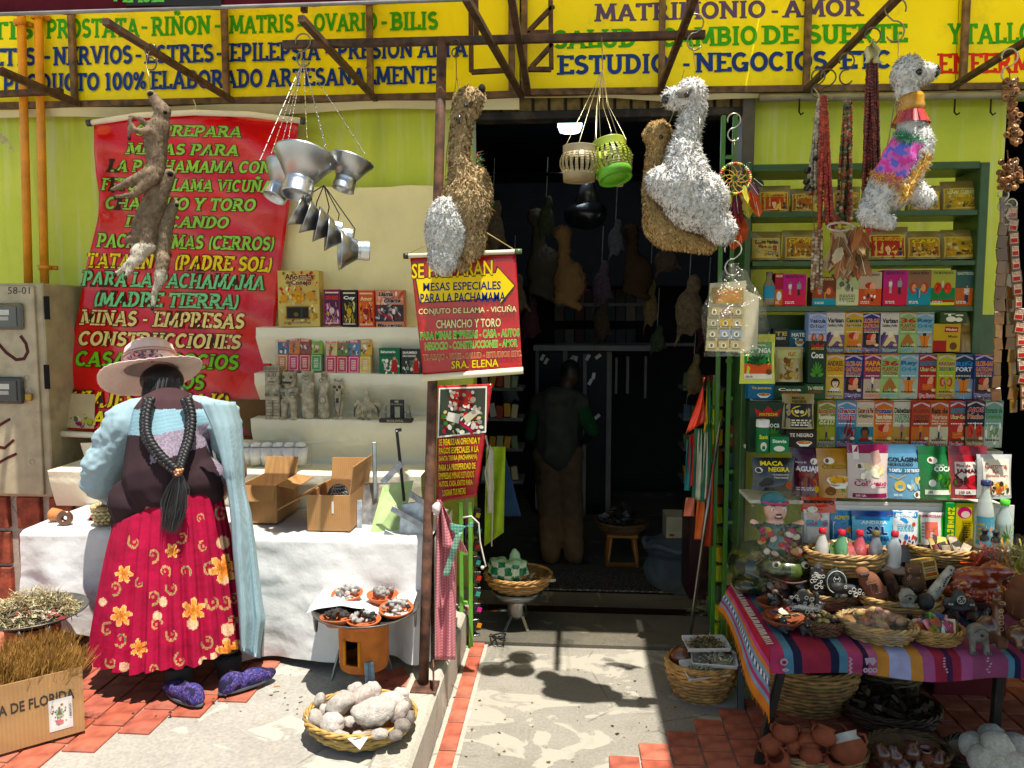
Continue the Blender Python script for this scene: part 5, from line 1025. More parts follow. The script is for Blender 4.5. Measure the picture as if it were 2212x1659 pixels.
def funnel(r,loc,rot,label,name='tin_funnel',grp='large tin funnels hanging in front of the cream sheet'):
 t=T(name,label,'funnel',loc,grp,rot);m=MB();k=r/.12
 m.lathe([(.118*k,.10*k),(.122*k,.103*k),(.12*k,.097*k),(.098*k,.07*k),(.055*k,0),(.052*k,.001),(.095*k,.07*k),(.117*k,.1*k)],'b9bcbe',28);m.part('cone','tin',t,world=False)
 m=MB();m.lathe([(.055*k,.002),(.057*k,-.012*k),(.055*k,-.016*k),(.058*k,-.02*k),(.056*k,-.03*k),(.06*k,-.036*k),(.058*k,-.06*k),(.061*k,-.066*k),(.054*k,-.066*k),(.053*k,0)],'c9ccce',28);m.part('collar','tin',t,world=False);return t
Y=2.8;H0=P(655,100,3.15)
hk=T('chain_hook','bent wire hook on the iron bar carrying the tin funnels','hook',H0);hook(hk,H0+Vector((0,0,.05)),.13,.0035,col='8d8878')
def chain(par,a,b,n=12):
 a,b=Vector(a),Vector(b);m=MB()
 for i in range(n):
  p,q=a.lerp(b,i/n),a.lerp(b,(i+.8)/n);m.tube([p,q],.0013,'c9c9c4',4);m.ell(q,.0032,'b5b2a8',n=6,m=4)
 m.part('chain','steel',par)
for(px,py,rr,rot,lb_,ch)in((648,390,.114,(-.35,.12,0),'large tin funnel hanging at the front of the cluster',[(585,335),(620,315),(715,360),(664,318)]),(604,405,.09,(-.3,.45,.3),'tin funnel tilted at the left of the cluster',[(560,350),(600,345)]),(748,385,.085,(-.2,.25,0),'tin funnel at the right of the cluster',[(707,340),(790,335)])):
 yy=Y if rr>.1 else Y+.1;f_=funnel(rr,P(px,py,yy),rot,lb_)
 for a,b in ch:chain(f_,H0+Vector((0,0,-.05)),P(a,b,yy))
for i,(px,py,rz)in enumerate(((665,470,1.05),(690,480,1.2),(716,492,1.35),(738,508,1.45),(772,540,1.55))):
 f_=funnel((.062,.064,.066,.066,.078)[i],P(px,py,Y+.02*i),(.25,-rz,.15),('small tin funnel, first of the stacked chain below the large ones','small tin funnel, second along the slanting chain','small tin funnel, third along the slanting chain','small tin funnel, fourth along the slanting chain','tin funnel ending the slanting chain, lowest of all')[i],grp='small tin funnels on the slanting chain')
 wire(f_,[P(700,400,Y),P(px-5,py-45,Y+.02*i),P(px-12,py-10,Y+.02*i)],.0022,'2c2c2a','wire')
def lantern(px,py,r,h,col,band,rot,label,Y=2.85):
 t=T('tin_lantern',label,'lantern',P(px,py,Y),'tin can lanterns over the doorway',rot);m=MB()
 m.lathe([(.001,.001),(r*.55,0),(r*.6,.003),(r*.86,.003),(r*.9,0),(r*.92,h*.22),(r*.92,h*.24)],band,28);m.part('bottom_band','paint',t,world=False)
 m=MB()
 for k in range(22):
  a=2*PI*k/22;rows=[]
  for j in range(9):
   v_=j/8;q=r*(.92+.2*math.sin(PI*v_));z=h*(.24+.56*v_);
   for s_ in(-1,1):b=a+s_*(.105*(1-.35*math.sin(PI*v_)));rows.append(Vector((q*math.cos(b),q*math.sin(b),z)))
  m.add(rows,[(2*j,2*j+1,2*j+3,2*j+2)for j in range(8)],vary(col,.12),True)
  for j in range(1,8,1):m.tube([rows[2*j]*1.004,rows[2*j+1]*1.004],.0012,[x*.5 for x in C(col)],4)
 m.part('cut_strips','paint',t,world=False)
 m=MB();m.lathe([(r*.92,h*.8),(r*.93,h*.82),(r*.92,h*.98),(r*.94,h),(r*.88,h),(r*.88,h*.8)],col,28);m.part('top_band','paint',t,world=False)
 return t
W0=P(1301,150,3.1)
for px,py,r,h,col,band,rot,lb_,wr in((1251,392,.064,.125,'b0a078','a89870',(.0,0,0),'beige tin can lantern with cut slats, left of the pair',[(1222,335),(1250,330),(1285,335)]),(1330,388,.068,.145,'9aa830','6cc02a',(-.25,-.2,0),'green tin can lantern tilted beside the beige one',[(1288,318),(1320,302),(1352,320)]),(1316,394,.06,.12,'b8a884','b8a884',(0,.3,0),'cream tin lantern mostly hidden behind the green one',[(1298,340),(1345,345)])):
 yy=2.85 if 'hidden' not in lb_ else 2.98;t=lantern(px,py,r,h,col,band,rot,lb_,yy)
 for a,b in wr:wire(t,[W0,P((W0.x and 1301*.6+a*.4)-6,230,2.98),P(a,b-20,yy),P(a,b+6,yy-.01)],.0012,'b8ae8c')
hk=T('wire_hook','thin wire hook on the cross bar above the tin lanterns','hook',W0);wire(hk,[P(1300,80,3.14),P(1301,120,3.12),W0],.002,'9a9080')
def beads(label,px0,y0,px1,y1,wd0,wd1,n,cols,r,Y,name='bead_necklaces',extra=None):
 t=T(name,label,'necklaces',P((px0+px1)/2,y1,Y));m=MB()
 for s_ in range(n):
  a=2*PI*s_/n;ph=random.uniform(0,6);rr=random.uniform(.4,1);yb=y1-random.uniform(0,30);z=y0;q=r*random.uniform(.85,1.15)
  stp=q*2.0/S(1,Y)
  while z<yb:
   k=(z-y0)/(y1-y0);wv=wd0+(wd1-wd0)*k;cx=px0+(px1-px0)*k;c=P(cx+wv*rr*math.cos(a+.4*math.sin(k*3+ph))*1,z,Y+S(wv,Y)*rr*math.sin(a)*.8)
   cc=random.choice(cols);b=vary(cc,.2);qq=1.2*q*random.uniform(.8,1.15)
   m.ell(c,(qq,qq,qq*1.05),b,n=5,m=4);z+=stp
 m.part('bead_strands','bead',t,kind='stuff');return t
t=beads('bundle of pale grey and white bead necklaces, leftmost of the hanging bundles',1772,215,1752,440,8,20,10,['b8ad94','cfc8b4','9a927c','d8d0bc'],.0055,2.95);wire(t,[P(1758,190,2.95),P(1766,200,2.95),P(1772,220,2.95)],.002,'c9c4a0');hook(t,P(1768,150,2.96),.1)
b2=MB()
for i in range(12):b2.ell(P(1740+random.uniform(0,40),335+random.uniform(0,90)if i<7 else 405+random.uniform(0,15),2.92),(.012,.004,.016),random.choice(['a8743a','2a2018','8a5a30']),rotm(random.random(),random.random(),0),n=8,m=6)
b2.part('shells','bead',t)
t=beads('bundle of bright red bead necklaces hanging between pale and mixed bundles',1780,210,1786,503,6,22,12,['a8281e','b83424','8c1c18','c0482c'],.0062,2.88);hook(t,P(1790,150,2.9),.11)
t=beads('bundle of mixed red, green and cream bead necklaces',1832,222,1826,490,9,20,11,['a8382a','2c5a3a','c9a070','3a2a20','c0583a','7a6a30'],.0058,2.92);hook(t,P(1830,115,2.95),.11)
m=MB();m.grid(lambda u,v:P(1830+(u-.5)*(8+14*v)+4*math.sin(v*7),185+45*v,2.9-.01*math.sin(u*6)),4,8,'d8d09c');m.part('tie_ribbon','film_thick',t)
t=beads('thick bundle of dark red seed necklaces with a cloth top, beside the dressed llama',1885,128,1884,505,11,28,16,['5c1410','701a14','480e0c','8a241a'],.0056,2.75);hook(t,P(1886,60,2.8),.11)
m=MB();m.grid(lambda u,v:P(1885+(u-.5)*(12+30*v)+5*math.sin(v*9+u*4),84+52*v,2.72-.02*math.sin(u*9)),8,10,'d6cf9c',thick=(0,.002,0));m.part('cloth_wrap','cloth',t)
t=beads('white shell and wooden bead strands hanging lowest below the red beads',1765,500,1762,640,12,16,6,['c9b898','8a5a3a','b09a78'],.006,2.86);wire(t,[P(1752,440,2.9),P(1760,500,2.86)],.002)
beads('shiny red bead tassel peeping out under the dressed llama',1885,478,1890,508,18,22,8,['b8182a','d83040'],.005,2.7)
def feather(m,a,d,L,wd,col,bend=.3):
 a=Vector(a);d=Vector(d).normalized();s=d.cross(Vector((random.gauss(0,.4),1,random.gauss(0,.3)))).normalized();up=s.cross(d);N=7;vs=[]
 for i in range(N+1):
  k=i/N;w_=wd*math.sin(PI*min(1,k*.92+.08))**.7*(1+.15*math.sin(k*20));c=a+d*L*k+up*(bend*L*k*k)
  vs+=[c-s*w_,c+up*wd*.15,c+s*w_]
 fs=[];
 for i in range(N):fs+=[(3*i,3*i+1,3*i+4,3*i+3),(3*i+1,3*i+2,3*i+5,3*i+4)]
 m.add(vs,fs,col,True);m.tube([a,a+d*L*.9+up*bend*L*.8],.0008,'d8ccb0',4)
Y=2.85
t=T('feather_bunch','bunch of brown and cream feathers on a white ring below the mixed beads','feathers',P(1825,615,Y))
m=MB();m.tube([P(1815+28*math.cos(i*PI/8),490+9*math.sin(i*PI/8),Y)for i in range(16)],.004,'d8ccb4',6,closed=True);m.part('ring','bead',t)
for i in range(52):
 m=MB();a=P(1800+random.uniform(0,62),492+random.uniform(-5,70),Y+random.uniform(-.03,.03));feather(m,a,(random.gauss(0,.3),random.gauss(0,.3),-1),random.uniform(.07,.11),random.uniform(.012,.02),random.choice(['a8865c','c9ae88','8a6a48','b8774c','d8c4a0','6a5038','b0603c']),random.uniform(-.3,.3));m.part('feather','fleece',t)
Y=2.95;cx,cy=1588,386;t=T('dreamcatcher','beaded dreamcatcher with yellow, purple and orange feathers beside the doorway post','dreamcatcher',P(cx,520,Y))
for q in range(40):
 a=2*PI*q/40
m=MB()
for q in range(44):
 a=2*PI*q/44;b=2*PI*(q+1)/44;m.tube([P(cx+33*math.cos(a),cy+33*math.sin(a),Y),P(cx+33*math.cos(b),cy+33*math.sin(b),Y)],.0062,['c8402a','e0c030','2f6a3a','d8c890'][(q//2)%4],7)
m.part('beaded_ring','bead',t);m=MB()
for lvl,(r0,r1)in enumerate(((33,23),(23,14),(14,6))):
 for q in range(10):
  a=2*PI*q/10+lvl*.31;b=a+PI/10;c_=a-PI/10;p=P(cx+r1*math.cos(b),cy+r1*math.sin(b),Y);m.tube([P(cx+r0*math.cos(a),cy+r0*math.sin(a),Y),p],.0012,'d8c040',4);m.tube([p,P(cx+r0*math.cos(a+PI/5),cy+r0*math.sin(a+PI/5),Y)],.0012,'c06a30',4)
m.part('web','cloth',t);hook(t,P(1586,245,Y),.1,col='c9c4b4');wire(t,[P(1586,300,Y),P(1588,352,Y)],.0014)
for i,(px,py,q,L,dx)in enumerate([(1556,375,'5c3048',.05,-.6),(1608,400,'c9c040',.07,.1),(1620,395,'5a3a48',.06,.8),(1628,385,'3a4a38',.05,1.2),(1578,415,'c9b83a',.07,-.2),(1590,420,'6a3044',.08,.1),(1600,418,'d8c850',.07,.3),(1622,410,'c8502a',.08,.3),(1632,430,'d0602c',.07,.2),(1592,450,'8a2a30',.09,.0),(1600,470,'b04a28',.1,.1),(1590,490,'c85a28',.09,-.1),(1612,425,'b8b040',.08,.2),(1580,440,'4a2a3a',.07,-.1)]):
 m=MB();feather(m,P(px,py,Y-.02+.003*i),(dx,-.1,-1),L,L*.26,q,random.uniform(-.2,.3));m.part('feather','fleece',t)
Y=2.8
for(cx,cy,rx,ry,n,lb_)in((2182,205,14,34,40,'topmost cluster of brown seed rattles at the right edge'),(2190,278,14,34,40,'middle cluster of brown seed rattles at the right edge'),(2178,378,26,30,60,'lowest cluster of seed rattles with little open cups at the right edge')):
 t=T('seed_rattle',lb_,'rattle',P(cx,cy+ry,Y),'seed rattles strung at the right edge');m=MB()
 for i in range(n):
  a=random.uniform(0,2*PI);q=random.uniform(.3,1);c=P(cx+rx*q*math.cos(a),cy+ry*random.uniform(-1,1),Y+.03*q*math.sin(a));M_=rotm(random.uniform(0,3),random.uniform(0,3),0)
  m.lathe([(.002,0),(.009,.004),(.011,.012),(.009,.015),(.004,.008)],vary(random.choice(['a8703c','8c5a2e','b8844e','6e4424']),.15),7,c,M_)
 m.part('seed_pods','bead',t);wire(t,[P(cx-2,cy-ry-24,Y),P(cx,cy-ry+4,Y)],.002,'b0603a','string')
 if cy<250:hook(t,P(2182,105,Y),.11,col='c9c4b4')
for(x0,y0,x1,y1,n,q,lb_)in((2168,440,2150,880,16,'6a4a2c','hanging strip of brown incense sachets, left of the right edge strips'),(2186,460,2216,900,16,'a8382e','hanging strip of red and white sachets reading TILO at the right edge'),(2176,470,2190,905,16,'7a5c38','dark brown middle strip of sachets between two others at the right edge')):
 t=T('sachet_strip',lb_,'sachets',P(x1,y1,3.1),'sachet strips at the right edge')
 for i in range(n):
  k=i/n;c=P(x0+(x1-x0)*k,y0+(y1-y0)*k,3.1+(0.02 if q=='7a5c38' else 0));m=MB();M_=rotm(0,random.uniform(-.15,.15),random.uniform(-.5,.5));m.box(c,(.036,.006,.05),vary('6a4a30' if q=='a8382e' else q,.3),M_,bev=.002);b=m.part('sachet','pouch',t)
  if q=='a8382e':A=Art(lambda u,v,l,c=c,M_=M_:c+M_@Vector((u*.03,-.0036-.0004*l,v*.04)));A.r(-.45,-.45,.45,.45,'e0d0b8');A.t('TILO',-.4,.1,.4,.4,'b02a28');A.r(-.4,-.4,.4,0,'b8403a');A.done(b,'label')
 hook(t,P(x0,y0-30,3.1),.08,col='c9c4b4')
 m=MB();m.grid(lambda u,v:P(x0-12+24*u,y0-30*(1-v)*abs(math.sin(u*PI))-6+30*v,3.09),5,5,'c0b090');m.part('film_top','film_thick',t)
Y=2.72;t=T('plastic_bag','clear knotted plastic bag of toy banknote sheets hanging from the green rack','bag',P(1590,768,Y))
m=MB();A=Art(lambda x,y,l:P(x,y,Y-.003-.0005*l))
m.ext([P(1534,612,Y),P(1612,606,Y),P(1608,762,Y),P(1524,758,Y)],(0,.006,0),'b8ac84');m.ext([P(1600,622,Y+.02),P(1640,640,Y+.03),P(1636,752,Y+.03),P(1596,764,Y+.02)],(0,.005,0),'c5bb98');m.part('banknote_sheets','paper',t)
A.r(1538,656,1606,622,'a08a5c');lines_(A,1545,1600,626,652,3,'d98a48')
for r_ in range(4):
 for k in range(3):
  x=1532+26*k+(0-2*r_);y=664+24*r_;A.r(x,y+20,x+23,y,random.choice(['9a9478','b0a078','a88a78','8c98a0','c0a060']));A.e(x+11,y+10,6,6,vary('d8d0b8'));A.e(x+11,y+10,3,4,'5a5a50');A.r(x+2,y+18,x+20,y+16,'6a6a5c')
A.done(t,'banknotes')
def bagf(u,v):
 a=2*PI*u;w_=8+62*min(1,(v*2.2))**.7 if v>.08 else 8-60*(v-.08);cx_=1584+8*v;return P(cx_+w_*math.cos(a)*(1+.06*math.sin(a*7+v*9)),582+188*v-(14 if v<.1 else 0),Y+.06*math.sin(a)*min(1,v*2))
m=MB();m.grid(bagf,36,22,'e8dfb8');m.part('film','film_thick',t);m=MB();m.ell(P(1584,588,Y),(.012,.012,.022),'d8cf9c',wob=.3);m.part('knot','film_thick',t);hook(t,P(1584,520,Y+.02),.12,col='c9c4b4')
# ================================================================== THE WOMAN AT THE STALL
wm=T('person','woman seen from behind with long braids, straw hat, light blue cardigan and red flowered skirt','person',G(400,1520,ZL))
Y=2.9
def wp(px,py,dy):return P(px,py,Y+dy)
SK='8a5a40'
v,f=orgpx(Y,[('e',(345,825,.27),(38,42,46)),('c',(352,850,.22),(362,885,.12),24,28),('e',(318,835,.33),(10,10,12)),('c',(300,910,.06),(440,905,.08),40,40),('c',(365,910,.06),(365,1060,-.03),74,84),('e',(370,1110,.03),(95,64,60)),('c',(320,1150,0),(385,1380,-.06),62,30),('c',(420,1150,.02),(490,1360,.04),62,28),('c',(385,1380,-.06),(392,1500,-.09),30,19),('c',(490,1360,.04),(502,1465,.04),28,18),('c',(258,920,.04),(215,1035,.1),34,26),('c',(215,1035,.1),(245,1085,.26),24,15),('e',(250,1092,.31),(14,22,9)),('c',(480,910,.06),(510,1020,.12),34,26),('c',(510,1020,.12),(470,1080,.3),24,15),('e',(462,1088,.35),(14,22,9)),('c',(252,1092,.33),(256,1094,.41),4.5,3.5),('c',(246,1092,.33),(247,1095,.42),4.5,3.5),('c',(240,1092,.33),(239,1096,.41),4.5,3.5),('c',(260,1092,.32),(263,1095,.40),4.5,3.5),('c',(262,1090,.29),(272,1096,.34),5,4),('c',(462,1088,.37),(458,1092,.45),4.5,3.5),('c',(468,1088,.37),(466,1092,.46),4.5,3.5),('c',(456,1088,.36),(450,1092,.44),4.5,3.5),('c',(474,1088,.36),(474,1092,.44),4.5,3.5),('c',(452,1086,.32),(442,1092,.38),5,4)],.0075,3)
m=MB();m.add(v,f,SK,True);m.part('body','skin',wm)
m=MB()
for s_ in(-1,1):m.ell(wp(330+16*s_,838,.385),(.009,.006,.006),'e8e2da');m.ell(wp(330+16*s_,838,.39),.004,'1c120e')
m.ell(wp(333,860,.37),(.018,.006,.005),'8c4438');m.part('face_features','skin',wm)
def inv(c):
 d=CR.transposed()@(Vector(c)-Vector((0,0,EYE)));return 1106+FPX*d.x/-d.z,829.5-FPX*d.y/-d.z
def swc(c):
 x,y=inv(c)
 if y<884+.0*x:return '4a3336'
 yb=935-(x-330)*.22
 if y<yb+6 and y<940:return '8fb4c0' if int((y+x*.2)/4)%2 else '84a9b6'
 if(y<1000-(x-330)*.32 and x>325)or(x>440 and y<1052 and x>440+(y-950)*.45):return random.choice(['9a8a9a','8f8290','a596a3','877a8a'])
 return '3a292d'
v,f=orgpx(Y,[('c',(357,868,.17),(362,890,.1),32,40),('c',(310,915,.05),(430,912,.06),50,50),('c',(365,915,.05),(366,1030,-.03),84,98),('e',(325,1082,-.02),(92,82,70)),('e',(400,1035,-.02),(90,78,62)),('c',(262,1128,-.03),(310,1115,-.04),26,46),('c',(310,1120,-.03),(450,1065,-.03),40,34)],.0065,5)
v=np.array(v)
for q in range(len(v)):
 a=Vector(v[q]);n_=.006*math.sin(a.z*55+a.x*30+4*noise.noise(a*6))*max(0,min(1,(1.05-a.z)*4));v[q][1]+=n_
v_sw=v;m=MB();m.add(v,f,swc,True);m.part('sweater','knit',wm)
def cdc(c):return vary('9fb9c0',.04)
v,f=orgpx(Y,[('c',(295,898,.04),(345,880,.07),42,30),('c',(278,915,.03),(232,985,.02),52,44),('c',(232,985,.02),(215,1045,.04),45,38),('c',(215,1045,.06),(240,1072,.2),36,24),('c',(420,880,.09),(480,905,.07),30,44),('c',(480,910,.07),(500,985,.1),42,30),('c',(500,985,.1),(500,1040,.22),28,22)],.0075,4)
v=np.array(v)
for q in range(len(v)):
 a=Vector(v[q]);s_=.014*noise.noise(Vector((a.x*9,a.y*9,a.z*17)))+.006*noise.noise(Vector((a.x*30,a.y*20,a.z*45)));v[q][0]+=s_;v[q][1]+=s_
m=MB();m.add(v,f,cdc,True);m.part('cardigan','knit',wm)
CLf=[(868,432),(920,456),(980,474),(1050,490),(1110,497),(1200,503),(1300,513),(1400,520)]
CRr=[(868,505),(920,520),(980,524),(1050,526),(1110,540),(1200,552),(1300,564),(1340,571),(1400,562)]
def cpan(u,v_):
 y=868+(536+18*math.sin(u*PI*.8))*v_;xl=ip(CLf,y);xr=ip(CRr,y)
 th=u*PI*.62;x=xl+(xr-xl)*math.sin(th)/math.sin(PI*.5)if th<PI/2 else xr-(xr-xl)*(1-math.sin(th))*.6
 Yd=-.155+.10*v_*(0 if v_<.3 else .2)+.27*(1-math.cos(th))*.7+.03*v_+.03*math.sin(u*16+v_*4)*v_+.003*math.sin(u*37+v_*9);return wp(x,y,Yd)
m=MB();m.grid(cpan,30,60,lambda c:vary('a2bcc3',.04),thick=(.004,.006,0));m.part('cardigan_panel','knit',wm)
LILY=[(482,1228,24,.3),(497,1408,24,-.2),(418,1318,20,.5),(262,1330,18,.2),(268,1240,15,1.),(372,1190,12,0),(300,1400,15,.7)]
SHELL=[(482,1172,15,14),(492,1360,15,15),(416,1348,13,13),(484,1252,12,11),(440,1430,11,12),(462,1417,8,8),(340,1330,10,10),(222,1300,9,9),(516,1438,11,8),(268,1440,11,11),(352,1300,9,11)]
CURL=[(478,1110,12),(460,1300,14),(448,1385,13),(486,1300,13),(372,1270,12),(372,1370,12),(330,1200,12),(392,1160,11),(440,1180,10),(330,1290,13),(248,1270,12),(232,1360,12),(260,1380,13),(338,1350,12),(452,1230,12),(390,1425,12),(330,1447,11),(505,1290,10),(240,1430,11),(290,1170,12),(400,1235,11),(486,1090,8),(500,1340,10),(302,1260,9),(356,1235,11),(432,1120,8)]
def skc(c):
 x,y=inv(c)
 for a,b,r,ph in LILY:
  dx,dy=x-a,y-b;d=math.hypot(dx,dy)
  r*=1.25
  if d<r*1.15:
   th=math.atan2(dy,dx)+ph;pr=r*(.25+.85*abs(math.cos(3*th))**.6)
   if d<pr:return 'b87018' if d<r*.18 else vary('e07c28' if d<pr*.45 else 'ec9c40' if d<pr*.8 else 'f2bc70',.1)
 for a,b,rx,ry in SHELL:
  q=math.hypot((x-a)/rx,(y-b)/ry)
  if q<1:return 'e8c898' if int(q*5)%2 else 'e4ac8c'
 for a,b,r in CURL:
  dx,dy=x-a,(y-b)*.85;d=math.hypot(dx,dy);r*=1.25
  if d<r:
   th=(math.atan2(dy,dx)+a)%(2*PI);q=d/r;lo=.35+.08*th
   if th<4.9 and lo<q<lo+.16+.05*th:return '6a8058' if .06<q-lo<.10+.02*th and int(th*7)%2 else 'c8905c'
   if q<.2:return 'c07a50'
 return 'a80838'
NP=30
def skirt(u,v_):
 a=2*PI*u;k=v_;cxp=366+4*k;hw=112+(166-112)*k**.8;dep=.15+.10*k**.7;tilt=(1-k)*math.cos(a)
 yb=1078+(1390-1078)*k;yy=yb-48*tilt*1.0-6*math.cos(a)*k
 ph=NP*a+1.5*math.sin(a*5)+k*.4*math.sin(a*3);pl=(.002+.011*k)*(math.sin(ph)+.35*math.sin(2*ph+1))*(1+.45*math.sin(a*7+1))
 c=P(cxp,yy,Y-.01*k);hwm=S(hw,Y)
 return Vector((c.x+(hwm+pl)*math.cos(a),Y-.02+(dep+pl)*math.sin(a),c.z+.004*math.sin(a*9)*k))
m=MB();m.grid(skirt,460,110,skc);m.part('skirt','cloth',wm)
hc=wp(326,798,.22);HM=rotm(-.32,-.24,0);m=MB()
def brim(u,v_):
 a=2*PI*u;r=.103+(.205-.103)*v_;z=-.012*v_+.016*math.sin(2*a+.8)*v_-.05*v_*max(0,-math.cos(a))**2;return hc+HM@Vector((r*math.cos(a),r*math.sin(a)*.98,z+.002*math.sin(a*40)*v_))
m.grid(brim,72,10,lambda c:vary('f6d8cc',.04),thick=(0,0,.004));m.part('brim','weave',wm)
m=MB();m.lathe([(.104,-.002),(.106,.03),(.103,.065),(.092,.1),(.07,.12),(.03,.128),(.001,.13)],lambda c:vary('f6d6ce',.04),32,hc,HM,wob=.03);m.part('crown','weave',wm)
m=MB();m.tube([hc+HM@Vector((.108*math.cos(a*PI/16),.108*math.sin(a*PI/16),.05))for a in range(32)],.003,'b98a78',5,closed=True);m.tube([hc+HM@Vector((.107*math.cos(a*PI/16),.107*math.sin(a*PI/16),.062))for a in range(32)],.002,'b98a78',5,closed=True);m.part('band_cord','weave',wm)
fl=MB()
for i in range(60):
 a=-PI/2+random.gauss(.15,.42);p=hc+HM@Vector((.112*math.cos(a),.112*math.sin(a),.024+random.gauss(0,.012)));d=Vector((random.gauss(0,1),-.6,random.gauss(0,1))).normalized();s_=d.cross(Vector((0,1,0))).normalized();L=random.uniform(.012,.026);q=random.choice(['5a5e70','6a6e80','c98a90','d8a8a0','4a4c5c','b87a88','c9a0a8','8a4a50'])
 fl.add([p,p+d*L*.5+s_*L*.35,p+d*L,p+d*L*.5-s_*L*.35],[(0,1,2,3)],q)
for k in range(12):fl.ell(hc+HM@Vector((.116*math.cos(-PI/2+.2),.116*math.sin(-PI/2+.2),.026)),.005,'181a20')
fl.part('flower_trim','cloth',wm)
HB='0d0a0b'
v,f=orgpx(Y,[('e',(350,822,.24),(50,52,40)),('e',(352,848,.2),(42,40,26)),('c',(325,850,.16),(322,875,.1),13,9),('c',(392,845,.17),(402,868,.12),13,9)],.006,3)
m=MB();m.add(v,f,HB,True)
for i in range(260):
 a=random.uniform(-1,1);p=wp(350+a*40,815+random.uniform(0,20),.09+.06*a*a);e=wp(350+a*(46 if a>0 else 38),868+random.uniform(-6,8),.085+.03*a*a);m.tube([p,(p+e)/2+Vector((0,-.02,0)),e],.0011,vary('181214',.4),3,cap=False)
m.part('hair','hair',wm)
SWV=[(inv(q),q[1])for q in list(v_sw)[::3]]
def fy(x,y):return min([b for(a,c),b in SWV if abs(a-x)<14 and abs(c-y)<14]or[9])
def braid(path,r0,r1,name):
 m=MB();pts=[wp(x,y,min(z,fy(x,y)-Y-.022))for x,y,z in path];N=100;C_=[]
 for i in range(N+1):
  k=i/N*(len(pts)-1);j=min(int(k),len(pts)-2);tt=k-j;p0=pts[max(j-1,0)];p1=pts[j];p2=pts[j+1];p3=pts[min(j+2,len(pts)-1)]
  C_.append(.5*((2*p1)+(p2-p0)*tt+(2*p0-5*p1+4*p2-p3)*tt*tt+(3*p1-p0-3*p2+p3)*tt**3))
 for s_ in range(3):
  q=[];rr=[]
  for i,c in enumerate(C_):
   th=i/N*2*PI*7.5+s_*2*PI/3;r=r0+(r1-r0)*i/N;d=(C_[min(i+1,N)]-C_[max(i-1,0)]).normalized();sd=d.cross(Vector((0,1,0))).normalized()
   q.append(c+sd*(r*.95*math.cos(th))+Vector((0,1,0))*(r*.55*math.sin(2*th)));rr.append(r*.78)
  m.tube(q,rr,vary(HB,.3),8)
  for z in range(3):
   m.tube([a+Vector((random.uniform(-1,1)*.004,-r0*.8,0))for a in q[::2]],.0009,'3a3436',3,cap=False)  # thin paler strands laid on as painted highlights of the braid
 m.part(name,'hair',wm)
braid([(322,862,.04),(314,905,-.0),(318,945,-.07),(345,985,-.13),(380,1016,-.165)],.0138,.0125,'braid')
braid([(402,862,.06),(412,900,.0),(408,945,-.07),(395,985,-.13),(386,1016,-.165)],.0138,.012,'braid')
zt=fy(386,1020)-Y-.035;m=MB();m.ell(wp(386,1020,zt),(.018,.016,.014),'a8683a',wob=.3)
for k in range(10):m.ell(wp(386+random.uniform(-9,9),1020+random.uniform(-8,8),zt-.013),.005,random.choice(['c98a5a','e0b890','9a5a30']))
m.part('hair_tie','bead',wm)
m=MB()
for i in range(420):
 a=random.gauss(0,1);b=random.gauss(0,1);L=random.uniform(.6,1);zt=fy(382,1050)-Y-.02;p=[wp(386+a*3,1026,zt+b*.004),wp(383+a*9,1026+40*L,zt+b*.008),wp(376+a*(13-2*L),1026+85*L,zt-.004+b*.01),wp(368+a*9,1026+128*L,zt-.012+b*.012)];m.tube(p,[.0014,.0014,.0012,.0005],vary(random.choice(['141012','201a1d','2c2628','0d0a0b']),.2),3,cap=False)
m.part('loose_hair_end','hair',wm)
for(a,b,sx,lb_)in(((385,1440,-.12),(392,1520,-.145),1,'l'),((492,1415,.0),(500,1480,-.0),-1,'r')):
 A_,B_=wp(*a),wp(*b);m=MB();pts=[A_.lerp(B_,k/14)for k in range(15)];m.tube(pts,[(.052-.010*k/14)+.0025*(k%2)for k in range(15)],'3a3836',16);m.part('stocking','knit',wm)
def shoe(c,ang,col):
 v,f=organic([('e',(0,0,.035),(.038,.05,.036)),('e',(0,.08,.03),(.038,.07,.03)),('e',(0,.14,.022),(.03,.04,.02)),('c',(0,-.02,.02),(0,.14,.016),.033,.028)],.005,3);R=rotm(0,0,ang);m=MB()
 m.add([R@Vector((q[0],q[1],max(q[2],.004)))+c for q in v],f,lambda p:random.choice(['3c3a80','343070','5a3a78','444088','6a5a80','2a2648'])if noise.noise(p*30)>-.2 else '26203a',True);m.part('shoe','cloth',wm)
 m=MB();m.add([R@Vector((x*1.04,y*1.02,0))+c+Vector((0,0,z))for z in(.0,.008)for x,y in[(.034*math.cos(t_),.05+.105*math.sin(t_))for t_ in[i*PI/10 for i in range(20)]]],[(i,(i+1)%20,20+(i+1)%20,20+i)for i in range(20)]+[tuple(range(20,40))],'55585c');m.part('sole','rubber',wm)
c=G(405,1532,ZL);shoe(Vector((c.x-.005,c.y+.05,ZL+.001)),1.05,0)
c=G(505,1500,ZL);shoe(Vector((c.x-.02,c.y+.03,ZL+.001)),-.75,0)
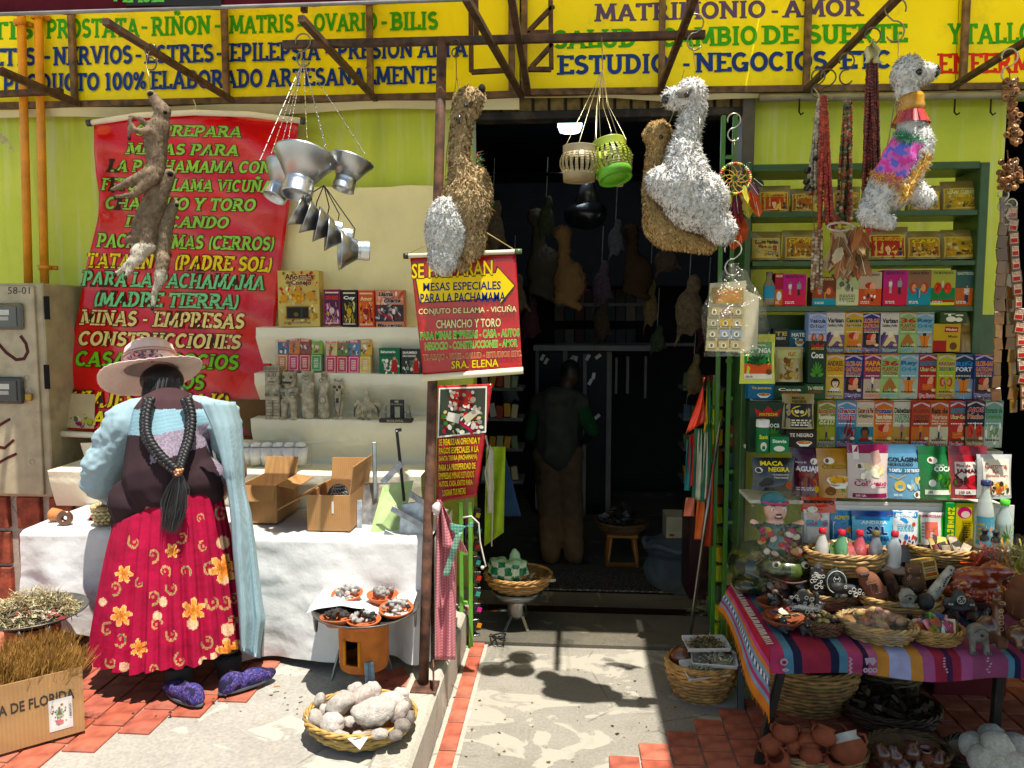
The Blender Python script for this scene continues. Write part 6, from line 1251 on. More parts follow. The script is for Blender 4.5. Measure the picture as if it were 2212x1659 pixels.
# ================================================================== FOREGROUND LEFT
def stove(label,c,r,h,legs,openw,col='c9742e',col2='e8941e',rz=0):
 t=T('clay_stove',label,'stove',c,None,(0,0,rz));z0=.075
 m=MB();prof=[(r*.93,z0),(r*.95,z0+.006),(r,z0+h*.3),(r*1.01,z0+h),(r*.96,z0+h),(r*.95,z0+.01)]
 a0=-PI/2+openw;n=40
 m.lathe([(r*.94,z0+h*.93),(r,z0+h*.94),(r*1.02,z0+h),(r*.94,z0+h)],col,n)
 yb,yt=z0+h*.18,z0+h*.72
 m.lathe([(r*.95,z0),(r*.985,yb)],col,n);m.lathe([(r*.90,z0),(r*.93,yb)],col,n);m.lathe([(r*.985,yb),(r*1.0,yt)],col,n,a0=-PI/2-.25+openw,a1=-PI/2-.25+2*PI-openw);m.lathe([(r*.93,yb),(r*.94,yt)],'2a1a10',n,a0=-PI/2-.25+openw,a1=-PI/2-.25+2*PI-openw)
 m.lathe([(r*1.0,yt),(r*1.0,z0+h*.94)],col,n);m.lathe([(r*.94,yt),(r*.94,z0+h*.94)],'2a1a10',n);m.lathe([(r*.9,yb),(r*.985,yb)],col,n);m.lathe([(.001,z0),(r*.95,z0)],col,n)
 m.part('clay_body','clay',t,world=False)
 for s_ in(-1,1):
  m=MB();a=-PI/2-.25+s_*openw;m.tube([(r*1.0*math.cos(a),r*1.0*math.sin(a),yb),(r*1.0*math.cos(a),r*1.0*math.sin(a),yt)],.006,col2,6);m.part('door_edge','clay',t,world=False)
 for k in range(3):
  a=legs+k*2*PI/3;u=Vector((math.cos(a),math.sin(a),0));p=u*r*1.0;m=MB();m.bar(p+Vector((0,0,z0+h*.28)),p+u*.035+Vector((0,0,.0)),.036,.004,'8fa4ac',.001);m.bar(p+u*.004+Vector((0,0,z0+h*.28)),p+u*.04+Vector((0,0,.0)),.007,.009,'8294a0',.001)
  for q in(.2,.24):m.ell(p+u*.006+Vector((0,0,z0+h*q)),.005,'5a646a',n=6,m=4)
  m.part('leg','zinc',t,world=False)
 return t
def disc_pan(label,c,r,rz=0,col='77756f'):
 t=T('steel_disc',label,'pan',c,None,(.0,0,rz));m=MB();m.lathe([(.001,0),(r*.4,.006),(r*.8,.026),(r,.045),(r*1.005,.049),(r*.98,.049),(r*.78,.03),(r*.4,.01),(.001,.004)],col,48);m.part('dish','zinc',t,world=False)
 for s_ in(-1,1):
  m=MB();m.tube([(s_*r*.93+.0*k,-.05+.1*k/10,.036-.075*math.sin(PI*k/10))for k in range(11)],.005,'8a8882',6);m.part('handle','steel',t,world=False)
 return t
c=P(788,1500,2.86);SX=c.x;stove('orange clay stove with pale metal legs standing by the white table cloth',(SX,2.86,ZL),.097,.18,-PI/2+.45,.33)
ZP=ZL+.258;disc_pan('wide grey metal disc on the orange stove, carrying five clay dishes',(SX+.01,2.86,ZP),.205,.2)
m=MB()
def pf_(u,v):
 x=-.21+.40*u;y=-.06+.22*v;z=.052+.02*math.sin(u*5+v*2)+(.03*(u-.75)if u>.75 else 0)+(-.07*(.25-u)if u<.25 else 0)+.008*noise.noise(Vector((u*6,v*6,0)));return Vector((SX+x,2.86+y,ZP+z))
m.grid(pf_,26,16,'dad8d4',thick=(0,0,.001));m.thing('paper_sheet','paper','crumpled white paper sheet lying over the metal disc between clay dishes','paper')
def chunk(col,k):
 m=MB();m.ell((0,0,0),(1,.8,.75),col,None,7,5,.9,k);me=m.mesh('incense_lump');me.materials.append(M('coal'));return me
CH={q:[chunk(q,i+3)for i in range(3)]for q in('b8b4ae','8f8b86','26211f','4a3f3a','d8d4cc')}
for(dx,dy,dz,r,tilt,cols,lb_)in((-.085,.075,.062,.062,.1,('b8b4ae','d8d4cc','8f8b86'),'terracotta dish of pale silver incense lumps at the back left of the disc'),(.055,.085,.056,.062,.05,('8f8b86','b8b4ae'),'terracotta dish of grey resin pieces at the back right of the disc'),(-.075,-.095,.03,.066,-.1,('26211f','4a3f3a'),'terracotta dish of black charcoal lumps at the front left of the disc'),(.03,-.105,.028,.064,0,('d8d4cc','b8b4ae','26211f'),'terracotta dish of white and black lumps at the front of the disc'),(.135,-.02,.045,.066,.15,('d8d4cc','b8b4ae','26211f'),'terracotta dish of silver lumps at the right of the disc')):
 t=T('clay_dish',lb_,'dish',(SX+dx,2.86+dy,ZP+dz-.02),'clay dishes on the metal disc',(tilt,0,0));m=MB();m.lathe([(.001,0),(r*.6,.0),(r*.98,.028),(r*1.02,.034),(r*.95,.034),(r*.6,.008),(.001,.006)],vary('c4673c',.08),26);m.part('bowl','clay',t,world=False)
 for i in range(26):
  a=random.uniform(0,2*PI);q=r*.75*math.sqrt(random.random());s_=random.uniform(.007,.013);share(random.choice(CH[random.choice(cols)]),'incense_lump',t,(q*math.cos(a),q*math.sin(a),.03+.018*(1-(q/r)**2)+random.uniform(0,.006)),(random.random()*3,random.random()*3,0),(s_,s_,s_))
BC=Vector((P(779,1600,2.50).x,2.505,ZL));put_basket('stone_basket','round wicker basket heaped with pale pumice stones in the foreground',BC,.187,.062,7,.74,'bd9850',ov=.84)
m=MB();m.grid(lambda u,v:BC+Vector(((.19-.02*v)*math.cos(-2.9+2.2*u)*1.0,(.148)*math.sin(-2.9+2.2*u),.07-.02*v+.012*math.sin(u*19))),30,3,'dedad2');m.thing('plastic_liner','paper','white plastic liner peeping over the rim of the stone basket','liner')
m=MB();m.ext([BC+Vector((.0,-.166,.07)),BC+Vector((.07,-.158,.072)),BC+Vector((.045,-.172,.035))],(0,.002,0),'dedad2');m.thing('paper_scrap','paper','triangular white paper scrap on the front rim of the stone basket','paper')
SM=[stone_mesh('pumice_stone',q,(1,.72,.62),.26,i*2+1,20,14,'pumice')for i,q in enumerate(('bdb3a8','c6bbb1','b2a89d','c0aea3','c8beb4'))];SD_=stone_mesh('pumice_stone','8a8076',(1,.8,.66),.25,5,20,14,'pumice')  # SD_ darker copy: dark stones, plus shade put into the greyish one's colour
ST=[(808,1536,58,34,-.15,'largest oval pumice stone at the front centre of the basket',2.50),(718,1561,33,26,.1,'round pumice stone left of the largest one',2.50),(736,1520,41,24,-.45,'long pinkish pumice stone lying above the round one',2.56),(783,1512,30,40,.5,'big upright pinkish pumice stone at the top centre of the heap',2.60),(845,1516,40,22,.1,'wide pumice stone behind the largest, right of the top centre',2.63),(770,1492,23,22,0,'pumice stone at the very top left of the heap',2.66),(806,1494,22,26,0,'pumice stone at the very top right of the heap',2.66),(691,1513,15,19,.2,'small white pumice stone standing at the left edge of the heap',2.60),(864,1536,20,30,.7,'slanting pumice stone right of the largest one',2.53),(826,1549,27,15,-.6,'narrow pumice stone leaning against the right of the largest',2.49),(876,1527,17,20,.3,'greyish pumice stone in the shade at the right edge',2.56),(869,1567,22,15,.1,'dark pitted stone at the front right inside the rim',2.49),(682,1555,20,26,-.3,'pumice stone against the left rim of the basket',2.52),(735,1592,27,15,.1,'low pumice stone at the front left by the rim',2.46),(775,1590,16,14,.6,'small pumice stone at the front rim below the largest',2.46),(701,1535,16,20,.5,'small brownish stone tucked at the left of the heap',2.57),(866,1500,22,17,.1,'rounded pumice stone at the back right of the heap',2.68),(741,1504,18,14,-.4,'small pumice stone at the back left of the heap',2.64),(855,1588,18,12,0,'dark stone low at the front right rim',2.46),(800,1560,26,18,.2,'pumice stone wedged under the largest one',2.54),(755,1560,22,16,.5,'pumice stone wedged below the long pinkish one',2.55),(884,1552,14,18,.2,'dark stone touching the right rim',2.53),(820,1585,24,12,0,'flat pumice stone low at the front rim',2.455)]
for i,(px,py,rx,rz_,a,lb_,yy)in enumerate(ST):
 yy-=.085;c=P(px,py,yy);sx,sz=S(rx*.88,yy),S(rz_*.88,yy);me=SD_ if 'dark' in lb_ or 'greyish' in lb_ else SM[i%5];solo(me,'pumice_stone',lb_,'stone',c,(0,a,random.uniform(-.3,.3)),(sx,(sx+sz)*.62,sz/.62),'pumice stones heaped in the front basket')
HC=Vector((P(70,1330,2.75).x,2.75,ZL));stove('brown clay stove at the left edge under a disc of dried herbs',HC,.095,.17,-PI/2-.9,.35,'b5673a')
disc_pan('metal disc with loop handles heaped with dried herbs at the left edge',HC+Vector((0,0,.25)),.195,-.9)
m=MB();litter(m,HC+Vector((0,0,.285)),.17,.15,.10,3000,['a89c74','c2b48a','8c8458','d0c49c','7a7250','9a7a50'],.035,.0016,.5);litter(m,HC+Vector((.02,-.05,.30)),.14,.08,.03,160,['5c5548','b8aa90','8a3a38','c9b8a0'],.03,.009,.4);m.thing('dried_herbs','dry','heap of dried herbs and flowers on the disc at the left edge','herbs',kind='stuff')
a=G(184,1578,ZL);b=G(0,1630,ZL);dr=(a-b).normalized();nr=Vector((-dr.y,dr.x,0));b2_=a-dr*.42;hb=(1578-1422)/FPX*a.y
cb=T('cardboard_box','cardboard box printed AGUA DE FLORIDA holding dry brooms at the lower left','box',(a+b2_)/2+nr*.13);fr=(dr,nr)
def bx_(u,v,z):return b2_+dr*u+nr*v+Vector((0,0,z))
L_b=.42;D_b=.26
for nm,q in(('front_panel',[bx_(0,0,0),bx_(L_b,0,0),bx_(L_b,0,hb),bx_(0,0,hb)]),('back_panel',[bx_(0,D_b,0),bx_(L_b,D_b,0),bx_(L_b,D_b,hb),bx_(0,D_b,hb)])):
 m=MB();m.ext(q,nr*.005,'b08452');m.part(nm,'cardboard',cb)
for u in(0,L_b-.005):
 m=MB();m.ext([bx_(u,.006,0),bx_(u,D_b,0),bx_(u,D_b,hb-.001),bx_(u,.006,hb-.001)],dr*.005,'a87c4a');m.part('side_panel','cardboard',cb)
A=Art(lambda u,v,l:bx_(u,-.0006-.0005*l,v))
A.t('AGUA DE FLORIDA',.105,hb*.55,.393,hb*.71,'3a3430',bold=.02,sp=.0);A.r(.315,hb*.12,.385,hb*.60,'cfcbc8');A.r(.320,hb*.16,.372,hb*.56,'e0d8d0')
blots(A,.325,hb*.2,.367,hb*.52,['8a9a8a','c9888a','8a5a48','5a7a9a','b8b080','3a3a38'],40,.0035);A.e(.346,hb*.38,.010,.014,'9ab0a0');A.e(.346,hb*.25,.012,.007,'d08a8a');A.p([(.338,hb*.36),(.354,hb*.36),(.346,hb*.47)],'7a6a4a')
for k in range(9):A.r(.375,hb*(.3+.022*k),.382,hb*(.31+.022*k),'4a4a48')
A.done(cb,'lettering')
def broom(u,v,dx,n=420,H=.12,lb_=''):
 t=T('dry_broom',lb_,'broom',bx_(u,v,hb-.1),'brooms standing in the cardboard box');m=MB()
 for i in range(n):
  p=bx_(u+random.gauss(0,.028),v+random.gauss(0,.03),hb-.03);d=Vector((random.gauss(0,.25)+dx,random.gauss(0,.2),1)).normalized();L=H*random.uniform(.7,1.1);e=p+d*L;s_=Vector((.0012,0,0));col=random.choice(['a8793a','c2924a','8c622c','b8863c']);m.add([p-s_,p+s_,e+s_*.4,e-s_*.4],[(0,1,2,3)],col)
  for k in range(2):q=p+d*L*random.uniform(.45,.95);m.add([q-s_*.7,q+s_*.7,q+d*.02+Vector((random.gauss(0,.008),random.gauss(0,.006),.004))],[(0,1,2)],col)
 m.part('stalks','dry',t,kind='stuff')
for i,(u,v,dx,lb_)in enumerate(((.37,.06,.55,'dry broom head leaning furthest right over the box edge'),(.31,.12,.35,'dry broom head next to the rightmost one'),(.25,.08,.1,'middle dry broom head in the cardboard box'),(.18,.12,-.1,'dry broom head near the left picture edge'),(.34,.2,.2,'dry broom head at the back of the box'),(.12,.06,-.25,'dry broom head cut by the left picture edge'),(.24,.2,.0,'dry broom head at the back centre of the box'))):broom(u,v,dx,lb_=lb_,H=.085 if i<3 else .1)
m=MB();c=G(618,1460,ZL);m.box(c+Vector((0,-.1,.006)),(.022,.008,.004),'c08a5a',rotm(0,0,.3));m.thing('wood_chip','wood','tiny wooden chip lying on the pavement below the white cloth','chip')
GRN='5aa52c'
def rack(label,x0,x1,yt,yb,Y,rungs,pw=8,col=GRN):
 t=T('green_rack',label,'rack',P((x0+x1)/2,yb,Y))
 for x in(x0,x1):m=MB();m.bar(P(x,yt,Y),P(x,yb,Y)*1 if False else Vector((P(x,yt,Y).x,Y,P(x,yb,Y).z)),S(pw,Y),.02,col,.002);m.part('post','paint',t)
 for y in rungs:m=MB();c0,c1=P(x0,y,Y),P(x1,y,Y);m.box((c0+c1)/2,(abs(c1.x-c0.x)-S(pw,Y)-.001,.016,.016),col,bev=.001);m.part('rung','paint',t)
 return t
t=rack('light green iron rack of bottles and black sachets left of the doorway',996,1016,1085,1402,3.62,[1195,1302,1399],9,'6fae3c')
for k in range(9):
 z=1110+34*k;m=MB();m.box(P(1030,z,3.7),(.035,.02,.06),vary('1c1a1c',.2),rotm(0,random.uniform(-.2,.2),.3),bev=.003);b_=m.part('sachet','pouch',t);m=MB();m.box(P(1034+random.uniform(-2,2),z+3,3.685),(.022,.004,.022),random.choice(['d8902a','c8b03a','b83a2a','d0709a','5a9a8a']),rotm(0,.3,.3));m.part('label','print',b_)
c=P(1006,1398,3.68);m=MB();m.lathe([(.001,0),(.022,0),(.022,.13),(.01,.17),(.01,.19)],'1a1c18',14,c);m.lathe([(.012,.185),(.012,.205),(.001,.206)],'c0202a',12,c);m.thing('dark_bottle','glaze','dark bottle with a red cap standing in the left green rack','bottle')
c=P(1006,1190,3.68);m=MB();m.lathe([(.001,0),(.022,0),(.022,.1),(.01,.13),(.01,.15)],'14181a',14,c);m.lathe([(.012,.145),(.012,.165),(.001,.166)],'8a2028',12,c);m.thing('dark_bottle','glaze','dark bottle on the upper rung of the left green rack','bottle')
Yb=3.84;bc=P(1117,1371,Yb);t=T('metal_burner','polished aluminium table burner on three legs standing on the shop threshold','burner',(bc.x,Yb,.028));c=Vector((bc.x,Yb,0))
m=MB();m.lathe([(.04,.075),(.045,.08),(.05,.09),(.05,.155),(.052,.18),(.046,.18),(.04,.08)],'b4b4b2',24,c);m.box(c+Vector((.035,-.036,.13)),(.016,.004,.03),'0c0c0c');m.part('body','steel',t)
m=MB();m.lathe([(.06,.178),(.125,.19),(.133,.21),(.133,.225),(.127,.225),(.12,.2),(.05,.185)],'8f8f8c',32,c);m.part('pan','steel',t)
for a in(-2.2,-.9,1.6):
 m=MB();u=Vector((math.cos(a),math.sin(a),0));m.bar(c+u*.04+Vector((0,0,.1)),c+u*.098+Vector((0,0,.029)),.016,.004,'b8b8b6',.001);m.part('leg','steel',t)
m=MB();m.tube([c+Vector((-.05,-.02,.115)),c+Vector((-.09,-.03,.118))],.009,'a8a8a4',8);m.tube([c+Vector((-.09,-.03,.118)),c+Vector((-.15,-.03,.11))],.008,'8c5a30',8);m.part('side_handle','steel',t)
put_basket('flat_basket','flat wicker basket on the aluminium burner under the green checked bag',(bc.x+.005,Yb,.228),.168,.07,6,.7,'b88748',ov=.9,sd=4)
m=MB();litter(m,(bc.x+.05,Yb-.06,.29),.1,.06,.05,60,['8a6a3c','a88450','c9b890'],.06,.01,.3);m.thing('dry_husks','dry','dry brown husks and paper packets lying in the flat basket','husks')
v,f=organic([('e',(-.02,0,.03),(.11,.09,.05)),('e',(-.07,.01,.06),(.06,.06,.045)),('e',(.02,-.02,.07),(.06,.05,.04)),('e',(.01,0,.11),(.03,.025,.04))],.007,3)
def gb(p):return('d8dcc0' if(int(p.x*28+50)+int(p.z*28+50))%2 else '2f7a52')if p.z<.09 else 'a8c8a0'
m=MB();m.add([Vector(q)*(1+.12*noise.noise(Vector(q)*30))for q in v],f,gb,True);m.v=[tuple(Vector(q)+Vector((bc.x-.02,Yb-.02,.285)))for q in m.v];m.thing('plastic_bag','pouch','green and white checked plastic bag heaped on the flat basket','bag')
Y=3.8;t=T('safety_vest','yellow green reflective vest hanging just inside the left door jamb','vest',P(1075,1190,Y))
m=MB();m.grid(lambda u,v:P(1050+42*u-4*v,965+215*v-30*u*v,Y-.02*math.sin(u*8+v*3)),10,20,'a8c82a',thick=(0,.004,0));m.part('front','cloth',t);m=MB();m.grid(lambda u,v:P(1052+14*u,968+140*v,Y-.03-.01*math.sin(u*6)),5,12,'d8d4b8',thick=(0,.003,0));m.part('pocket_flap','cloth',t)
m=MB();m.grid(lambda u,v:P(1076+34*u*v+16*u,985+130*v,Y+.03),8,10,'1e3a5a',thick=(0,.004,0));m.thing('blue_cloth','cloth','dark blue cloth hanging behind the reflective vest','cloth')
m=MB();m.tube([P(1049,940,3.7),P(1062,1000,3.7),P(1066,1060,3.7),P(1055,1065,3.7),P(1048,1020,3.7),P(1058,960,3.7),P(1064,1100,3.7),P(1062,1180,3.72)],.004,'c9c4ae',6);m.thing('pale_flex','plastic','loop of pale cord hanging beside the reflective vest','cord')
m=MB();m.tube([P(1000,1118,3.5),P(1018,1115,3.5),P(1034,1130,3.5),P(1037,1170,3.5),P(1046,1210,3.5),P(1050,1222,3.5),P(1040,1228,3.5)],.0042,'d8d4c4',6);m.ell(P(1042,1226,3.5),.009,'d8d4c4');m.thing('white_string','plastic','knotted white cord tied to the left green rack','cord')
m=MB();pts=[G(1075,1382,.03)+Vector((.04*math.sin(i*.9),.03*math.cos(i*1.3),.004+.002*i))for i in range(14)];m.tube(pts,.004,'0e0e0e',6);m.thing('black_cable','rubber','coil of black cable on the threshold beside the burner','cable')
# ================================================================== RIGHT RACK, SHELVING AND PRODUCTS
t=rack('tall green iron ladder rack at the right side of the doorway',1563,1588,250,1400,3.55,[340+0*1,420,505,600,690,780,860,940,1018,1128,1233,1325,1392],9,'3f7a22')
for k in range(13):
 z=860+42*k;m=MB();m.box(P(1551+random.uniform(-2,2),z,3.62),(.03,.04,.075),random.choice(['b8a832','a8b83a','8a4a2a','6a7a3a','c9b860','4a5a40']),rotm(0,random.uniform(-.1,.1),.5),bev=.003);m.part('packet','pouch',t)
for k in range(9):
 m=MB();m.box(P(1575+random.uniform(-1,1),880+60*k,3.6),(.028,.03,.1),random.choice(['6a8a2a','a83a2a','30402a','c9c08a','3a5a6a','c8a030']),bev=.003);m.part('packet','pouch',t)
m=MB();c0=P(1562,1395,3.55);c1=P(1545,950,3.9);m.bar(Vector((c0.x,3.55,c0.z)),Vector((c0.x,3.9,c0.z)),.02,.02,'3f7a22');m.bar(Vector((c0.x,3.9,c0.z)),Vector((c0.x,3.9,c1.z+.3)),.02,.02,'3f7a22');m.part('rear_post','paint',t)
m=MB();c0=G(1476,1402,0)+Vector((0,-.12,0));pts=[c0,P(1520,1150,3.5),P(1556,905,3.55)];m.tube(pts,.0085,'8c8882',10);t=T('metal_stick','thin shiny metal pole leaning against the green rack','stick',c0);m.part('shaft','steel',t);m=MB();m.tube([c0,c0+(pts[1]-c0).normalized()*.12],.0095,'b5b0a8',10);m.part('tip','steel',t)
Y=3.5;t=T('tricolour_bag','shiny red, yellow and green plastic flag bag hanging on the rack','bag',P(1510,935,Y))
for q,x0,x1,yy in(('c8331a',1481,1524,Y-.02),('d8b01e',1520,1530,Y),('1f6a3a',1526,1540,Y+.01)):
 m=MB();m.grid(lambda u,v:P(x0+(x1-x0)*u*(.35+.65*v)+(1-v)*(1529-x0)*.9*(1-u*.5)-(0),815+122*v-26*(u)*v,yy-.025*math.sin(PI*u)-.006*math.sin(u*13+v*9)),14,16,q,thick=(0,.003,0));m.part('stripe','pouch',t)
Y=3.52;t=T('striped_towels','green and white striped cloths hanging on the rack behind the leaning pole','cloths',P(1510,1100,Y))
for q,x0,x1,y0,y1 in(('2f6a4a',1500,1536,925,1085),('c9c8b0',1508,1516,928,1080),('c9c8b0',1522,1529,928,1078),('c02a2a',1490,1500,940,1050),('2a7a7a',1484,1492,950,1060),('d8785a',1482,1500,1075,1115),('d8682a',1506,1522,1080,1165),('b8421e',1528,1540,1000,1180)):
 m=MB();m.grid(lambda u,v:P(x0+(x1-x0)*u-6*(1-u)*v,y0+(y1-y0)*v,Y-.012*math.sin(u*7+v*4)-(.004 if q=='c9c8b0' else 0)),6,14,q,thick=(0,.003,0));m.part('strip','cloth',t)
tb_=Vector((P(1520,1480,3.15).x,3.22,.0));put_basket('wicker_basket','light wicker basket with foam trays of herbs beside the leaning pole',tb_,.145,.15,11,.68,'c0904a',ov=.85,sd=8)
for(dx,dy,dz,rz,tl,lb_)in((.045,-.04,.172,-.1,.15,'lower foam tray of white flakes and leaves in the basket'),(.02,.01,.215,.1,.1,'upper foam tray heaped with dried herbs on top of the basket'),(.0,-.07,.14,.3,.3,'foam tray of pale roots tucked lowest in the basket')):
 c=tb_+Vector((dx,dy,dz));t=T('foam_tray',lb_,'tray',c,'foam trays in the wicker basket',(tl,0,rz));m=MB();m.box((0,0,0),(.17,.1,.004),'d0ccc4',bev=.001)
 for q in((0,.052,0),(0,-.052,0)):m.box((0,q[1],.008),(.18,.004,.022),'d0ccc4',rotm(-.5 if q[1]>0 else .5,0,0),bev=.001)
 for q in(.088,-.088):m.box((q,0,.008),(.004,.1,.022),'d0ccc4',rotm(0,.5 if q>0 else-.5,0),bev=.001)
 m.part('tray','plastic',t,world=False);m=MB();litter(m,(0,0,.008),.075,.042,.035,330,['8a8058','b8ac80','5a5838','6a4a30','a87a40']if 'upper' in lb_ else['c9c4a8','b0aa8a','8a8a58','d8d4c0'],.025,.003,.4);m.part('dried_herbs','dry',t,world=False,kind='stuff')
m=MB();m.ell(tb_+Vector((-.085,.0,.165)),(.045,.045,.05),'6e3a22',wob=.1);m.thing('brown_gourd','glaze','glossy brown gourd at the left side of the tray basket','gourd');m=MB();m.ell(tb_+Vector((.115,.02,.16)),(.035,.035,.045),'8a4a26');m.thing('brown_gourd','glaze','small brown gourd at the right side of the tray basket','gourd')
YSH=3.42;GD='2c5220'
sh=T('green_shelving','dark green wooden shelving packed with herb packets and medicine boxes','shelving',P(1880,1190,YSH+.1))
for x0,x1 in((1614,1626),(2120,2140)):
 a=P(x0,350,YSH);b=P(x1,1190,YSH);bx__=P(x1,350,YSH);m=MB();m.box(((a.x+bx__.x)/2,YSH+.11,(a.z+b.z)/2),(bx__.x-a.x,.22,a.z-b.z),GD,bev=.003);m.part('upright','paint',sh)
for y0,y1,nm in((351,367,'top_board'),(455,467,'shelf_board'),(563,574,'shelf_board'),(661,673,'shelf_board'),(764,772,'shelf_board')):
 a=P(1626,y0,YSH);b=P(2120,y1,YSH);m=MB();m.box(((a.x+b.x)/2,YSH+.112,(a.z+b.z)/2),(b.x-a.x-.001,.21,a.z-P(1626,y1,YSH).z),GD,bev=.002);m.part(nm,'paint',sh)
m=MB();a=P(1612,680,3.63);b=P(2140,1190,3.63);m.box(((a.x+b.x)/2,3.64,(a.z+b.z)/2+.3),(b.x-a.x,.01,a.z-b.z-.6+.0),'3a5a20');m.part('back_board','paint',sh)
def herb(x0,y0,x1,y1,txt,bgc,lc,face,lab,Y=3.45):
 def art(A):
  A.r(.06,.07,.94,.76,'d0b878',6,4);A.r(.1,.11,.90,.72,bgc,6,4);A.t(txt,.14,.56,.86,.69,lc,out='5a3a20',bold=.03)
  if face:pic_face(A,.48,.33,.085,1.35,'dcc0a0','b04a40','8a4038');pic_body(A,.78,.12,.42,1,'28282c')
  else:blots(A,.15,.14,.85,.52,[bgc,'a88a58','6a6a40','c9b890','8a5a48','3a3a2c'],26,.06);lines_(A,.5,.85,.15,.3,3,'4a3a28')
 return pouch(x0,y0,x1,y1,Y,'8a7c50',lab,art,'herb_packet','packet',.07,'herb packets on the two top shelves',rz=random.uniform(-.08,.08),rx=-.04)
herb(1640,398,1709,459,'CONTRA DE LA PURIFICACION','b0604c','e8c878',True,'packet with a red portrait label at the left end of the top shelf')
herb(1712,404,1764,459,'LLAMA','a86a48','e0c080',False,'reddish herb packet behind the pale beads on the top shelf');herb(1800,400,1862,458,'ABRE CAMINO','98804a','e8d8a0',False,'herb packet behind the mixed beads on the top shelf')
herb(1880,404,1950,458,'SUERTE','9a8a50','e0d090',False,'herb packet behind the dressed llama on the top shelf');herb(1965,398,2036,456,'CHICOS','a89858','e8e0a8',False,'yellowish packet second from the right end of the top shelf')
herb(2041,388,2121,456,'LLAMA CLIENTES','b09a58','e0e8b0',False,'packet labelled LLAMA CLIENTES at the right end of the top shelf')
herb(1622,498,1692,562,'Contra Hechizo','b8a878','2c2418',False,'cream packet labelled Contra Hechizo at the left end of the second shelf');herb(1695,495,1762,562,'CASA','a8784c','e8d060',False,'packet labelled CASA behind the red beads on the second shelf')
herb(1800,500,1874,561,'BAÑO','8a9a90','e0e0c8',False,'bluish packet behind the feather bunch on the second shelf');herb(1878,488,1963,561,'PROTEC PURIFICACION','a8382c','e8c060',True,'red packet with a large portrait in the middle of the second shelf')
herb(1963,497,2038,560,'CASA','b0885a','e8d858',False,'packet labelled CASA right of the portrait packet');herb(2041,494,2124,560,'Tumbatrabajo','b89a58','d8c070',False,'packet with a red bordered label at the right end of the second shelf')
def med(bg1,bg2,l1,c1,l2,c2,pic,foot=None,fc='203060',out=None,l3=None):
 def f(A):
  A.r(0,0,1,.45,bg2,1,1);A.r(0,.45,1,1,bg1);A.p([(.05,.88),(.5,.97),(.95,.88),(.95,.93),(.5,.995),(.05,.93)],'c9b8c0');
  A.t(l1,.06,.74,.94,.86,c1,out=out,bold=.045)
  if l2:A.t(l2,.08,.62,.92,.72,c2,out=out,bold=.03)
  if l3:A.t(l3,.1,.54,.9,.61,c2,bold=.02)
  pic(A)
  if foot:A.t(foot,.06,.03,.94,.12,fc,out='f0ece0',bold=.03)
  lines_(A,.12,.88,.13,.19,1,'3a3430');lines_(A,.1,.9,.5,.54,1,'e8e0d0');blots(A,.04,.0,.96,.03,[c1,c2],5,.05,.3);A.e(.82,.2,.12,.035,vary('d8c8a0'));A.r(0,.985,1,1,c1)
 return f
leg_=lambda A:(A.p([(.1,.15),(.45,.45),(.7,.5),(.9,.25),(.6,.3),(.3,.15)],'e0c8a0'),A.p([(.0,.12),(.3,.5),(.2,.55),(0,.4)],'4a3a60'),A.e(.55,.46,.14,.08,'e8dcc8'))
gut_=lambda A:(A.r(.08,.14,.92,.52,'1c1416'),pic_guts(A,.5,.33,.36,.42,'e0a890'))
root_=lambda A:[A.ln([(.5,.45),(.5+math.cos(a)*.2,.32),(.5+math.cos(a)*.36,.17+.06*abs(math.sin(a*3)))],.09,vary('a8785a'))for a in[i*PI/8 for i in range(9)]]
back_=lambda A:(A.e(.5,.45,.1,.055,'2a1a14'),A.p([(.12,.52),(.3,.42),(.7,.42),(.88,.52),(.7,.3),(.68,.12),(.32,.12),(.3,.3)],'d88a50'),A.ln([(.5,.4),(.5,.14)],.04,'a85a30'))
face_=lambda A:pic_face(A,.52,.36,.2,.42,'e8ccb4','1a1414','e8e0d0')
kid_=lambda A:pic_kidneys(A,.5,.38,.34,.42)
lung_=lambda A:pic_lungs(A,.5,.36,.42,.4)
per_=lambda q:(lambda A:(pic_body(A,.5,.18,.58,1.1,q),blots(A,.1,.14,.9,.22,['d8883a','8a9a3a','c85a3a'],7,.06,.4)))
fru_=lambda cs:(lambda A:blots(A,.12,.16,.88,.5,cs,16,.15,.42))
gu2_=lambda A:pic_guts(A,.5,.34,.4,.42)
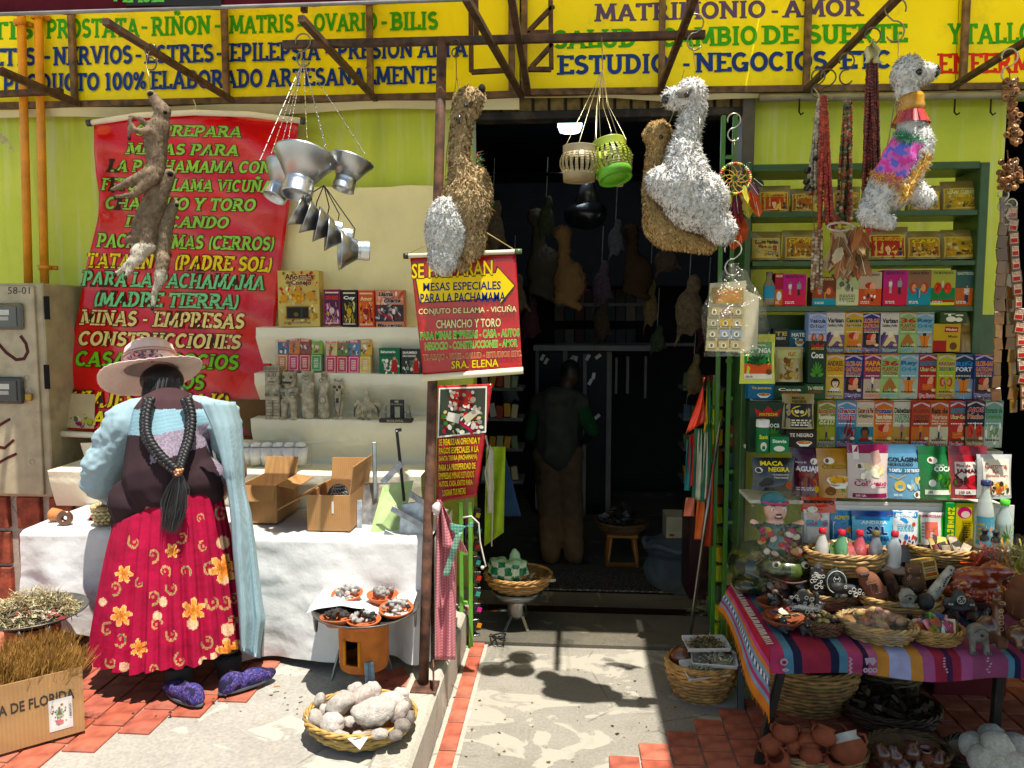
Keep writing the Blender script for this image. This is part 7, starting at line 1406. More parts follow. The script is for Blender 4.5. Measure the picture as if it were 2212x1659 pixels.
MED={'VES':('9aa8c8','c8b8b8','Vesicula','22306a','Biliar','22306a',kid_,None,'','e8e4e0'),'VAR':('d0c8b8','6a5878','Varisan','2c2440','Desinflama y Purifica','3a3050',leg_,'Varicosas','4a8a7a',None),'CAS':('c8a050','b89050','Cascara','1a2a1a','Sagrada','1a2a1a',gu2_,'Gastritis','3a7aa8','e8dcb0'),'ULC':('3a4678','5a5070','ULCER-GAS','e8a880','GASTRIZAN','e8a880',gut_,'Digestivo','6a4a90',None,'MILANTA-GAS'),'36P':('8fae78','a0b880','36','b83028','PLANTAS','a83028',root_,'DIURETICO','3a8a9a',None,'YECON COPAIBA'),'044':('8aa8b0','a8b0a0','Rey','3a6a8a','044','5a90a8',back_,None,'',None),'COL':('d0a850','d8b878','ANDREIL','6a3a10','COLAGENO','a82a20',face_,'Corrector','3a5a8a',None),'PAP':('8a4a60','b8a898','PAPA','e8a040','MADRE','e8a040',per_('e8e0d8'),'OVARINA','c85a20','4a1a30'),'GAS':('a83028','b84038','GASTRITIS','4a8aa0','Ulcer-Gas','e8d0a0',gu2_,'Uro Gastro','d0a0a0','2a1010'),'RIN':('a8b058','b8a850','RIÑOSAN','9a2a2a','SABILA Y LIMON','2a4a2a',kid_,'URO RENAL','8a2a20','e0e0c0'),'FOR':('303a50','8aa0b0','RIÑ','3a8ac8','FORT','e8ecf0',back_,None,'','101828'),'BOR':('7a8a3a','9a9a48','Borra-Cho','b83020','Reestablece','e8e0c0',per_('8a9a60'),'ALCOHOLICOS','2a3a6a','f0e8d0','ANTI'),'CHA':('6a90a8','48607a','Chanca','b02a3a','Piedra','b02a3a',fru_(['a83a3a','5a2a2a','4a7a8a','c0787a']),'Uro-Renal','a02a3a','f0e8e8','Sangre de Grado'),'VIT':('c8b8a0','3a7a88','Cancer a la Piel','8a3a30','Vitiligo','1a1a2a',lambda A:pic_face(A,.5,.34,.2,.42,'8a5840','181010','a82a28'),None,'',None),'PRO':('c8703a','d08a50','Prostasan','2a4a7a','Yacon Achiote','e8dcc0',gu2_,'Prostatitis','2a4a7a','e8d0b0','Resina de Copaiba'),'DIA':('c8c4b0','b89868','Diabetizan','2a2420','COLESTEROL','3a7a50',per_('8a7a90'),'Diabetes','8a2a20',None,'PRESION'),'VIG':('a83a28','c07048','VIGORON','7a1a1a','3 AL HILO','1a1414',per_('c89068'),'RSX','1a3a8a','d8885a','ROMPE CATRE'),'VAL':('b8603a','c0b8a0','Raiz de','2a2418','Valeriana','d8b8a8',per_('d8d4c8'),'Nervios','8a3a20',None,'Magnesio'),'AJO':('1c1a30','8a6a58','AJOS','a82a30','Macho','b86a30',lung_,'Asma Bronquios','c8882a','d8c8c0'),'GRA':('7a9a8a','a8b0a0','Extracto de','3a6a50','Graviola','5a7a3a',fru_(['a8b8a0','6a8a6a','d8d8c8','7a9a60']),None,'',None),}
WORDS={'VES':'blue Vesicula Biliar','VAR':'cream and violet Varisan','CAS':'golden Cascara Sagrada','ULC':'navy ULCER-GAS','36P':'green 36 PLANTAS','044':'pale blue 044','COL':'yellow COLAGENO with a woman\'s face','PAP':'purple PAPA MADRE','GAS':'red GASTRITIS','RIN':'yellow green RIÑOSAN','FOR':'dark RIÑ FORT','BOR':'olive Borra-Cho','CHA':'blue Chanca Piedra','VIT':'teal Vitiligo','PRO':'orange Prostasan','DIA':'white Diabetizan','VIG':'red VIGORON 3 AL HILO','VAL':'orange Valeriana','AJO':'black AJOS','GRA':'pale green Graviola'}
def row(items,y0,y1,Y,where):
 for k,x0,x1,*ex in items:
  e=MED[k];carton(x0,y0+random.uniform(-1,1),x1,y1,Y+random.uniform(-.006,.01),e[0],WORDS[k]+' box '+(ex[0]if ex else where),med(*e),'medicine_box','box',.055,'tall medicine boxes in rows',rz=random.uniform(-.07,.07))
row([('VES',1745,1783),('VAR',1784,1822,'between Vesicula Biliar and Cascara Sagrada'),('CAS',1824,1861),('ULC',1862,1899,'in the upper row of tall medicine boxes'),('VAR',1901,1938,'between ULCER-GAS and 36 PLANTAS in the upper row'),('36P',1939,1977,'in the upper row of tall medicine boxes'),('044',1978,2014,'at the end of the upper row')],674,763,3.40,'in the upper row of tall medicine boxes')
row([('COL',1784,1822),('ULC',1823,1861,'next to COLAGENO in the middle row'),('PAP',1863,1901),('36P',1902,1940,'in the middle row beside PAPA MADRE'),('044',1941,1980,'in the middle row beside red GASTRITIS'),('GAS',1982,2021,'in the middle row of tall medicine boxes'),('RIN',2023,2060),('FOR',2061,2099),('ULC',2102,2142,'at the right end of the middle row')],765,862,3.36,'in the middle row of tall medicine boxes')
row([('BOR',1764,1804),('CHA',1805,1847),('VIT',1848,1885),('PRO',1886,1926),('DIA',1928,1965),('VIG',1966,2005),('VAL',2006,2045),('GAS',2046,2084,'in the lower row beside AJOS'),('AJO',2085,2123),('GRA',2124,2162)],866,967,3.31,'in the lower row of tall medicine boxes')
st2=T('display_steps','white stepped stand carrying the medicine boxes and pouches in front of the shelving','stand',P(1900,1190,3.3))
for y,Yf,Yb_ in((863,3.355,3.42),(968,3.30,3.42),(1079,3.215,3.42)):
 a=P(1620 if y>900 else 1628,y,Yf);b=P(2168 if y>900 else 2118,y,Yf);m=MB();m.box(((a.x+b.x)/2,(Yf+Yb_)/2+.001,a.z-.009),(b.x-a.x,Yb_-Yf,.016),'cfcab8',bev=.002);m.part('step','paint',st2)
m=MB();a=P(1733,1084,3.222);b=P(2186,1200,3.222);m.box(((a.x+b.x)/2,3.226,(a.z+b.z)/2-.05),(b.x-a.x,.006,a.z-b.z+.1),'dedcd6');m.part('white_backdrop','paper',st2)
def wide(x0,x1,ya,bgt,bgb,ttl,tcol,pic,lab,cat='box'):
 def f(A):
  A.r(0,0,1,.5,bgb);A.r(0,.5,1,1,bgt);A.t(ttl,.1,.88,.9,.96,tcol,bold=.03);pic(A);lines_(A,.1,.5,.05,.14,2,'e8e0d8')
 carton(x0,ya,x1,660.5,3.44,bgt,lab,f,'remedy_box',cat,.07,'flat remedy boxes on the third shelf',rz=random.uniform(-.05,.05))
two_=lambda A:(pic_body(A,.3,.35,.78,1.3,'e0dcd8','c8a0a8'),pic_body(A,.68,.32,.82,1.3,'8a98a0','2a2430'));one_=lambda q:(lambda A:pic_body(A,.5,.1,.62,1.,q));kd_=lambda A:(A.r(0,0,1,.25,'3a8a98',2,1),pic_kidneys(A,.5,.5,.38,.6));lg_=lambda A:(pic_lungs(A,.5,.5,.36,.5),A.r(.02,.1,.98,.17,'a8281e'),A.r(.02,.01,.98,.09,'d8d050'))
wide(1672,1690,590,'a82a3a','c86a30','HIGADO','f0e0c0',lambda A:A.e(.5,.3,.3,.15,'e8e0d8'),'narrow red box half behind the plastic bottle on the third shelf')
wide(1690,1739,592,'b83a7a','c8485a','MENSTRUAL','4a1030',two_,'pink box with two women, left one on the third shelf');wide(1754,1803,598,'6a3a28','8a4a30','PROSTATA','d8b890',kd_,'brown box behind the hanging shell beads on the third shelf')
wide(1807,1853,590,'a8b088','c8c8a0','ARTRITIS','3a5a3a',lambda A:(blots(A,.2,.4,.8,.8,['8a9a7a','d8d4c0','5a5a4a'],10,.12),lines_(A,.15,.85,.1,.35,5,'5a5a48')),'cream and green box behind the feathers on the third shelf')
wide(1855,1902,587,'b8a890','c8604a','GASTRISANO','2a201a',lambda A:(pic_guts(A,.5,.5,.32,.6),blots(A,.08,.15,.92,.3,['2a2a2a','e8e0d8'],6,.07)),'GASTRISANO box with organs drawn in black on the third shelf');wide(1908,1957,583,'b83a7c','c84a5c','MENSTRUAL','4a1030',two_,'pink box with two women, right one on the third shelf')
wide(1959,2008,583,'8a6a58','4a8a98','CHANCA PIEDRA','2a1a14',kd_,'brown and teal CHANCA PIEDRA box with kidneys on the third shelf');wide(2009,2060,583,'a8a860','3a7a4a','TOS BRONQUIOS','1a1a14',lg_,'green TOS BRONQUIOS ASMA box with red lungs on the third shelf')
wide(2061,2112,584,'3a5a54','c8683a','GASTROSAN','c8d0c0',one_('d8d0c8'),'orange box of a man holding his belly, right end of the third shelf')
c=P(1660,660,3.44);t=T('plastic_bottle','clear plastic bottle with a blue label at the left of the third shelf','bottle',c);m=MB();m.lathe([(.001,0),(.022,0),(.024,.01),(.023,.09),(.012,.115),(.012,.13)],'8a7a5c',16,c);m.part('bottle_body','glass',t);m=MB();m.lathe([(.0245,.03),(.0245,.085)],'5a90a8',16,c);m.part('label','print',t);m=MB();m.lathe([(.014,.128),(.014,.145),(.001,.146)],'6a5a48',12,c);m.part('cap','plastic',t)
sb=lambda bgc,t1,c1,t2='',c2='e8e0c8',pic=None:(lambda A:(A.r(0,0,1,1,bgc),pic(A)if pic else None,A.t(t1,.12,.62,.88,.84,c1,bold=.03),A.t(t2,.2,.4,.8,.55,c2,bold=.02)if t2 else None))
lf_=lambda A:pic_leaves(A,.1,.05,.9,.6,'4a7a3a');bw_=lambda A:pic_bowl(A,.6,.28,.26,1.1,'b87838')
carton(1745,737,1782,828,3.35,'1c3020','tall dark green MATECHI Coca box below Vesicula Biliar',lambda A:(A.r(0,0,1,1,'1c3020'),A.p([(.2,.86),(.1,.97),(.35,.9),(.5,.99),(.65,.9),(.9,.97),(.8,.86)],'b02a2a'),A.t('MATECHI',.15,.8,.85,.86,'d8c060'),A.t('Coca',.15,.6,.85,.75,'e8e8d8',bold=.03),pic_leaves(A,.1,.02,.9,.5,'5a8a48')),'tea_box')
carton(1670,710,1703,750,3.44,'2a2a26','small black tea box left of the blue one on the fourth shelf',sb('2a2a26','TE','c8b878','NEGRO'),'tea_box');carton(1705,713,1741,751,3.44,'2a5a6a','small blue tea box beside the tall boxes on the fourth shelf',sb('2a5a6a','MATE','e8e0c8','Te',pic=bw_),'tea_box')
pouch(1677,750,1737,826,3.36,'b0a47c','clear packet of dried bark slices below the small tea boxes',lambda A:(A.r(.08,.68,.92,.92,'b8b888',4,1),A.t('TILO',.3,.74,.8,.86,'b06a50'),blots(A,.1,.1,.9,.62,['8a6a40','a88a58','c9b488','6a5030'],26,.1)),'herb_packet','packet')
carton(1616,830,1672,862,3.34,'3a6a8a','blue and cream tea box with a cup at the left end',sb('3a6a8a','Te jamaica','e8c860','',pic=bw_),'tea_box',d=.06);carton(1673,834,1737,862,3.33,'26402a','dark green Coca tea box lying in the middle',sb('26402a','Coca','e8e8d8','MATECHI','b83a2a',lf_),'tea_box',d=.06);carton(1739,830,1782,862,3.33,'2e4a2c','dark green tea box reading Te VERDE beside COLAGENO',sb('2e4a2c','Te VERDE','d8d8b8','MATECHI','b83a2a'),'tea_box',d=.06)
carton(2033,674,2086,698,3.39,'3a4a2c','green box reading Te lying on the yellow mate box',sb('3a4a2c','Te','e8e8d0','',pic=lambda A:(A.e(.4,.35,.2,.25,'e0dcc8'),A.e(.7,.3,.14,.2,'e0dcc8'))),'tea_box',d=.06);carton(2016,699,2071,760,3.40,'b8982a','yellow and red Windsor mate tea box',lambda A:(A.r(0,0,1,1,'c8a430'),A.r(0,0,.5,.4,'a8302a'),A.p([(.4,.7),(.9,.7),(.92,.88),(.42,.9)],'b02a28'),A.t('Windsor',.44,.75,.88,.84,'f0e8d0',bold=.03),A.t('Mate',.55,.5,.9,.6,'4a3a18'),A.e(.75,.2,.14,.14,'6a4a30')),'tea_box')
pouch(2071,678,2121,762,3.43,'a88c5c','kraft brown pouch with a pale label at the right end of the fourth shelf',lambda A:(A.r(.3,.7,.8,.92,'c9b890',2,1),A.t('AMASTE',.15,.45,.85,.56,'8a6a40')),seal='b89a68')
pouch(1601,722,1676,830,3.30,'c8cc18','bright yellow MORINGA pouch hanging on the green rack',lambda A:(A.r(.1,.1,.9,.84,'3a8a4a',4,5),A.t('Harina de',.5,.76,.85,.8,'f0f0e0'),A.t('MORINGA',.12,.62,.88,.72,'f4f4e8',bold=.04),A.r(.1,.1,.9,.4,'d8582a',4,2),pic_leaves(A,.15,.3,.85,.62,'1c3a1a'),A.r(.1,.1,.9,.2,'e8e0d0',4,1),A.e(.8,.24,.09,.06,'6a4020'),A.t('150 GR.',.14,.12,.34,.16,'4a2a18')),seal='b8b814')
carton(1617,868,1693,978,3.27,'1e3020','large dark green MATECHI box with a red crown emblem',lambda A:(A.r(0,0,1,1,'1e3020'),A.p([(.22,.72),(.14,.88),(.36,.8),(.52,.93),(.68,.8),(.9,.88),(.82,.72)],'b02424'),A.t('MATECHI',.28,.73,.78,.79,'e0c060',bold=.03),A.t('Coca',.45,.5,.85,.62,'d8d8c8'),pic_leaves(A,.4,.1,.95,.5,'4a7a40')),'tea_box')
c=P(1646,978,3.2);t=T('white_jar','white topped sweetener jar in front of the MATECHI box','jar',c);m=MB();m.lathe([(.001,0),(.025,0),(.026,.01),(.026,.11)],'2a6a40',18,c);m.part('jar_body','print',t);m=MB();m.lathe([(.027,.108),(.027,.135),(.024,.138),(.001,.138)],'e0ded8',18,c);m.part('lid','plastic',t);A=Art(lambda u,v,l:c+Vector((.0265*math.sin(u)+0,-.0265*math.cos(u)-.0004*l,v)));A.t('Stevia',-.7,.06,.7,.078,'e0e060',bold=.03);A.e(0,.03,.5,.018,'d8d4c8');A.done(t,'label')
carton(1663,944,1703,978,3.19,'2a7a4a','little green sweetener box beside the white jar',sb('2a7a4a','Stevia','e8f0e0','',pic=lambda A:A.e(.5,.25,.3,.18,'e0dcc8')),'tea_box')
pouch(1693,852,1761,928,3.24,'8a7a50','clear pouch reading MACA NEGRA above the black tea box',lambda A:(A.r(.06,.05,.94,.72,'1c1c1a',4,4),A.t('MACA',.3,.84,.7,.92,'2a2418',bold=.03),A.t('NEGRA',.3,.74,.75,.82,'2a2418',bold=.03),A.e(.5,.5,.26,.16,'c8b058'),A.e(.5,.5,.2,.12,'1c1c1a'),A.e(.42,.5,.08,.06,'d8d0b0'),A.e(.58,.48,.07,.05,'d8d0b0'),lines_(A,.25,.8,.08,.28,3,'e0d8c0')))
carton(1697,930,1763,967,3.25,'241a18','black and red TE NEGRO box with a white cup',sb('241a18','TE NEGRO','e8dcc8','',pic=bw_),'tea_box')
def gd(A,x,y,r=.09):A.e(x,y,r*1.5,r*.75,'e8e4d8');A.e(x-.05,y,r*.5,r*.5,'6a4a30')
LABP=[(1628,992,1719,1062,3.16,'141412','flat black MACA NEGRA pouch at the left end of the pouch row',lambda A:(A.t('MACA',.18,.76,.72,.9,'e8d040',bold=.04),A.t('NEGRA',.36,.58,.88,.72,'e8d040',bold=.04),A.t('Complemento',.46,.46,.86,.52,'d8d0c0'),A.t('Nutricional',.5,.38,.84,.44,'d8d0c0'),A.e(.14,.62,.09,.09,'d8d4c8'),A.e(.14,.62,.07,.07,'2a2a28'),A.e(.85,.18,.1,.12,'a8502a'),A.e(.35,.28,.14,.12,'34302c'),A.e(.22,.2,.08,.08,'2c2a28')),'141412'),(1716,970,1777,1074,3.22,'4a2438','purple AGUAJE pouch beside the black one',lambda A:(A.t('Harina de:',.08,.68,.45,.72,'e8dcd8'),gd(A,.72,.72),A.t('AGUAJE',.06,.48,.94,.62,'f0e8e8',bold=.04),blots(A,.08,.25,.9,.46,['8a3a34','b06a50','5a2030'],16,.12,.6),lines_(A,.1,.7,.12,.2,2,'d8c8d0'),A.e(.8,.15,.1,.07,'c9a850')),'3a1c30'),(1768,972,1856,1077,3.21,'b07a20','golden CURCUMA pouch with a bowl of yellow powder',lambda A:(gd(A,.28,.75),A.t('CURCUMA',.1,.58,.9,.68,'8a6a28',out='d8b860',bold=.04),pic_bowl(A,.5,.36,.3,.75,'e0a028'),A.p([(.55,.2),(.9,.3),(.88,.14),(.6,.12)],'4a9a30'),A.e(.3,.14,.13,.09,'7a4a1a'),A.t('150 GR.',.45,.05,.7,.1,'d8c090')),'a8762a'),(1835,963,1924,1079,3.19,'c9b8b0','white and magenta Colágeno pouch in the middle of the row',lambda A:(A.r(.06,.86,.94,.98,'8a1a4a',5,1),A.p([(.12,.72),(.26,.72),(.26,.98),(.12,.98)],'e0d8d4'),gd(A,.3,.6),A.p([(.55,.85),(.75,.9),(.8,.7),(.6,.6)],'b89a90'),blots(A,.3,.4,.8,.58,['e0d0b0','d8c498','f0e8d8'],12,.12,.6),A.t('Harina de',.16,.34,.42,.37,'8a1a4a'),A.t('Colágeno',.12,.2,.94,.34,'a81e40',out='f0e0e0',bold=.04),A.r(.1,.02,.92,.1,'8a1a4a',5,1),A.t('200 GR.',.16,.04,.4,.08,'e8d8d8')),'8a1a4a'),(1915,963,1999,1079,3.20,'6a90a8','light blue COLÁGENO HIDROLIZADO pouch right of the magenta one',lambda A:(A.t('COLÁGENO',.08,.68,.92,.78,'141a24',bold=.04),A.t('HIDROLIZADO',.08,.6,.7,.66,'141a24',bold=.03),A.r(.06,.47,.94,.57,'4a6a80',4,1),A.t('Y CARTILAGO DE TIBURON',.1,.49,.9,.55,'e8f0f0'),A.ln([(.1,.42),(.3,.36),(.5,.44)],.02,'b8a880'),A.e(.35,.24,.14,.1,'c8b070'),blots(A,.5,.2,.9,.38,['d8c890','e0e4e0','8aa8b8'],12,.09,.6),gd(A,.82,.08),A.t('200 GR.',.2,.05,.42,.09,'e0e8e8')),'5c8098'),(1990,967,2066,1079,3.19,'1e6a2c','green COCA pouch with leaves, right of the blue pouch',lambda A:(gd(A,.35,.73),A.t('Harina de',.42,.63,.68,.66,'e0e8d8'),A.t('COCA',.38,.52,.9,.62,'e8f0e0',bold=.04),blots(A,.3,.25,.85,.48,['2f5a28','1c3a1c','4a7a38'],20,.1,.6),A.e(.32,.3,.1,.07,'e0e4d8'),A.r(.14,.08,.9,.17,'e0e4d0',4,1),A.t('100 GR.',.22,.1,.48,.15,'2a3a28'),A.e(.86,.2,.08,.09,'a89858')),'1a5a28'),(2056,967,2139,1079,3.18,'a01820','red Flor de JAMAICA pouch with a hibiscus flower',lambda A:(A.r(.12,.3,.95,.7,'d8ccc4',5,4),A.t('Flor de',.16,.6,.5,.66,'8a1a20',bold=.03),gd(A,.78,.7),A.t('JAMAICA',.14,.46,.92,.57,'5a141c',bold=.05),A.e(.6,.32,.24,.14,'b8202a'),A.e(.6,.32,.1,.06,'701018'),blots(A,.14,.3,.4,.4,['3a5a30','5a2a30'],6,.09),A.r(.12,.08,.9,.18,'d8d0c8',4,1),A.t('100 GR.',.2,.1,.48,.15,'5a2a28')),'7a1018'),(2119,985,2192,1079,3.15,'a8a8a4','silver pouch reading Curcuma Kion at the right end of the row',lambda A:(A.r(.12,.08,.9,.9,'d8d0c0',4,5),A.t('Curcuma',.18,.68,.82,.8,'a8402a',bold=.02),A.t('Kion',.38,.58,.68,.67,'a8502a',bold=.02),A.t('Pimienta Negra',.2,.48,.84,.55,'a84a30'),pic_bowl(A,.5,.28,.3,.8,'c8862a','4a3020'),blots(A,.2,.14,.8,.36,['c89a38','3a2a1c','d8d0b8','a85a28'],18,.07)),'b8b8b4')]
for x0,y0,x1,y1,Y,col,lab,art,seal in LABP:pouch(x0,y0,x1,y1,Y,col,lab,art,seal=seal,group='stand up pouches in one row',rz=random.uniform(-.05,.05),th=.06)
LOW=[(1733,1075,1808,1108,3.2,'c8441e','orange Guanabana packet lying upside down',lambda A:(A.t('Guanabana',.95,.78,.05,.5,'181410',bold=.04),A.e(.3,.2,.15,.2,'e0e0d0'))),(1738,1104,1794,1175,3.18,'d0ccc4','white packet with pink lettering below the orange one',lambda A:(A.r(.08,.5,.92,.7,'7ab0c0',4,1),A.t('CILLA ROJA',.06,.52,.94,.66,'c85a6a',bold=.03),blots(A,.1,.72,.9,.9,['c89a90','d8c8b8'],8,.1))),(1796,1106,1843,1170,3.19,'3a80b0','blue and white ALPISTE packet',lambda A:(A.t('ALPISTE',.15,.72,.85,.84,'e8d050',bold=.04),A.p([(.1,.1),(.9,.1),(.9,.5),(.1,.65)],'d8dce0'),A.e(.8,.38,.14,.1,'d89a60'))),(1843,1107,1931,1178,3.17,'6ab4d0','wide light blue SAL packet with a navy top',lambda A:(A.r(.08,.74,.92,.84,'3a78b0',4,1),A.t('ANDREA',.2,.62,.85,.72,'e0f0f8',bold=.04),A.t('SAL',.32,.3,.85,.56,'1a3a7a',out='e0f0f8',bold=.06),A.t('PARAGUANIA',.1,.12,.9,.26,'2a5a9a',bold=.03))),(1932,1105,1986,1178,3.18,'d0d4d4','white PROMASAN packet with a blue arc on top',lambda A:(A.p([(.04,.95),(.96,.95),(.96,.8),(.5,.62),(.04,.8)],'2a80b8'),A.t('PROMASAN',.12,.82,.88,.92,'e8f0f4',bold=.03),lines_(A,.15,.8,.4,.6,4,'6a9ab0'),A.e(.8,.6,.08,.06,'c84a28'),blots(A,.1,.05,.9,.25,['5a7ab0','b84a40','303040'],12,.07))),(1986,1109,2040,1178,3.18,'d4d0c8','white and green NERVIOSAN packet with a woman in pink',lambda A:(A.r(.03,.05,.1,.92,'4a9a4a'),A.r(.9,.05,.97,.92,'4a9a4a'),A.t('NERVIOSAN',.08,.84,.92,.92,'b0405a',bold=.03),A.r(.24,.2,.76,.7,'d88a80',3,3),pic_body(A,.5,.22,.66,1.1,'d88a98','c8c0b8'),lines_(A,.12,.22,.2,.7,5,'8a8a88')))]
for x0,y0,x1,y1,Y,col,lab,art in LOW:pouch(x0,y0,x1,y1,Y,col,lab,art,'seed_packet','packet',.03,'packets before the white backdrop',seal='1a3a7a' if 'SAL' in lab else None)
carton(2040,1086,2098,1180,3.19,'2a8a3a','green and yellow box reading Nuez de la India',lambda A:(A.r(0,0,.38,1,'2a8a3a'),A.r(.38,0,1,1,'c8b81e'),A.e(.68,.78,.26,.14,'b8486a'),A.e(.72,.74,.16,.08,'e0c8c0'),A.r(.6,.1,.96,.6,'a8902a'),lines_(A,.64,.92,.14,.56,8,'4a3a10'),*[A.t(q,.08,.82-.1*i,.32,.9-.1*i,'e0d840',bold=.05)for i,q in enumerate('NuezIndia')]),'remedy_box',d=.03)
def bottle(px,y0,y1,Y,col,cap,label,r=.028,lab=None,mat='glass',squat=False,z=None,nm='bottle'):
 c=P(px,y1,Y);h=P(px,y0,Y).z-c.z;t=T(nm,label,'bottle',c,None);ch=.018;m=MB()
 m.lathe([(.001,0),(r*.95,0),(r,.006),(r,h*.5),(r*.86,h*.62),(r*.45,h*.82),(r*.4,h-ch)],col,20,c);m.part('bottle_body',mat,t)
 m=MB();m.lathe([(r*.5,h-ch-.004),(r*.54,h-ch),(r*.54,h-.001),(r*.4,h),(.001,h)],cap,14,c);m.part('cap','plastic',t)
 if lab:A=Art(lambda u,v,l:c+Vector(((r+.0008+.0003*l)*math.sin(u),-(r+.0008+.0003*l)*math.cos(u),v*h)));A.r(-1.3,.06,1.3,.48,lab[0],12,1);lab[1](A);A.done(t,'label')
 return t
bottle(2123,1037,1182,3.12,'b8beb4','1a2a5a','tall clear bottle with a blue cap and picture label',.034,('6a9aa8',lambda A:(A.e(.3,.3,.6,.13,'d8dcd4'),A.e(.3,.3,.4,.09,'8ab0c0'),A.e(.3,.28,.2,.08,'c8a890'),lines_(A,-1.2,-.4,.12,.4,4,'c8a850'))))
bottle(2166,1079,1182,3.14,'a8b8b0','4ac820','tall clear bottle with a bright green cap',.032,('b0b8a8',lambda A:pic_leaves(A,-.8,.08,.8,.4,'4a7a3a')))
for px,yy,liq,cap,lb_ in((1774,1140,'c8c4bc','b8102a','clear bottle with a red cap, leftmost of the small capped bottles'),(1816,1144,'5a9a6a','b8102a','green bottle with a red cap behind the sachet basket'),(1855,1145,'c84a58','b8102a','pink bottle with a red cap in the middle of the small bottles'),(1890,1146,'8a8a90','6a5a28','small bottle with a gold cap between two red capped ones'),(1930,1147,'c8c8c8','b8102a','clear bottle with a red cap, rightmost of the small bottles')):bottle(px,yy,1225,3.05,liq,cap,lb_,.026)
# ================================================================== RIGHT TABLE AND WHAT STANDS ON AND UNDER IT
ZT=.46
TL,TR=P(1660,1480,2.68).x,2.45
tt=T('low_table','low table with dark iron legs under the striped woven cloth','table',(1.6,3.0,0))
m=MB();m.box(((TL+TR)/2,2.99,ZT-.02),(TR-TL-.02,.64,.024),'4a3a28',bev=.003);m.part('tabletop','wood',tt)
m=MB();m.box(((TL+.38+TR)/2,3.19,ZT+.075),(TR-TL-.38,.26,.13),'2a2420',bev=.003);m.part('raised_tier','dark',tt)
for a,b in((P(1690,1440,2.70),G(1636,1652)),(Vector((TL+.03,3.28,ZT-.03)),G(1600,1535)),(P(2160,1440,2.72),Vector((P(2160,1440,2.72).x,2.74,0)))):
 m=MB();m.bar(a,b,.028,.028,'1a1816',.002);m.part('leg','paint',tt)
CS=[('a83058',5),('4a7a90',3),('1a1c3a',3),('8c2038',10),('1a1c3a',3),('4a7a90',3),('a03a60',5),('2a1a3a',2),('b05a80',3),('b87c30',4),('9a9cc0',7),('b87c30',4),('9a4a78',4),('8c2038',4),('3a1a40',2),('8c2038',3),('9a4a78',4),('864062',12),('4a7a90',2),('1a1c3a',2),('7a2450',3),('1a1c3a',2),('4a7a90',2),('864062',16),('4a7a90',2),('1a1c3a',2),('7a2450',3),('1a1c3a',2),('4a7a90',2),('864062',14),('8c2038',5),('9a4a78',4),('b87c30',6),('4a7a90',5),('864062',5),('4a7a90',4),('1a1c3a',4),('a83058',20),('4a7a90',6),('864062',30)]
def stripe(x):
 q=x*178
 for c,n in CS:
  if q<n:return c
  q-=n
 return '9a3a68'
TC=T('woven_cloth','striped woven Andean cloth in pink, purple, orange and blue covering the low table','cloth',(1.6,2.7,ZT))
def tf(u,v):
 x=TL-.01+(TR-TL)*u
 if v<.6:y=3.3-(.645)*v/.6;z=ZT
 else:k=(v-.6)/.4;y=2.642-.012*math.sin(k*2)+.012*math.sin(x*14)*k;z=ZT-.004-.075*k+.008*math.sin(x*9)*k
 return Vector((x,y,z+.002*noise.noise(Vector((x*8,y*8,z*8)))))
m=MB();m.grid(tf,178,24,lambda c:stripe((c.x-TL+.01)/(TR-TL)));m.part('top_and_front','cloth',TC)
def sf2(u,v):k=v;yy=3.3-.665*u;return Vector((TL-.012-.035*k*(.3+(1-u))-.012*math.sin(u*9+2)*k,yy-.02*k,ZT-(.10+.10*u+.05*u*u)*k+.012*math.sin(u*14)*k))
SD2=['b01838','b01838','c0488a','d07a1e','7a9ab8','e0e0e0','7a9ab8','b03a70','7a9ab8','d07a1e','d07a1e']
m=MB();m.grid(sf2,40,33,'ffffff');m.c=[C(SD2[min(10,(k//40)//3)])if not((k//40)//3==5 and(k%40)%2)else C('3a4a6a')for k in range(len(m.c))];m.part('side_drop','cloth',TC)
m=MB()
for i in range(46):
 p=sf2(i/45,1);m.tube([p,p+Vector((random.uniform(-.006,.006),0,-.014))],.0018,'d07a1e',3)
 q=Vector((TL+.0,3.28-.6*i/45,ZT+.003));m.tube([q+Vector((-.012,0,0)),q+Vector((.012,random.uniform(-.01,.01),.003))],.002,'d8ccb8',3)
m.part('fringe','cloth',TC,kind='stuff')
A=Art(lambda x,y,l:P(x,y,2.616-.0006*l));wc='a89aa4'
A.e(1694,1430,9,8,wc);A.e(1694,1431,5,4,'8c2038');A.e(1697,1447,8,4,wc)
for i in range(4):A.ln([(1834,1420+9*i),(1840,1425+9*i),(1834,1429+9*i)],3,wc);A.ln([(1943,1420+9*i),(1948,1425+9*i),(1943,1429+9*i)],2,wc)
for q in(2043,2077+60):[A.e(q+random.uniform(-5,5),1422+6*i,3,2,wc,5)for i in range(6)]
for dx in(-10,0,10):A.e(1880+dx,1448,6,6,wc,6);A.e(1880+dx,1448,2.2,2.2,'8c2038',6)
A.p([(1868,1422),(1888,1420),(1894,1428),(1886,1438),(1878,1430),(1872,1438)],wc);A.done(TC,'woven_motifs')
def org(name,lab,cat,c,prims,col,mat='carved',vox=.005,ex=None,rot=(0,0,0),sc=1,grp=None,sm=2,exmat='paper'):
 t=T(name,lab,cat,c,grp,rot);v,f=organic(prims,vox,sm);m=MB();m.add([Vector(q)*sc for q in v],f,col,True);m.part('body',mat,t,world=False)
 if ex:m=MB();ex(m);m.v=[tuple(Vector(q)*sc)for q in m.v];m.part('carved_detail',exmat,t,world=False)
 return t
def g(px,py,z=ZT,up=0):q=G(px,py,z+.004);q.z+=up;return q
W_='b8b4a8'
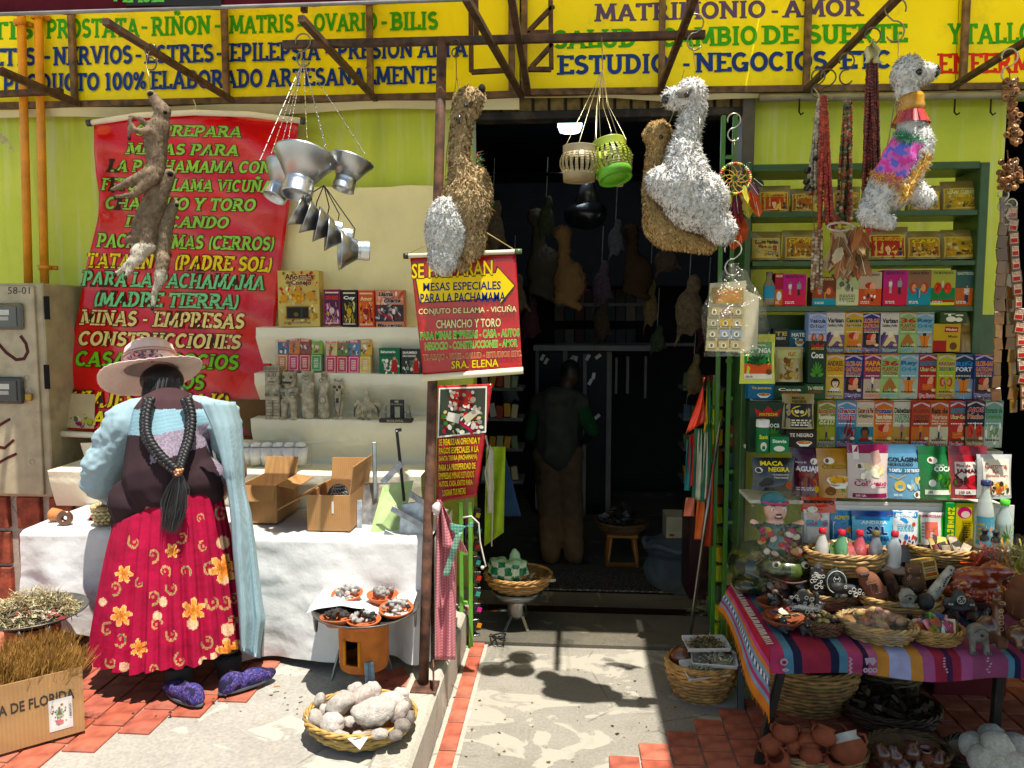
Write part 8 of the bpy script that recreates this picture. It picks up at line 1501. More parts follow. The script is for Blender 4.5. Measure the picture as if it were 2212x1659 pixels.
def fe(m):
 for s in(-1,1):m.ell((s*.04,-.075,.112),(.012,.008,.012),'d8d8c0');m.ell((s*.042,-.082,.112),.006,'101010')
 m.tube([(.07*math.cos(a),-.055-.05*math.sin(a),.075+.008*math.cos(a*2))for a in[i*PI/10 for i in range(11)]],.0035,'4a2420',5)
fc=g(1690,1282);t=org('frog_figure','big dark green clay frog wearing a brown hat at the left of the table','figurine',fc,[('e',(0,-.02,.09),(.085,.075,.045)),('e',(-.05,.06,.07),(.1,.1,.07)),('e',(-.1,0,.03),(.05,.06,.03)),('e',(.06,0,.03),(.05,.05,.03)),('e',(.04,-.05,.125),(.02,.02,.018)),('e',(-.04,-.05,.125),(.02,.02,.018))],lambda p:'26301a' if noise.noise(p*14)<.05 else '4a5a22','glaze',.006,fe,sc=1.4)
m=MB();m.lathe([(.001,.06),(.05,.06),(.056,.0),(.105,-.004),(.108,.004),(.056,.01)],'3c241a',22,fc+Vector((.01,-.02,.205)),rotm(-.1,.06,0));m.tube([fc+Vector((.01+.058*math.cos(i*PI/8),-.02+.058*math.sin(i*PI/8),.22))for i in range(16)],.004,'8a6a4a',5,closed=True);m.part('hat','clay',t)
ek=g(1675,1200,ZT,.13);ek.y=3.0;ek=P(1672,1190,3.0)
def ee(m):
 for s in(-1,1):m.ell((s*.02,-.046,.175),(.008,.004,.005),'f0f0e8');m.ell((s*.02,-.05,.175),.003,'201810');m.tube([(s*.012,-.047,.188),(s*.03,-.044,.19)],.002,'2a1a14',4)
 m.ell((0,-.05,.145),(.016,.005,.007),'7a2420');m.ell((0,-.052,.149),(.012,.004,.003),'f0ece0');m.box((0,-.052,.157),(.02,.004,.004),'1a1210')
t=org('laughing_figure','laughing moustached figure wrapped in clear film, loaded with tiny goods','figurine',ek,[('e',(0,0,.165),(.044,.046,.052)),('e',(0,-.046,.165),(.008,.01,.01)),('c',(0,0,.02),(0,0,.09),.06,.045),('c',(-.05,0,.09),(-.09,-.03,.12),.016,.014),('c',(.05,0,.09),(.09,-.03,.12),.016,.014)],lambda p:'f0b8a0' if p.z>.115 else '2a5a48','glaze',.006,ee)
m=MB();m.ell(ek+Vector((-.005,.012,.195)),(.05,.048,.035),'2a7a8a');m.tube([ek+Vector((.046*math.cos(a),.0+.046*math.sin(a),.195))for a in[-PI+i*PI/8 for i in range(9)]],.006,'c83a6a',5);m.part('cap','cloth',t)
for i in range(26):
 m=MB();m.ell(ek+Vector((random.uniform(-.08,.08),-.045+random.uniform(-.02,.01),random.uniform(0,.1))),(random.uniform(.01,.02),.012,random.uniform(.008,.018)),random.choice(['c8a84a','c8403a','d8d0b8','b8905a','8a6a40','d8b8a0','a83a5a']),rotm(random.random(),random.random(),0),n=8,m=6);m.part('small_good','clay',t)
m=MB();litter(m,ek+Vector((0,-.03,-.02)),.08,.05,.03,200,['b8a078','9a8458','d0bc90'],.03,.002);m.part('straw','dry',t,kind='stuff');m=MB();m.ell(ek+Vector((0,-.01,.085)),(.12,.09,.15),'ffffff',wob=.35,n=26,m=18);m.part('film','film_clear',t)
def heap(t,c,rx,ry,n,mk):
 for i in range(n):
  a=random.uniform(0,2*PI);q=math.sqrt(random.random());m=MB();mk(m,c+Vector((rx*q*math.cos(a),ry*q*math.sin(a),.03*(1-q*q)+random.uniform(0,.012))));m.part('small_piece','carved',t)
def sach(cols):return lambda m,p:m.box(p,(.032,.004,.055),vary(random.choice(cols),.2),rotm(random.uniform(-.9,-.2),random.uniform(-.5,.5),random.uniform(-.6,.6)),bev=.001)
for px,py,z,r,h,ov,lb_,mk,n,col in((1825,1232,ZT+.14,.155,.075,.6,'wide basket of upright herb sachets behind the carved figures',sach(['a83a30','4a6a2a','c8b890','6a7a3a','b0502a','8a9a50','d8c8a0']),46,'b08a50'),(2048,1215,ZT+.16,.15,.06,.6,'basket at the back right with masks, chillies and a paper couple',sach(['b09a80','8a3a3a','c8a840','6a5a44','4a4436']),22,'b89050'),(1948,1325,ZT+.02,.15,.06,.62,'flat oval basket of carved stone figures in the middle of the table',lambda m,p:m.ell(p,(.02,.016,.014),random.choice(['2a2a28','8a867c','4a4238']),rotm(0,random.random(),random.random()),n=8,m=6),14,'c09858'),(2022,1385,ZT,.088,.042,.75,'small basket of colourful printed packets and dolls at the front',sach(['c8a020','2a5a4a','b03a6a','d8d0d0','3a4a7a','b84a28','5a8a3a','d88aa0']),30,'a88448'),(1781,1368,ZT,.062,.04,.8,'small dark basket of black and gold charms at the front',lambda m,p:m.ell(p,(.012,.008,.01),random.choice(['1c1a18','8a7038','2c2824','a89050']),rotm(random.random()*3,random.random()*3,0),n=7,m=5),34,'5a3a20'),(1800,1310,ZT+.01,.10,.045,.6,'dark basket behind the black carved boat',lambda m,p:m.ell(p,(.02,.014,.012),random.choice(['1c1c1a','3a3834']),rotm(random.random(),0,0),n=7,m=5),12,'8a6a3c')):
 c=g(px,py,z);t=put_basket('wicker_basket',lb_,c,r,h,6,.75,col,ov=ov,sd=int(px),seg=44,group='baskets on the low table');heap(t,c+Vector((0,0,h*.85)),r*.72,r*ov*.7,n,mk)
c=g(1893,1375);t=put_basket('wrapped_basket','oval basket of pinkish fruit shaped pieces wrapped in clear film at the table front',c,.128,.05,6,.75,'b8985c',ov=.7,rot=(0,0,-.45),sd=77)
heap(t,c+Vector((0,0,.05)),.09,.06,34,lambda m,p:m.ell(p,(.017,.015,.015),random.choice(['b08868','a87a6a','b89a60','9a7a58','b0603c']),n=9,m=7));m=MB();m.ell(c+Vector((0,0,.04)),(.136,.098,.062),'ffffff',rotm(0,0,-.45),wob=.2,n=26,m=16);m.part('film','film_thick',t)
def scr(n,rx,rz,y,z0=0,col=W_):
 def f(m):
  for i in range(n):x=random.uniform(-rx,rx)*.8;z=z0+random.uniform(-rz,rz)*.8;ring(m,x,y*(1-.3*(x/rx)**2),z,random.uniform(.004,.008),col,.0011)
 return f
BK='1e1e1c'
def brd(lab,px0,py0,px1,py1,Y,col,prims,ex=None,mat='carved',name='carved_figure',rot=(0,0,0),cat='figurine',vox=.004):
 w,h=S(px1-px0,Y),S(py1-py0,Y);c=P((px0+px1)/2,py1,Y);pr=[(p[0],[q*k for q,k in zip(p[1],(w,w,h))],[q*k for q,k in zip(p[2],(w,w,h))],*([x*w for x in p[3:]]if p[0]=='c' else[]))for p in prims]
 return org(name,lab,cat,c,pr,col,mat,vox,(lambda m:ex(m,w,h))if ex else None,rot)
fs=lambda n,col=W_:(lambda m,w,h:scr(n,w*.42,h*.4,-w*.26,h*.5,col)(m))
SLAB=[('e',(0,0,.5),(.46,.16,.5))]
brd('black carved hand shaped stone with white lines beside the frog',1746,1221,1780,1280,2.98,BK,[('e',(0,0,.35),(.45,.2,.33)),('c',(-.3,0,.5),(-.34,0,.9),.12,.1),('c',(-.1,0,.5),(-.1,0,.95),.12,.1),('c',(.12,0,.5),(.14,0,.92),.12,.1),('c',(.3,0,.5),(.36,0,.82),.12,.1)],fs(14))
brd('dark oval tablet carved with a white face in a pointed frame',1779,1220,1829,1284,3.0,'26302a',[('e',(0,0,.45),(.5,.12,.45)),('c',(0,0,.7),(0,0,.93),.2,.06)],lambda m,w,h:(m.tube([(.4*w*math.sin(a),-w*.13,h*(.46+.38*math.cos(a)))for a in[i*PI/9 for i in range(18)]],.0016,W_,4,closed=True),ring(m,0,-w*.15,h*.55,w*.14,W_),ring(m,-w*.05,-w*.15,h*.57,w*.03,W_),ring(m,w*.05,-w*.15,h*.57,w*.03,W_)))
brd('black carved crocodile lying before the oval tablet',1790,1253,1874,1290,2.95,BK,[('c',(-.2,0,.5),(.3,0,.5),.15,.1),('e',(-.28,-.05,.6),(.2,.14,.35)),('c',(.2,-.04,.45),(.46,-.08,.7),.08,.03),('c',(-.3,-.1,.3),(-.35,-.15,.1),.06,.05),('c',(.1,-.1,.3),(.1,-.15,.1),.06,.05)],fs(8))
t=brd('brown clay totem with a square open mouth leaning on the sachet basket',1853,1217,1922,1292,2.95,'7a4c34',[('c',(.1,0,.1),(-.05,0,.5),.34,.32),('e',(-.22,-.03,.8),(.22,.2,.17))],lambda m,w,h:(m.box((-.24*w,-.24*w,h*.8),(w*.28,.012,h*.1),'2a1810',bev=.003),*[m.box((x*w,-.34*w,h*z),(w*a,.006,h*b),'4a2c1c',bev=.001)for x,z,a,b in((-.1,.55,.3,.04),(-.15,.42,.06,.2),(.05,.42,.06,.2),(.1,.25,.3,.04))]),'clay',rot=(0,-.2,0))
brd('second brown carved totem lying behind the square mouthed one',1900,1232,1948,1290,3.0,'6e4a34',[('c',(.2,0,.15),(-.15,0,.85),.26,.22)],fs(10,'3a2418'),'clay')
brd('brown carved jaguar head pot in the middle of the table',1946,1214,2000,1284,3.0,'6a4c36',[('e',(0,0,.35),(.45,.36,.35)),('e',(-.05,-.02,.78),(.34,.3,.2)),('e',(-.3,0,.93),(.08,.06,.08)),('e',(.22,0,.93),(.08,.06,.08))],fs(12,'b09878'),'clay')
carton(1985,1212,2031,1256,3.02,'b09868','cream and orange soap box lying tilted behind the leaning totem',lambda A:(A.r(.05,.1,.95,.9,'c8b890'),A.r(.1,.6,.9,.85,'8a6a48'),A.r(.1,.15,.9,.3,'b8582a'),lines_(A,.15,.85,.35,.55,2,'4a3420')),'soap_box',rz=.5,rx=-.3)
brd('white leaning totem with black carved spots',2000,1215,2042,1294,2.9,'b5b0a0',[('c',(-.2,0,.1),(.25,0,.9),.32,.2)],lambda m,w,h:[m.ell(((-.2+.45*k/12+random.uniform(-.12,.12))*w,-w*.26,h*(.1+.8*k/12)),(.004,.002,.004),'1c1a18',n=6,m=4)for k in range(13)],rot=(0,.25,0))
def facef(m,w,h):m.ell((0,-w*.42,h*.6),(.006,.004,.005),'141210');m.tube([(-w*.3,-w*.36,h*.66),(-w*.1,-w*.41,h*.78),(w*.1,-w*.41,h*.78),(w*.3,-w*.36,h*.66)],.0015,'2a2622',4)
brd('small grey stone seal head with a black nose in the oval basket',1938,1270,1978,1312,2.86,'8c887e',[('e',(0,0,.55),(.42,.4,.45)),('e',(0,0,.15),(.48,.4,.15))],facef)
brd('flat round black carved stone box beside the seal head',1977,1284,2020,1314,2.86,BK,[('c',(0,0,.45),(0,0,.5),.42,.42)],fs(8))
brd('three grey faces carved on one black stone',2036,1273,2102,1318,2.85,'3a3a3a',[('e',(0,0,.6),(.22,.2,.42)),('e',(-.32,0,.35),(.17,.15,.26)),('e',(.34,0,.35),(.17,.15,.26)),('e',(0,0,.12),(.45,.16,.14))],lambda m,w,h:[ring(m,x*w,-w*.2,h*z,w*r,W_)for x,z,r in((-.07,.65,.03),(.07,.65,.03),(-.36,.38,.025),(-.28,.38,.025),(.3,.38,.025),(.38,.38,.025),(0,.5,.04),(0,.6,.13))],cat='carving')
t=brd('large amber orange resin toad sitting on a heap of coins',2036,1199,2182,1298,2.95,'8c3010',[('e',(0,0,.2),(.48,.3,.22)),('e',(-.02,0,.5),(.34,.24,.25)),('e',(.2,-.08,.72),(.2,.17,.18)),('c',(.25,-.12,.75),(.38,-.16,.72),.09,.05),('e',(.16,-.1,.9),(.05,.05,.06)),('e',(.42,0,.3),(.1,.1,.2)),('e',(-.3,-.14,.4),(.14,.12,.12))],lambda m,w,h:[m.ell((random.uniform(-.44,.42)*w,-w*random.uniform(.2,.3),random.uniform(.05,.4)*h),(.014,.008,.012),random.choice(['a84818','8a2c10','b85a20']),rotm(random.random(),random.random(),0),n=8,m=6)for _ in range(40)],'amber','toad_figure',vox=.006)
t.children[1].data.materials[0]=M('amber')
brd('brown clay llama pot sitting upright with carved ovals on its neck',2106,1281,2176,1396,2.68,'5e3620',[('e',(-.1,.05,.3),(.4,.32,.27)),('c',(.12,-.1,.35),(.08,-.08,.8),.2,.12),('e',(.12,-.14,.86),(.14,.2,.07)),('c',(0,0,.9),(-.02,0,.98),.05,.03),('c',(.16,0,.9),(.18,0,.98),.05,.03),('c',(.1,-.2,.3),(.12,-.24,.06),.12,.1),('c',(.28,-.15,.3),(.3,-.18,.06),.12,.1)],lambda m,w,h:[m.tube([(w*(.11+.07*math.cos(a)),-w*.29+.02*w*k,h*(.4+.11*k+.035*math.sin(a)))for a in[i*PI/5 for i in range(10)]],.0013,'b08a60',4,closed=True)for k in range(4)],'glaze','clay_llama')
brd('round brown clay face pot at the right edge behind the llama pot',2170,1262,2240,1335,2.75,'6a4028',[('c',(0,0,.3),(0,0,.6),.42,.45),('c',(0,0,.85),(0,0,.95),.3,.34)],fs(14,'a87850'),'clay','face_pot')
brd('brown clay frog pot at the right edge of the table',2170,1328,2245,1394,2.62,'5e3a22',[('e',(0,0,.35),(.45,.35,.34)),('e',(.15,-.1,.75),(.3,.25,.2)),('c',(-.2,-.2,.3),(-.22,-.25,.08),.12,.1),('c',(.2,-.2,.3),(.2,-.25,.08),.12,.1)],None,'glaze','clay_frog')
brd('brown clay animal pot peeping from behind the llama pot',2140,1276,2178,1330,2.8,'6a3c24',[('e',(0,0,.4),(.45,.4,.4)),('e',(0,-.1,.8),(.3,.3,.18))],None,'clay','clay_animal')
brd('grey carved stone toad with clawed feet at the front edge',2084,1344,2133,1408,2.64,'6e6a62',[('e',(0,0,.65),(.46,.42,.34)),('c',(-.26,-.15,.5),(-.28,-.25,.12),.14,.12),('c',(.28,-.15,.5),(.3,-.25,.12),.14,.12),('e',(-.28,-.32,.06),(.17,.2,.06)),('e',(.3,-.32,.06),(.17,.2,.06))],lambda m,w,h:(facef(m,w,h*1.15),*[m.tube([(w*(s*.29+.06*k),-w*.5,h*.02),(w*(s*.29+.06*k),-w*.45,h*.14)],.0012,'1c1a18',4)for s in(-1,1)for k in(-1,0,1)]),name='stone_toad')
t=brd('black carved boat with tiny standing gods at the left front',1686,1268,1782,1324,2.8,BK,[('c',(-.42,0,.5),(-.2,0,.15),.04,.07),('c',(-.2,0,.15),(.35,0,.12),.08,.08),('c',(.35,0,.15),(.47,0,.4),.07,.03),('e',(0,.02,.6),(.18,.03,.36)),('c',(-.28,0,.3),(-.28,0,.6),.05,.05),('c',(.3,0,.3),(.3,0,.75),.05,.05)],fs(22),name='carved_boat')
for px,py,r,lb_,cs in((1692,1352,.078,'clay dish of small framed charms at the left front corner',['c8b890','3a3a30','8a3a2a','2a3a2a','b0a070']),(1668,1318,.062,'clay dish of tiny black figures behind the dish of charms',['1c1c1a','8a867c'])):
 c=g(px,py);t=T('clay_dish',lb_,'dish',c,'clay dishes on the low table');m=MB();m.lathe([(.001,0),(r*.55,0),(r,.032),(r*1.02,.038),(r*.94,.037),(r*.5,.007)],'8a4a2c',26);m.part('bowl','clay',t,world=False)
 for i in range(14):a=random.random()*6.3;q=r*.6*random.random();m=MB();m.box(c+Vector((q*math.cos(a),q*math.sin(a),.038+random.uniform(0,.014))),(.03,.003,.022),vary(random.choice(cs),.2),rotm(random.uniform(-1.4,-.4),random.uniform(-.6,.6),random.random()*3),bev=.001);m.part('charm','glaze',t)
c=g(1672,1290);t=T('wrapped_goods','film wrapped bundle of shells and pencils leaning beside the frog','bundle',c);heap(t,c+Vector((0,0,.02)),.05,.035,18,lambda m,p:m.ell(p+Vector((0,0,random.uniform(0,.04))),(.014,.012,.012),random.choice(['a88a70','b8a088','8a6a50','c08a40']),n=8,m=6));m=MB();m.ell(c+Vector((0,0,.045)),(.072,.05,.06),'ffffff',wob=.3,n=20,m=14);m.part('film','film_thick',t)
for px,col,lb_ in((2130,'d04418','clear bag of orange strings beside the tall bottles'),(2160,'c88a14','clear bag of golden yellow strings right of the orange one'),(2196,'b8a838','clear bag of lemon yellow strings at the right picture edge')):
 c=P(px,1250,3.02);t=T('string_bag',lb_,'bag',c,'bags of coloured strings');m=MB();litter(m,c+Vector((0,0,.05)),.04,.03,.08,260,[col],.05,.004,1.2);m.part('strings','cloth',t,kind='stuff');m=MB();m.ell(c+Vector((0,0,.07)),(.05,.04,.1),'ffffff',wob=.3,n=18,m=14);m.part('film','film',t)
for px,py,lb_ in((2126,1170,'small dark bust with a hat standing before the blue capped bottle'),(2150,1174,'small dark bust beside the hatted one')):brd(lb_,px-13,py-30,px+13,py,3.03,'2c2824',[('e',(0,0,.25),(.4,.25,.26)),('e',(0,0,.65),(.22,.22,.22)),('e',(0,0,.82),(.36,.34,.06)),('e',(0,0,.9),(.2,.2,.1))],name='small_bust')
random.seed(5);used=set()
for i in range(64):
 px,py=random.uniform(1670,2160),random.uniform(1262,1376);c=g(px,py);k=i%4;q=random.choice(['2a2826','4a4038','6a4a34','8a8478','3a3430','7a5a40']);r=random.uniform(.016,.026);
 v,f=organic([('e',(0,0,r*.8),(r,r*.8,r*.8)),('e',(r*.2,-r*.3,r*1.9),(r*.6,r*.6,r*.6)),('c',(-r*.5,-r*.5,r*.5),(-r*.6,-r,r*.2),r*.3,r*.2),('c',(r*.5,-r*.5,r*.5),(r*.7,-r,r*.2),r*.3,r*.2)],.005,1)
 m=MB();R=rotm(random.uniform(-.6,.3),random.uniform(-.5,.5),random.uniform(-.6,.6));m.add([R@Vector(x)+c for x in v],f,q,True)
 for e in(-1,1):m.ell(c+R@Vector((r*.2+e*r*.25,-r*.9,r*2)),r*.12,'b8b4a8',n=5,m=4)
 cw={'2a2826':'black','4a4038':'dark brown','6a4a34':'chestnut','8a8478':'pale grey','3a3430':'charcoal','7a5a40':'tan'}[q];lab=''
 for ii in range(40):
  sz=random.choice(['tiny','small','squat','slim','rounded','worn']);zn=('close to the green frog','between the clay dishes and the black boat','around the oval tablet','behind the film wrapped basket','beside the oval basket of figures','in front of the amber toad','next to the llama pot')[min(6,int((px-1670)/70))];lab=f"{sz} {cw} carved charm {zn}, {'front' if py > 1330 else 'middle' if py > 1295 else 'back'} row"
  if lab not in used:break
 used.add(lab);m.thing('small_carving','carved',lab,'figurine',group='loose charms on the low table')
put_basket('large_basket','large light wicker basket under the table holding a steel bowl and a shell',G(1775,1582)+Vector((0,.2,0)),.2,.2,13,.68,'a87c42',ov=.85,sd=21)
c=G(1775,1582)+Vector((-.05,.17,.2));m=MB();m.lathe([(.001,-.03),(.05,-.022),(.088,0),(.092,.002),(.086,0),(.05,-.018)],'a8a8a8',28,c,rotm(1.0,0,.2));m.thing('steel_bowl','tin','shiny steel bowl tilted inside the large basket under the table','bowl')
m=MB();c=G(1775,1582)+Vector((.09,.15,.2))
for i in range(15):m.lathe([(.05*(1-i/17)+.008,0),(.056*(1-i/17)+.008,.006),(.05*(1-i/17)+.007,.012)],vary('8a6e5c',.12),18,c+Vector((.01*i*.3,0,.0105*i-.06)),rotm(0,.2,0))
m.ell(c+Vector((-.02,-.01,.1)),(.03,.03,.035),'8a6e5c',wob=.4);m.thing('ribbed_shell','clay','big ribbed brownish shell standing in the large basket','shell')
put_basket('dark_basket','dark empty basket in the shade behind the large one under the table',G(1950,1555)+Vector((0,.25,0)),.17,.16,8,.7,'5a4428',sd=22)
pb=G(1760,1655)+Vector((-.0,.0,0));put_basket('pot_basket','shallow basket lined with white cloth full of small clay pots at the bottom edge',pb,.175,.07,7,.75,'9a7a50',ov=.7,sd=23)
def pot(px,py,Y,r,col,lb_,rot=(-.5,0,0),col2=None):
 c=P(px,py,Y);t=T('clay_pot',lb_,'pot',c,'small clay pots in the bottom basket',rot);m=MB();m.lathe([(.001,-r*.8),(r*.5,-r*.78),(r*.95,-r*.3),(r,0),(r*.88,r*.35)],col,22);m.lathe([(r*.88,r*.35),(r*.72,r*.55),(r*.78,r*.75),(r*.84,r*.82),(r*.78,r*.8),(r*.66,r*.55),(r*.7,0),(.001,-r*.5)],col2 or col,22);m.part('body','clay',t,world=False)
 m=MB()
 for s in(-1,1):m.tube([(s*r*.8,0,r*.6),(s*r*1.12,0,r*.5),(s*r*1.1,0,r*.1),(s*r*.95,0,0)],r*.1,col,6)
 m.part('handle','clay',t,world=False)
for i,(px,py,r,lb_,rt)in enumerate(((1696,1580,.044,'terracotta two handled pot standing highest at the back of the pot basket',(-.1,0,0)),(1668,1612,.042,'terracotta pot tipped left at the left side of the pot basket',(-.9,-.3,.4)),(1712,1612,.036,'small terracotta pot with a dark mouth in the middle of the basket',(-.8,0,0)),(1744,1602,.042,'terracotta pot with a wide mouth, right of the middle one',(-.8,.1,0)),(1680,1640,.042,'terracotta jug on its side at the front left of the basket',(.3,-.6,.3)),(1752,1632,.040,'terracotta pot facing forward at the basket front',(-.7,.1,0)),(1780,1590,.040,'terracotta jug behind the wide mouthed pot',(-.4,.4,0)),(1800,1645,.046,'large smooth terracotta pot beside the white collared one',(.5,.2,0)))):pot(px,py,2.62+.04*(i<4),r,vary('8e4a2e',.1),lb_,rt)
pot(1832,1618,2.62,.062,'8a4a2c','big clay pot with a white painted collar at the right of the pot basket',(-.6,-.3,0),'b8b2a8');m=MB();m.lathe([(.001,0),(.045,.0),(.05,.008),(.04,.01)],'7a4028',20,P(1805,1590,2.72),rotm(1.1,0,0));m.thing('clay_plate','clay','terracotta plate standing behind the white collared pot','plate')
lbk=G(1950,1600)+Vector((0,.12,0));put_basket('leaf_basket','dark basket of dried leaves under the table',lbk,.18,.08,7,.75,'4a3420',ov=.8,sd=24);m=MB();litter(m,lbk+Vector((0,0,.08)),.16,.12,.05,320,['3a3024','5a4a38','2c241c','6a5a44'],.045,.012,.5);m.thing('dried_leaves','dry','heap of dark dried leaves in the basket under the table','leaves',kind='stuff')
jb=G(1965,1662)+Vector((0,.02,0));put_basket('jug_basket','basket of small brown glazed jugs at the bottom edge',jb,.14,.07,7,.75,'7a5a38',ov=.75,sd=25)
JL=['back left','back, left of the middle','back middle','back right','front middle','far right','front right','front left']
for i,(px,py)in enumerate(((1905,1625),(1932,1630),(1970,1622),(2000,1632),(1950,1650),(2025,1640),(1985,1655),(1918,1655))):c=P(px,py,2.62);m=MB();m.lathe([(.001,-.03),(.024,-.026),(.028,0),(.016,.016),(.022,.03),(.018,.028),(.012,.012)],vary('5a3420',.2),16,c,rotm(random.uniform(-.8,.2),random.uniform(-.5,.5),0));m.thing('brown_jug','glaze','small brown glazed jug at the '+JL[i]+' of the jug basket','jug',group='jugs in the bottom basket')
WB=stone_mesh('white_ball','bcb6a8',(1,1,1),.16,3,22,16,'pumice')
for px,py,Y,r,lb_ in((2101,1610,2.66,.044,'grey white ball at the left of the ball heap'),(2143,1590,2.72,.044,'white ball at the top back of the heap'),(2153,1612,2.6,.05,'large white ball at the front top of the heap'),(2194,1612,2.66,.046,'white ball at the right of the heap'),(2122,1642,2.58,.046,'white ball at the front left of the heap'),(2190,1652,2.56,.044,'white ball at the bottom right corner'),(2150,1655,2.56,.044,'white ball at the bottom edge of the heap')):solo(WB,'white_ball',lb_,'ball',P(px,py,Y),(random.random(),random.random(),0),r,'white balls heaped under the table')
put_basket('ball_basket','dark basket under the heap of white balls',G(2150,1668),.17,.06,6,.8,'2c2018',ov=.8,sd=26)
m=MB();m.lathe([(.001,0),(.12,0),(.15,.2),(.16,.21),(.14,.2)],'3a5a24',24,G(2030,1540)+Vector((0,.35,0)));m.thing('green_tub','plastic','dull green tub in the dark under the table','tub')
m=MB();m.box(G(2150,1560)+Vector((0,.3,.16)),(.3,.2,.32),'5a1418',bev=.006);m.thing('red_crate','plastic','dark red crate in the shade under the right of the table','crate')
# ================================================================== INSIDE THE DARK SHOP
c=P(1231,274,5.5);lm=T('ceiling_lamp','glowing white lamp on the shop ceiling','lamp',c);m=MB();m.lathe([(.001,-.04),(.07,-.035),(.085,0),(.085,.05),(.001,.05)],'c8e4f4',20,c);m.part('diffuser','lamp',lm);m=MB();m.box(c+Vector((0,0,.062)),(.2,.16,.02),'c0c0c0');m.part('base','plastic',lm)
m=MB();m.box(P(1256,618,7.9),(.07,.04,.07),'c8e0f0',bev=.01);m.thing('wall_lamp','lamp','small bright lamp beside the small red banner, deep in the shop','lamp')
sp_=T('shop_shelves','dark shelves crowded with boxes at the back of the shop','shelving',P(1330,750,8.0))
for y in(582,658,744):a,b=P(1200,y,7.9),P(1400 if y<700 else 1500,y,7.9);m=MB();m.box(((a+b)/2)+Vector((0,.1,0)),(b.x-a.x,.3,.03),'5c5c60');m.part('shelf_board','paint',sp_)
for r_,(y,n)in enumerate(((580,9),(656,9),(690,10),(742,8),(540,8))):
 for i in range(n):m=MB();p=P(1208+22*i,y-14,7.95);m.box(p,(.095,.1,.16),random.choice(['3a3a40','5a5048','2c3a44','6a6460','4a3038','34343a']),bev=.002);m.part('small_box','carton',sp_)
ct=T('glass_cabinet','glass fronted cabinet with pale frames behind the man','cabinet',P(1290,1150,7.3))
for x0,x1,y0,y1 in((1157,1163,745,1100),(1216,1224,757,1050),(1260,1264,765,1200),(1311,1317,760,1200),(1329,1333,773,850),(1353,1358,770,850),(1392,1396,770,860)):a,b=P(x0,y0,7.3),P(x1,y1,7.3);m=MB();m.box((a+b)/2,(b.x-a.x,.04,a.z-b.z),'55565a');m.part('frame','paint',ct)
a,b=P(1155,744,7.3),P(1400,756,7.3);m=MB();m.box((a+b)/2,(b.x-a.x,.5,a.z-b.z),'5c5c60');m.part('top_board','paint',ct)
m=MB();a,b=P(1163,760,7.36),P(1311,1190,7.36);m.box((a+b)/2,(b.x-a.x,.02,a.z-b.z),'1c2024');m.part('mirror','tin',ct)
for px,py in((1172,772),(1180,780),(1236,774),(1244,776),(1270,772),(1292,770),(1275,825),(1282,812),(1276,905),(1290,900)):m=MB();m.box(P(px,py,7.28),(.03,.03,.06),random.choice(['c8c8c8','a8a49c','d8d4d0']),rotm(0,random.random(),0));m.part('white_packet','plastic',ct)
Y=5.85;mn=T('person','man in a grey hooded vest, green sleeves and brown trousers inside the shop','person',P(1215,1226,Y))
v,f=orgpx(Y,[('e',(1232,805,.05),(24,28,30)),('e',(1248,808,.12),(6,8,6)),('c',(1225,830,.02),(1215,860,0),14,18),('c',(1172,875,0),(1250,870,0),24,22),('c',(1205,880,0),(1205,980,0),44,42),('c',(1180,990,0),(1188,1200,0),30,17),('c',(1228,990,0),(1238,1200,0),30,17),('c',(1250,875,0),(1278,930,.05),19,14),('c',(1278,930,.05),(1262,955,.25),13,8),('e',(1260,955,.31),(7,14,6)),('c',(1262,955,.36),(1260,958,.42),2.5,2),('c',(1256,955,.36),(1254,958,.42),2.5,2),('c',(1266,955,.36),(1266,958,.41),2.5,2),('c',(1270,953,.34),(1272,957,.39),2.5,2),('c',(1252,953,.3),(1246,957,.34),2.8,2),('c',(1165,880,0),(1148,940,.05),18,14),('c',(1148,940,.05),(1160,960,.22),13,8),('e',(1162,960,.28),(7,12,6))],.014,3)
def mc_(p):
 x,y=inv(p)
 return '1a1512' if y<812 and p.y<Y+.08 else '4a3426' if y<838 or p.y>Y+.2 else '30302a'
m=MB();m.add(v,f,mc_,True);m.part('body','skin',mn)
v,f=orgpx(Y,[('c',(1172,872,0),(1250,868,0),27,25),('c',(1205,885,0),(1205,975,0),48,46),('e',(1208,858,-.08),(40,28,24)),('c',(1175,865,-.04),(1245,860,-.04),20,18)],.014,3);m=MB();m.add([Vector(q)+Vector((.014*noise.noise(Vector((q[0]*9,q[1]*9,q[2]*9))),)*3)for q in v],f,'45453c',True);m.part('hooded_vest','cloth',mn)
for q in([('c',(1252,878,0),(1279,930,.05),21,16)],[('c',(1163,882,0),(1147,938,.05),20,16)]):v,f=orgpx(Y,q,.012,2);m=MB();m.add(v,f,'184a2a',True);m.part('sleeve','cloth',mn)
v,f=orgpx(Y,[('c',(1180,985,0),(1230,985,0),32,32),('c',(1185,1000,0),(1190,1200,0),32,22),('c',(1226,1000,0),(1240,1200,0),32,22)],.013,3);m=MB();m.add([Vector(q)+Vector((.007*noise.noise(Vector((q[0]*8,q[1]*8,q[2]*20))),)*3)for q in v],f,'5c4a36',True);m.part('trousers','cloth',mn)
for px,ln in((1192,0),(1248,.1)):
 c=P(px,1222,Y);m=MB();m.ell(c+Vector((ln*.3,0,.0)),(.10,.05,.04),'101216');m.ell(c+Vector((ln*.3,0,-.025)),(.115,.055,.018),'8a8a88');m.part('shoe','rubber',mn)
st_=T('plastic_stool','brown plastic stool inside the shop with a flat basket on it','stool',P(1342,1234,5.9));z0=P(1342,1234,5.9).z;zt_=P(1342,1150,5.9).z;cx=P(1342,1200,5.9).x
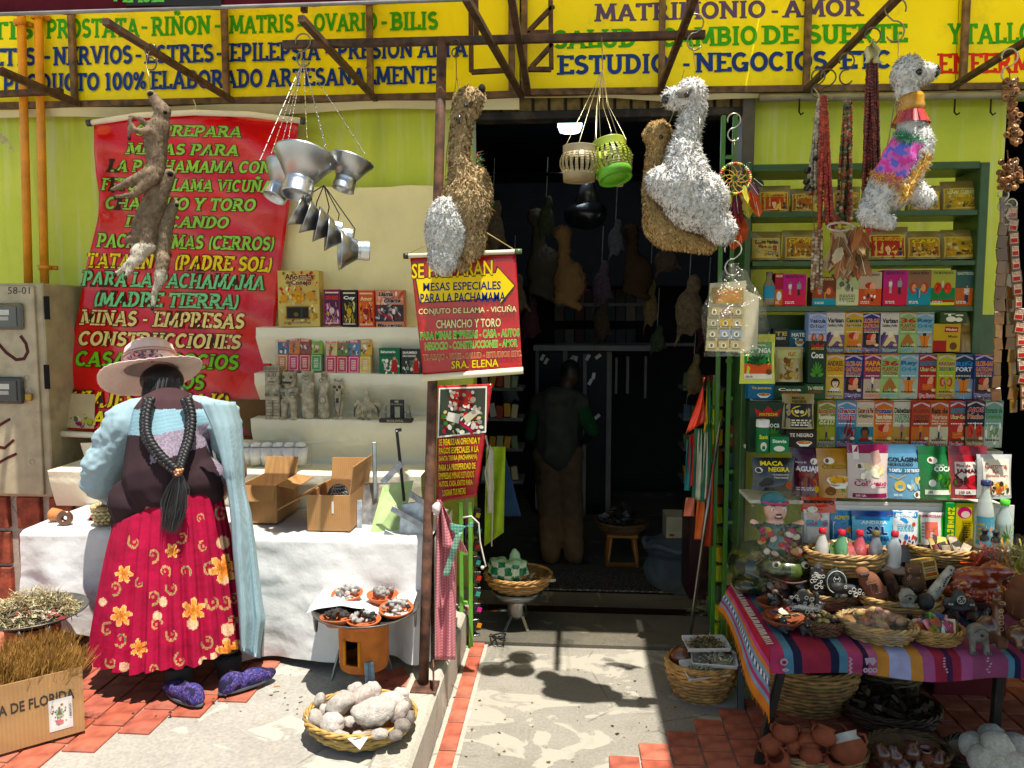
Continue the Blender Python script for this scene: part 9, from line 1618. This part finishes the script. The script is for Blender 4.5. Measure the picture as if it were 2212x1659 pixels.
m=MB();m.box((cx,5.9,zt_),(.24,.24,.03),'8a5a28',bev=.008);m.part('seat','plastic',st_)
for s in(-1,1):
 for q in(-1,1):m=MB();m.bar((cx+s*.09,5.9+q*.09,zt_-.015),(cx+s*.125,5.9+q*.12,z0),.035,.02,'8a5a28',.004);m.part('leg','plastic',st_)
m=MB();m.box((cx,5.79,z0+.09),(.2,.015,.03),'8a5a28');m.part('crossbar','plastic',st_)
put_basket('flat_basket','flat basket on the brown stool inside the shop',(cx,5.9,zt_+.02),.2,.07,6,.7,'6a4c28',sd=31);m=MB();litter(m,(cx,5.88,zt_+.09),.16,.12,.14,120,['4a4030','5c5444','8a8a84','2a2820'],.07,.02);m.thing('dark_goods','dry','heap of dark wrapped goods in the stool basket','goods',kind='stuff')
org('cloth_sack','blue grey cloth sack standing inside the shop doorway at the right','sack',P(1452,1281,4.9),[('e',(0,0,.16),(.19,.17,.15)),('e',(0,0,.3),(.19,.16,.07)),('e',(.05,0,.06),(.1,.1,.07))],'4e565c','cloth',.012,lambda m:m.tube([(.185*math.cos(i*PI/12),.165*math.sin(i*PI/12),.33+.015*math.sin(i*1.3))for i in range(24)],.016,'5c666c',6,closed=True),exmat='cloth')
carton(1438,1117,1500,1180,4.88,'b0a890','cream cardboard box reading Wafs standing in the cloth sack',lambda A:(A.r(0,0,1,.5,'b8b098'),A.t('Wafs',.35,.05,.85,.3,'1a1a1a',bold=.05,sl=.1),A.e(.2,.38,.1,.05,'a84a30')),'snack_box',d=.2)
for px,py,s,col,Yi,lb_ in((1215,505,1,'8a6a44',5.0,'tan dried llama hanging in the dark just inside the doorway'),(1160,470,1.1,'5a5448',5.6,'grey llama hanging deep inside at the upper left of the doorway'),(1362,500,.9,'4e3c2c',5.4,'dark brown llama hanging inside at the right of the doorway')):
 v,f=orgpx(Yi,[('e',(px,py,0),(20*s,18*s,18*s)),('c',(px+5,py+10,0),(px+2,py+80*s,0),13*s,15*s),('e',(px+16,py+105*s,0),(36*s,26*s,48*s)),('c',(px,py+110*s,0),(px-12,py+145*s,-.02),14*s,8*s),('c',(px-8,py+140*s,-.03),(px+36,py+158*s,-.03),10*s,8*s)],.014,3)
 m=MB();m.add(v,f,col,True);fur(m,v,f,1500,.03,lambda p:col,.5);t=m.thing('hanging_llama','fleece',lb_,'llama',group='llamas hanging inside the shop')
m=MB();m.ell(P(1269,465,5.6),(.16,.14,.1),'1e1f22',wob=.3);m.tube([P(1269,375,5.6),P(1269,440,5.6)],[.01,.1],'3a3c40',10);m.thing('net_bundle','pouch','shiny dark bundle in a net hanging inside under the tin lanterns','bundle')
m=MB();m.tube([P(1040,375,5.2),P(1560,380,5.2)],.012,'3a3a3a',8);m.thing('hanging_rail','steel','dark metal rail crossing the inside of the shop','rail')
m=MB();a=P(1500,1150,4.5);m.box(a+Vector((.0,0,-.1)),(.1,.3,.5),'3a1014');m.thing('dark_red_cabinet','paint','dark red cabinet just inside the doorway behind the leaning pole','cabinet')
m=MB();c=P(1530,1330,4.25);litter(m,c,.12,.08,.08,70,['6a6450','8a8468','4a4a48','a8a088'],.06,.012);m.thing('clutter_heap','dry','small heap of papers and husks on the floor inside the doorway','clutter',kind='stuff')
pl_=bpy.data.lights.new('lamp_bulb','POINT');pl_.energy=2.5;pl_.color=(.8,.9,1);pl_.shadow_soft_size=.08;po=bpy.data.objects.new('lamp_bulb',pl_);COL.objects.link(po);po.parent=lm;po.location=(0,0,-.14)
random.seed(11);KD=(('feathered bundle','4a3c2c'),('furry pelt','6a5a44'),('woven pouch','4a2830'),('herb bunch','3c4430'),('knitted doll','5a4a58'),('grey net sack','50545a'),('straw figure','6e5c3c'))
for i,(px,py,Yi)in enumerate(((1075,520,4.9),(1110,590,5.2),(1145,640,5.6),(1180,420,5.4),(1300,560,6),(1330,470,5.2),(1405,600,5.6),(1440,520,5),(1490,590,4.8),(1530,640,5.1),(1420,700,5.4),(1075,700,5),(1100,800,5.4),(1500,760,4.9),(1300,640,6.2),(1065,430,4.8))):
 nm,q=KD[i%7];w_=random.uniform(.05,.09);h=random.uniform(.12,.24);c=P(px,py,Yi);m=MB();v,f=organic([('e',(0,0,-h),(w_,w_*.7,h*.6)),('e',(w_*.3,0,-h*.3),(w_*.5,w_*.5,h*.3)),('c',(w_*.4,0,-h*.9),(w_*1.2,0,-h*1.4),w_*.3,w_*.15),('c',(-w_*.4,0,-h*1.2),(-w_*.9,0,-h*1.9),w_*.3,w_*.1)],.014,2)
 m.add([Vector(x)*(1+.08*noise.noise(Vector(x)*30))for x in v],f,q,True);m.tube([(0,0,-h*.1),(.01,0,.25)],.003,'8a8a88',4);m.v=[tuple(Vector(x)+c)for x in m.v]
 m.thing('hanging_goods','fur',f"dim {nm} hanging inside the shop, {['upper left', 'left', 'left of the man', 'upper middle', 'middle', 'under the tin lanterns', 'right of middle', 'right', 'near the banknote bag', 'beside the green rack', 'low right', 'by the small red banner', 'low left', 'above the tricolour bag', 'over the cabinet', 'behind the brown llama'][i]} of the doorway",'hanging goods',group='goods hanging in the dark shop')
for nm,xs,Yi in(('left',1040,5.0),('right',1475,5.0)):
 t=T('side_shelf',f'dim shelf of packets along the {nm} side inside the shop','shelving',P(xs+40,1000,Yi))
 for y in(840,905,970,1040):m=MB();a,b=P(xs-(10 if nm=='left' else 0),y,Yi),P(xs+90,y,Yi);m.box((a+b)/2+Vector((0,.1,0)),(b.x-a.x,.25,.02),'4a4a48');m.part('board','wood',t);[MB().box(P(xs+8+16*k,y-14-random.uniform(0,6),Yi),(.042,.05,.09),random.choice(['7a3a30','8a8468','3c4c5c','9a7a40','4a5a40','a09a90']),rotm(0,random.uniform(-.2,.2),0),bev=.003).part('packet','pouch',t)for k in range(5)]
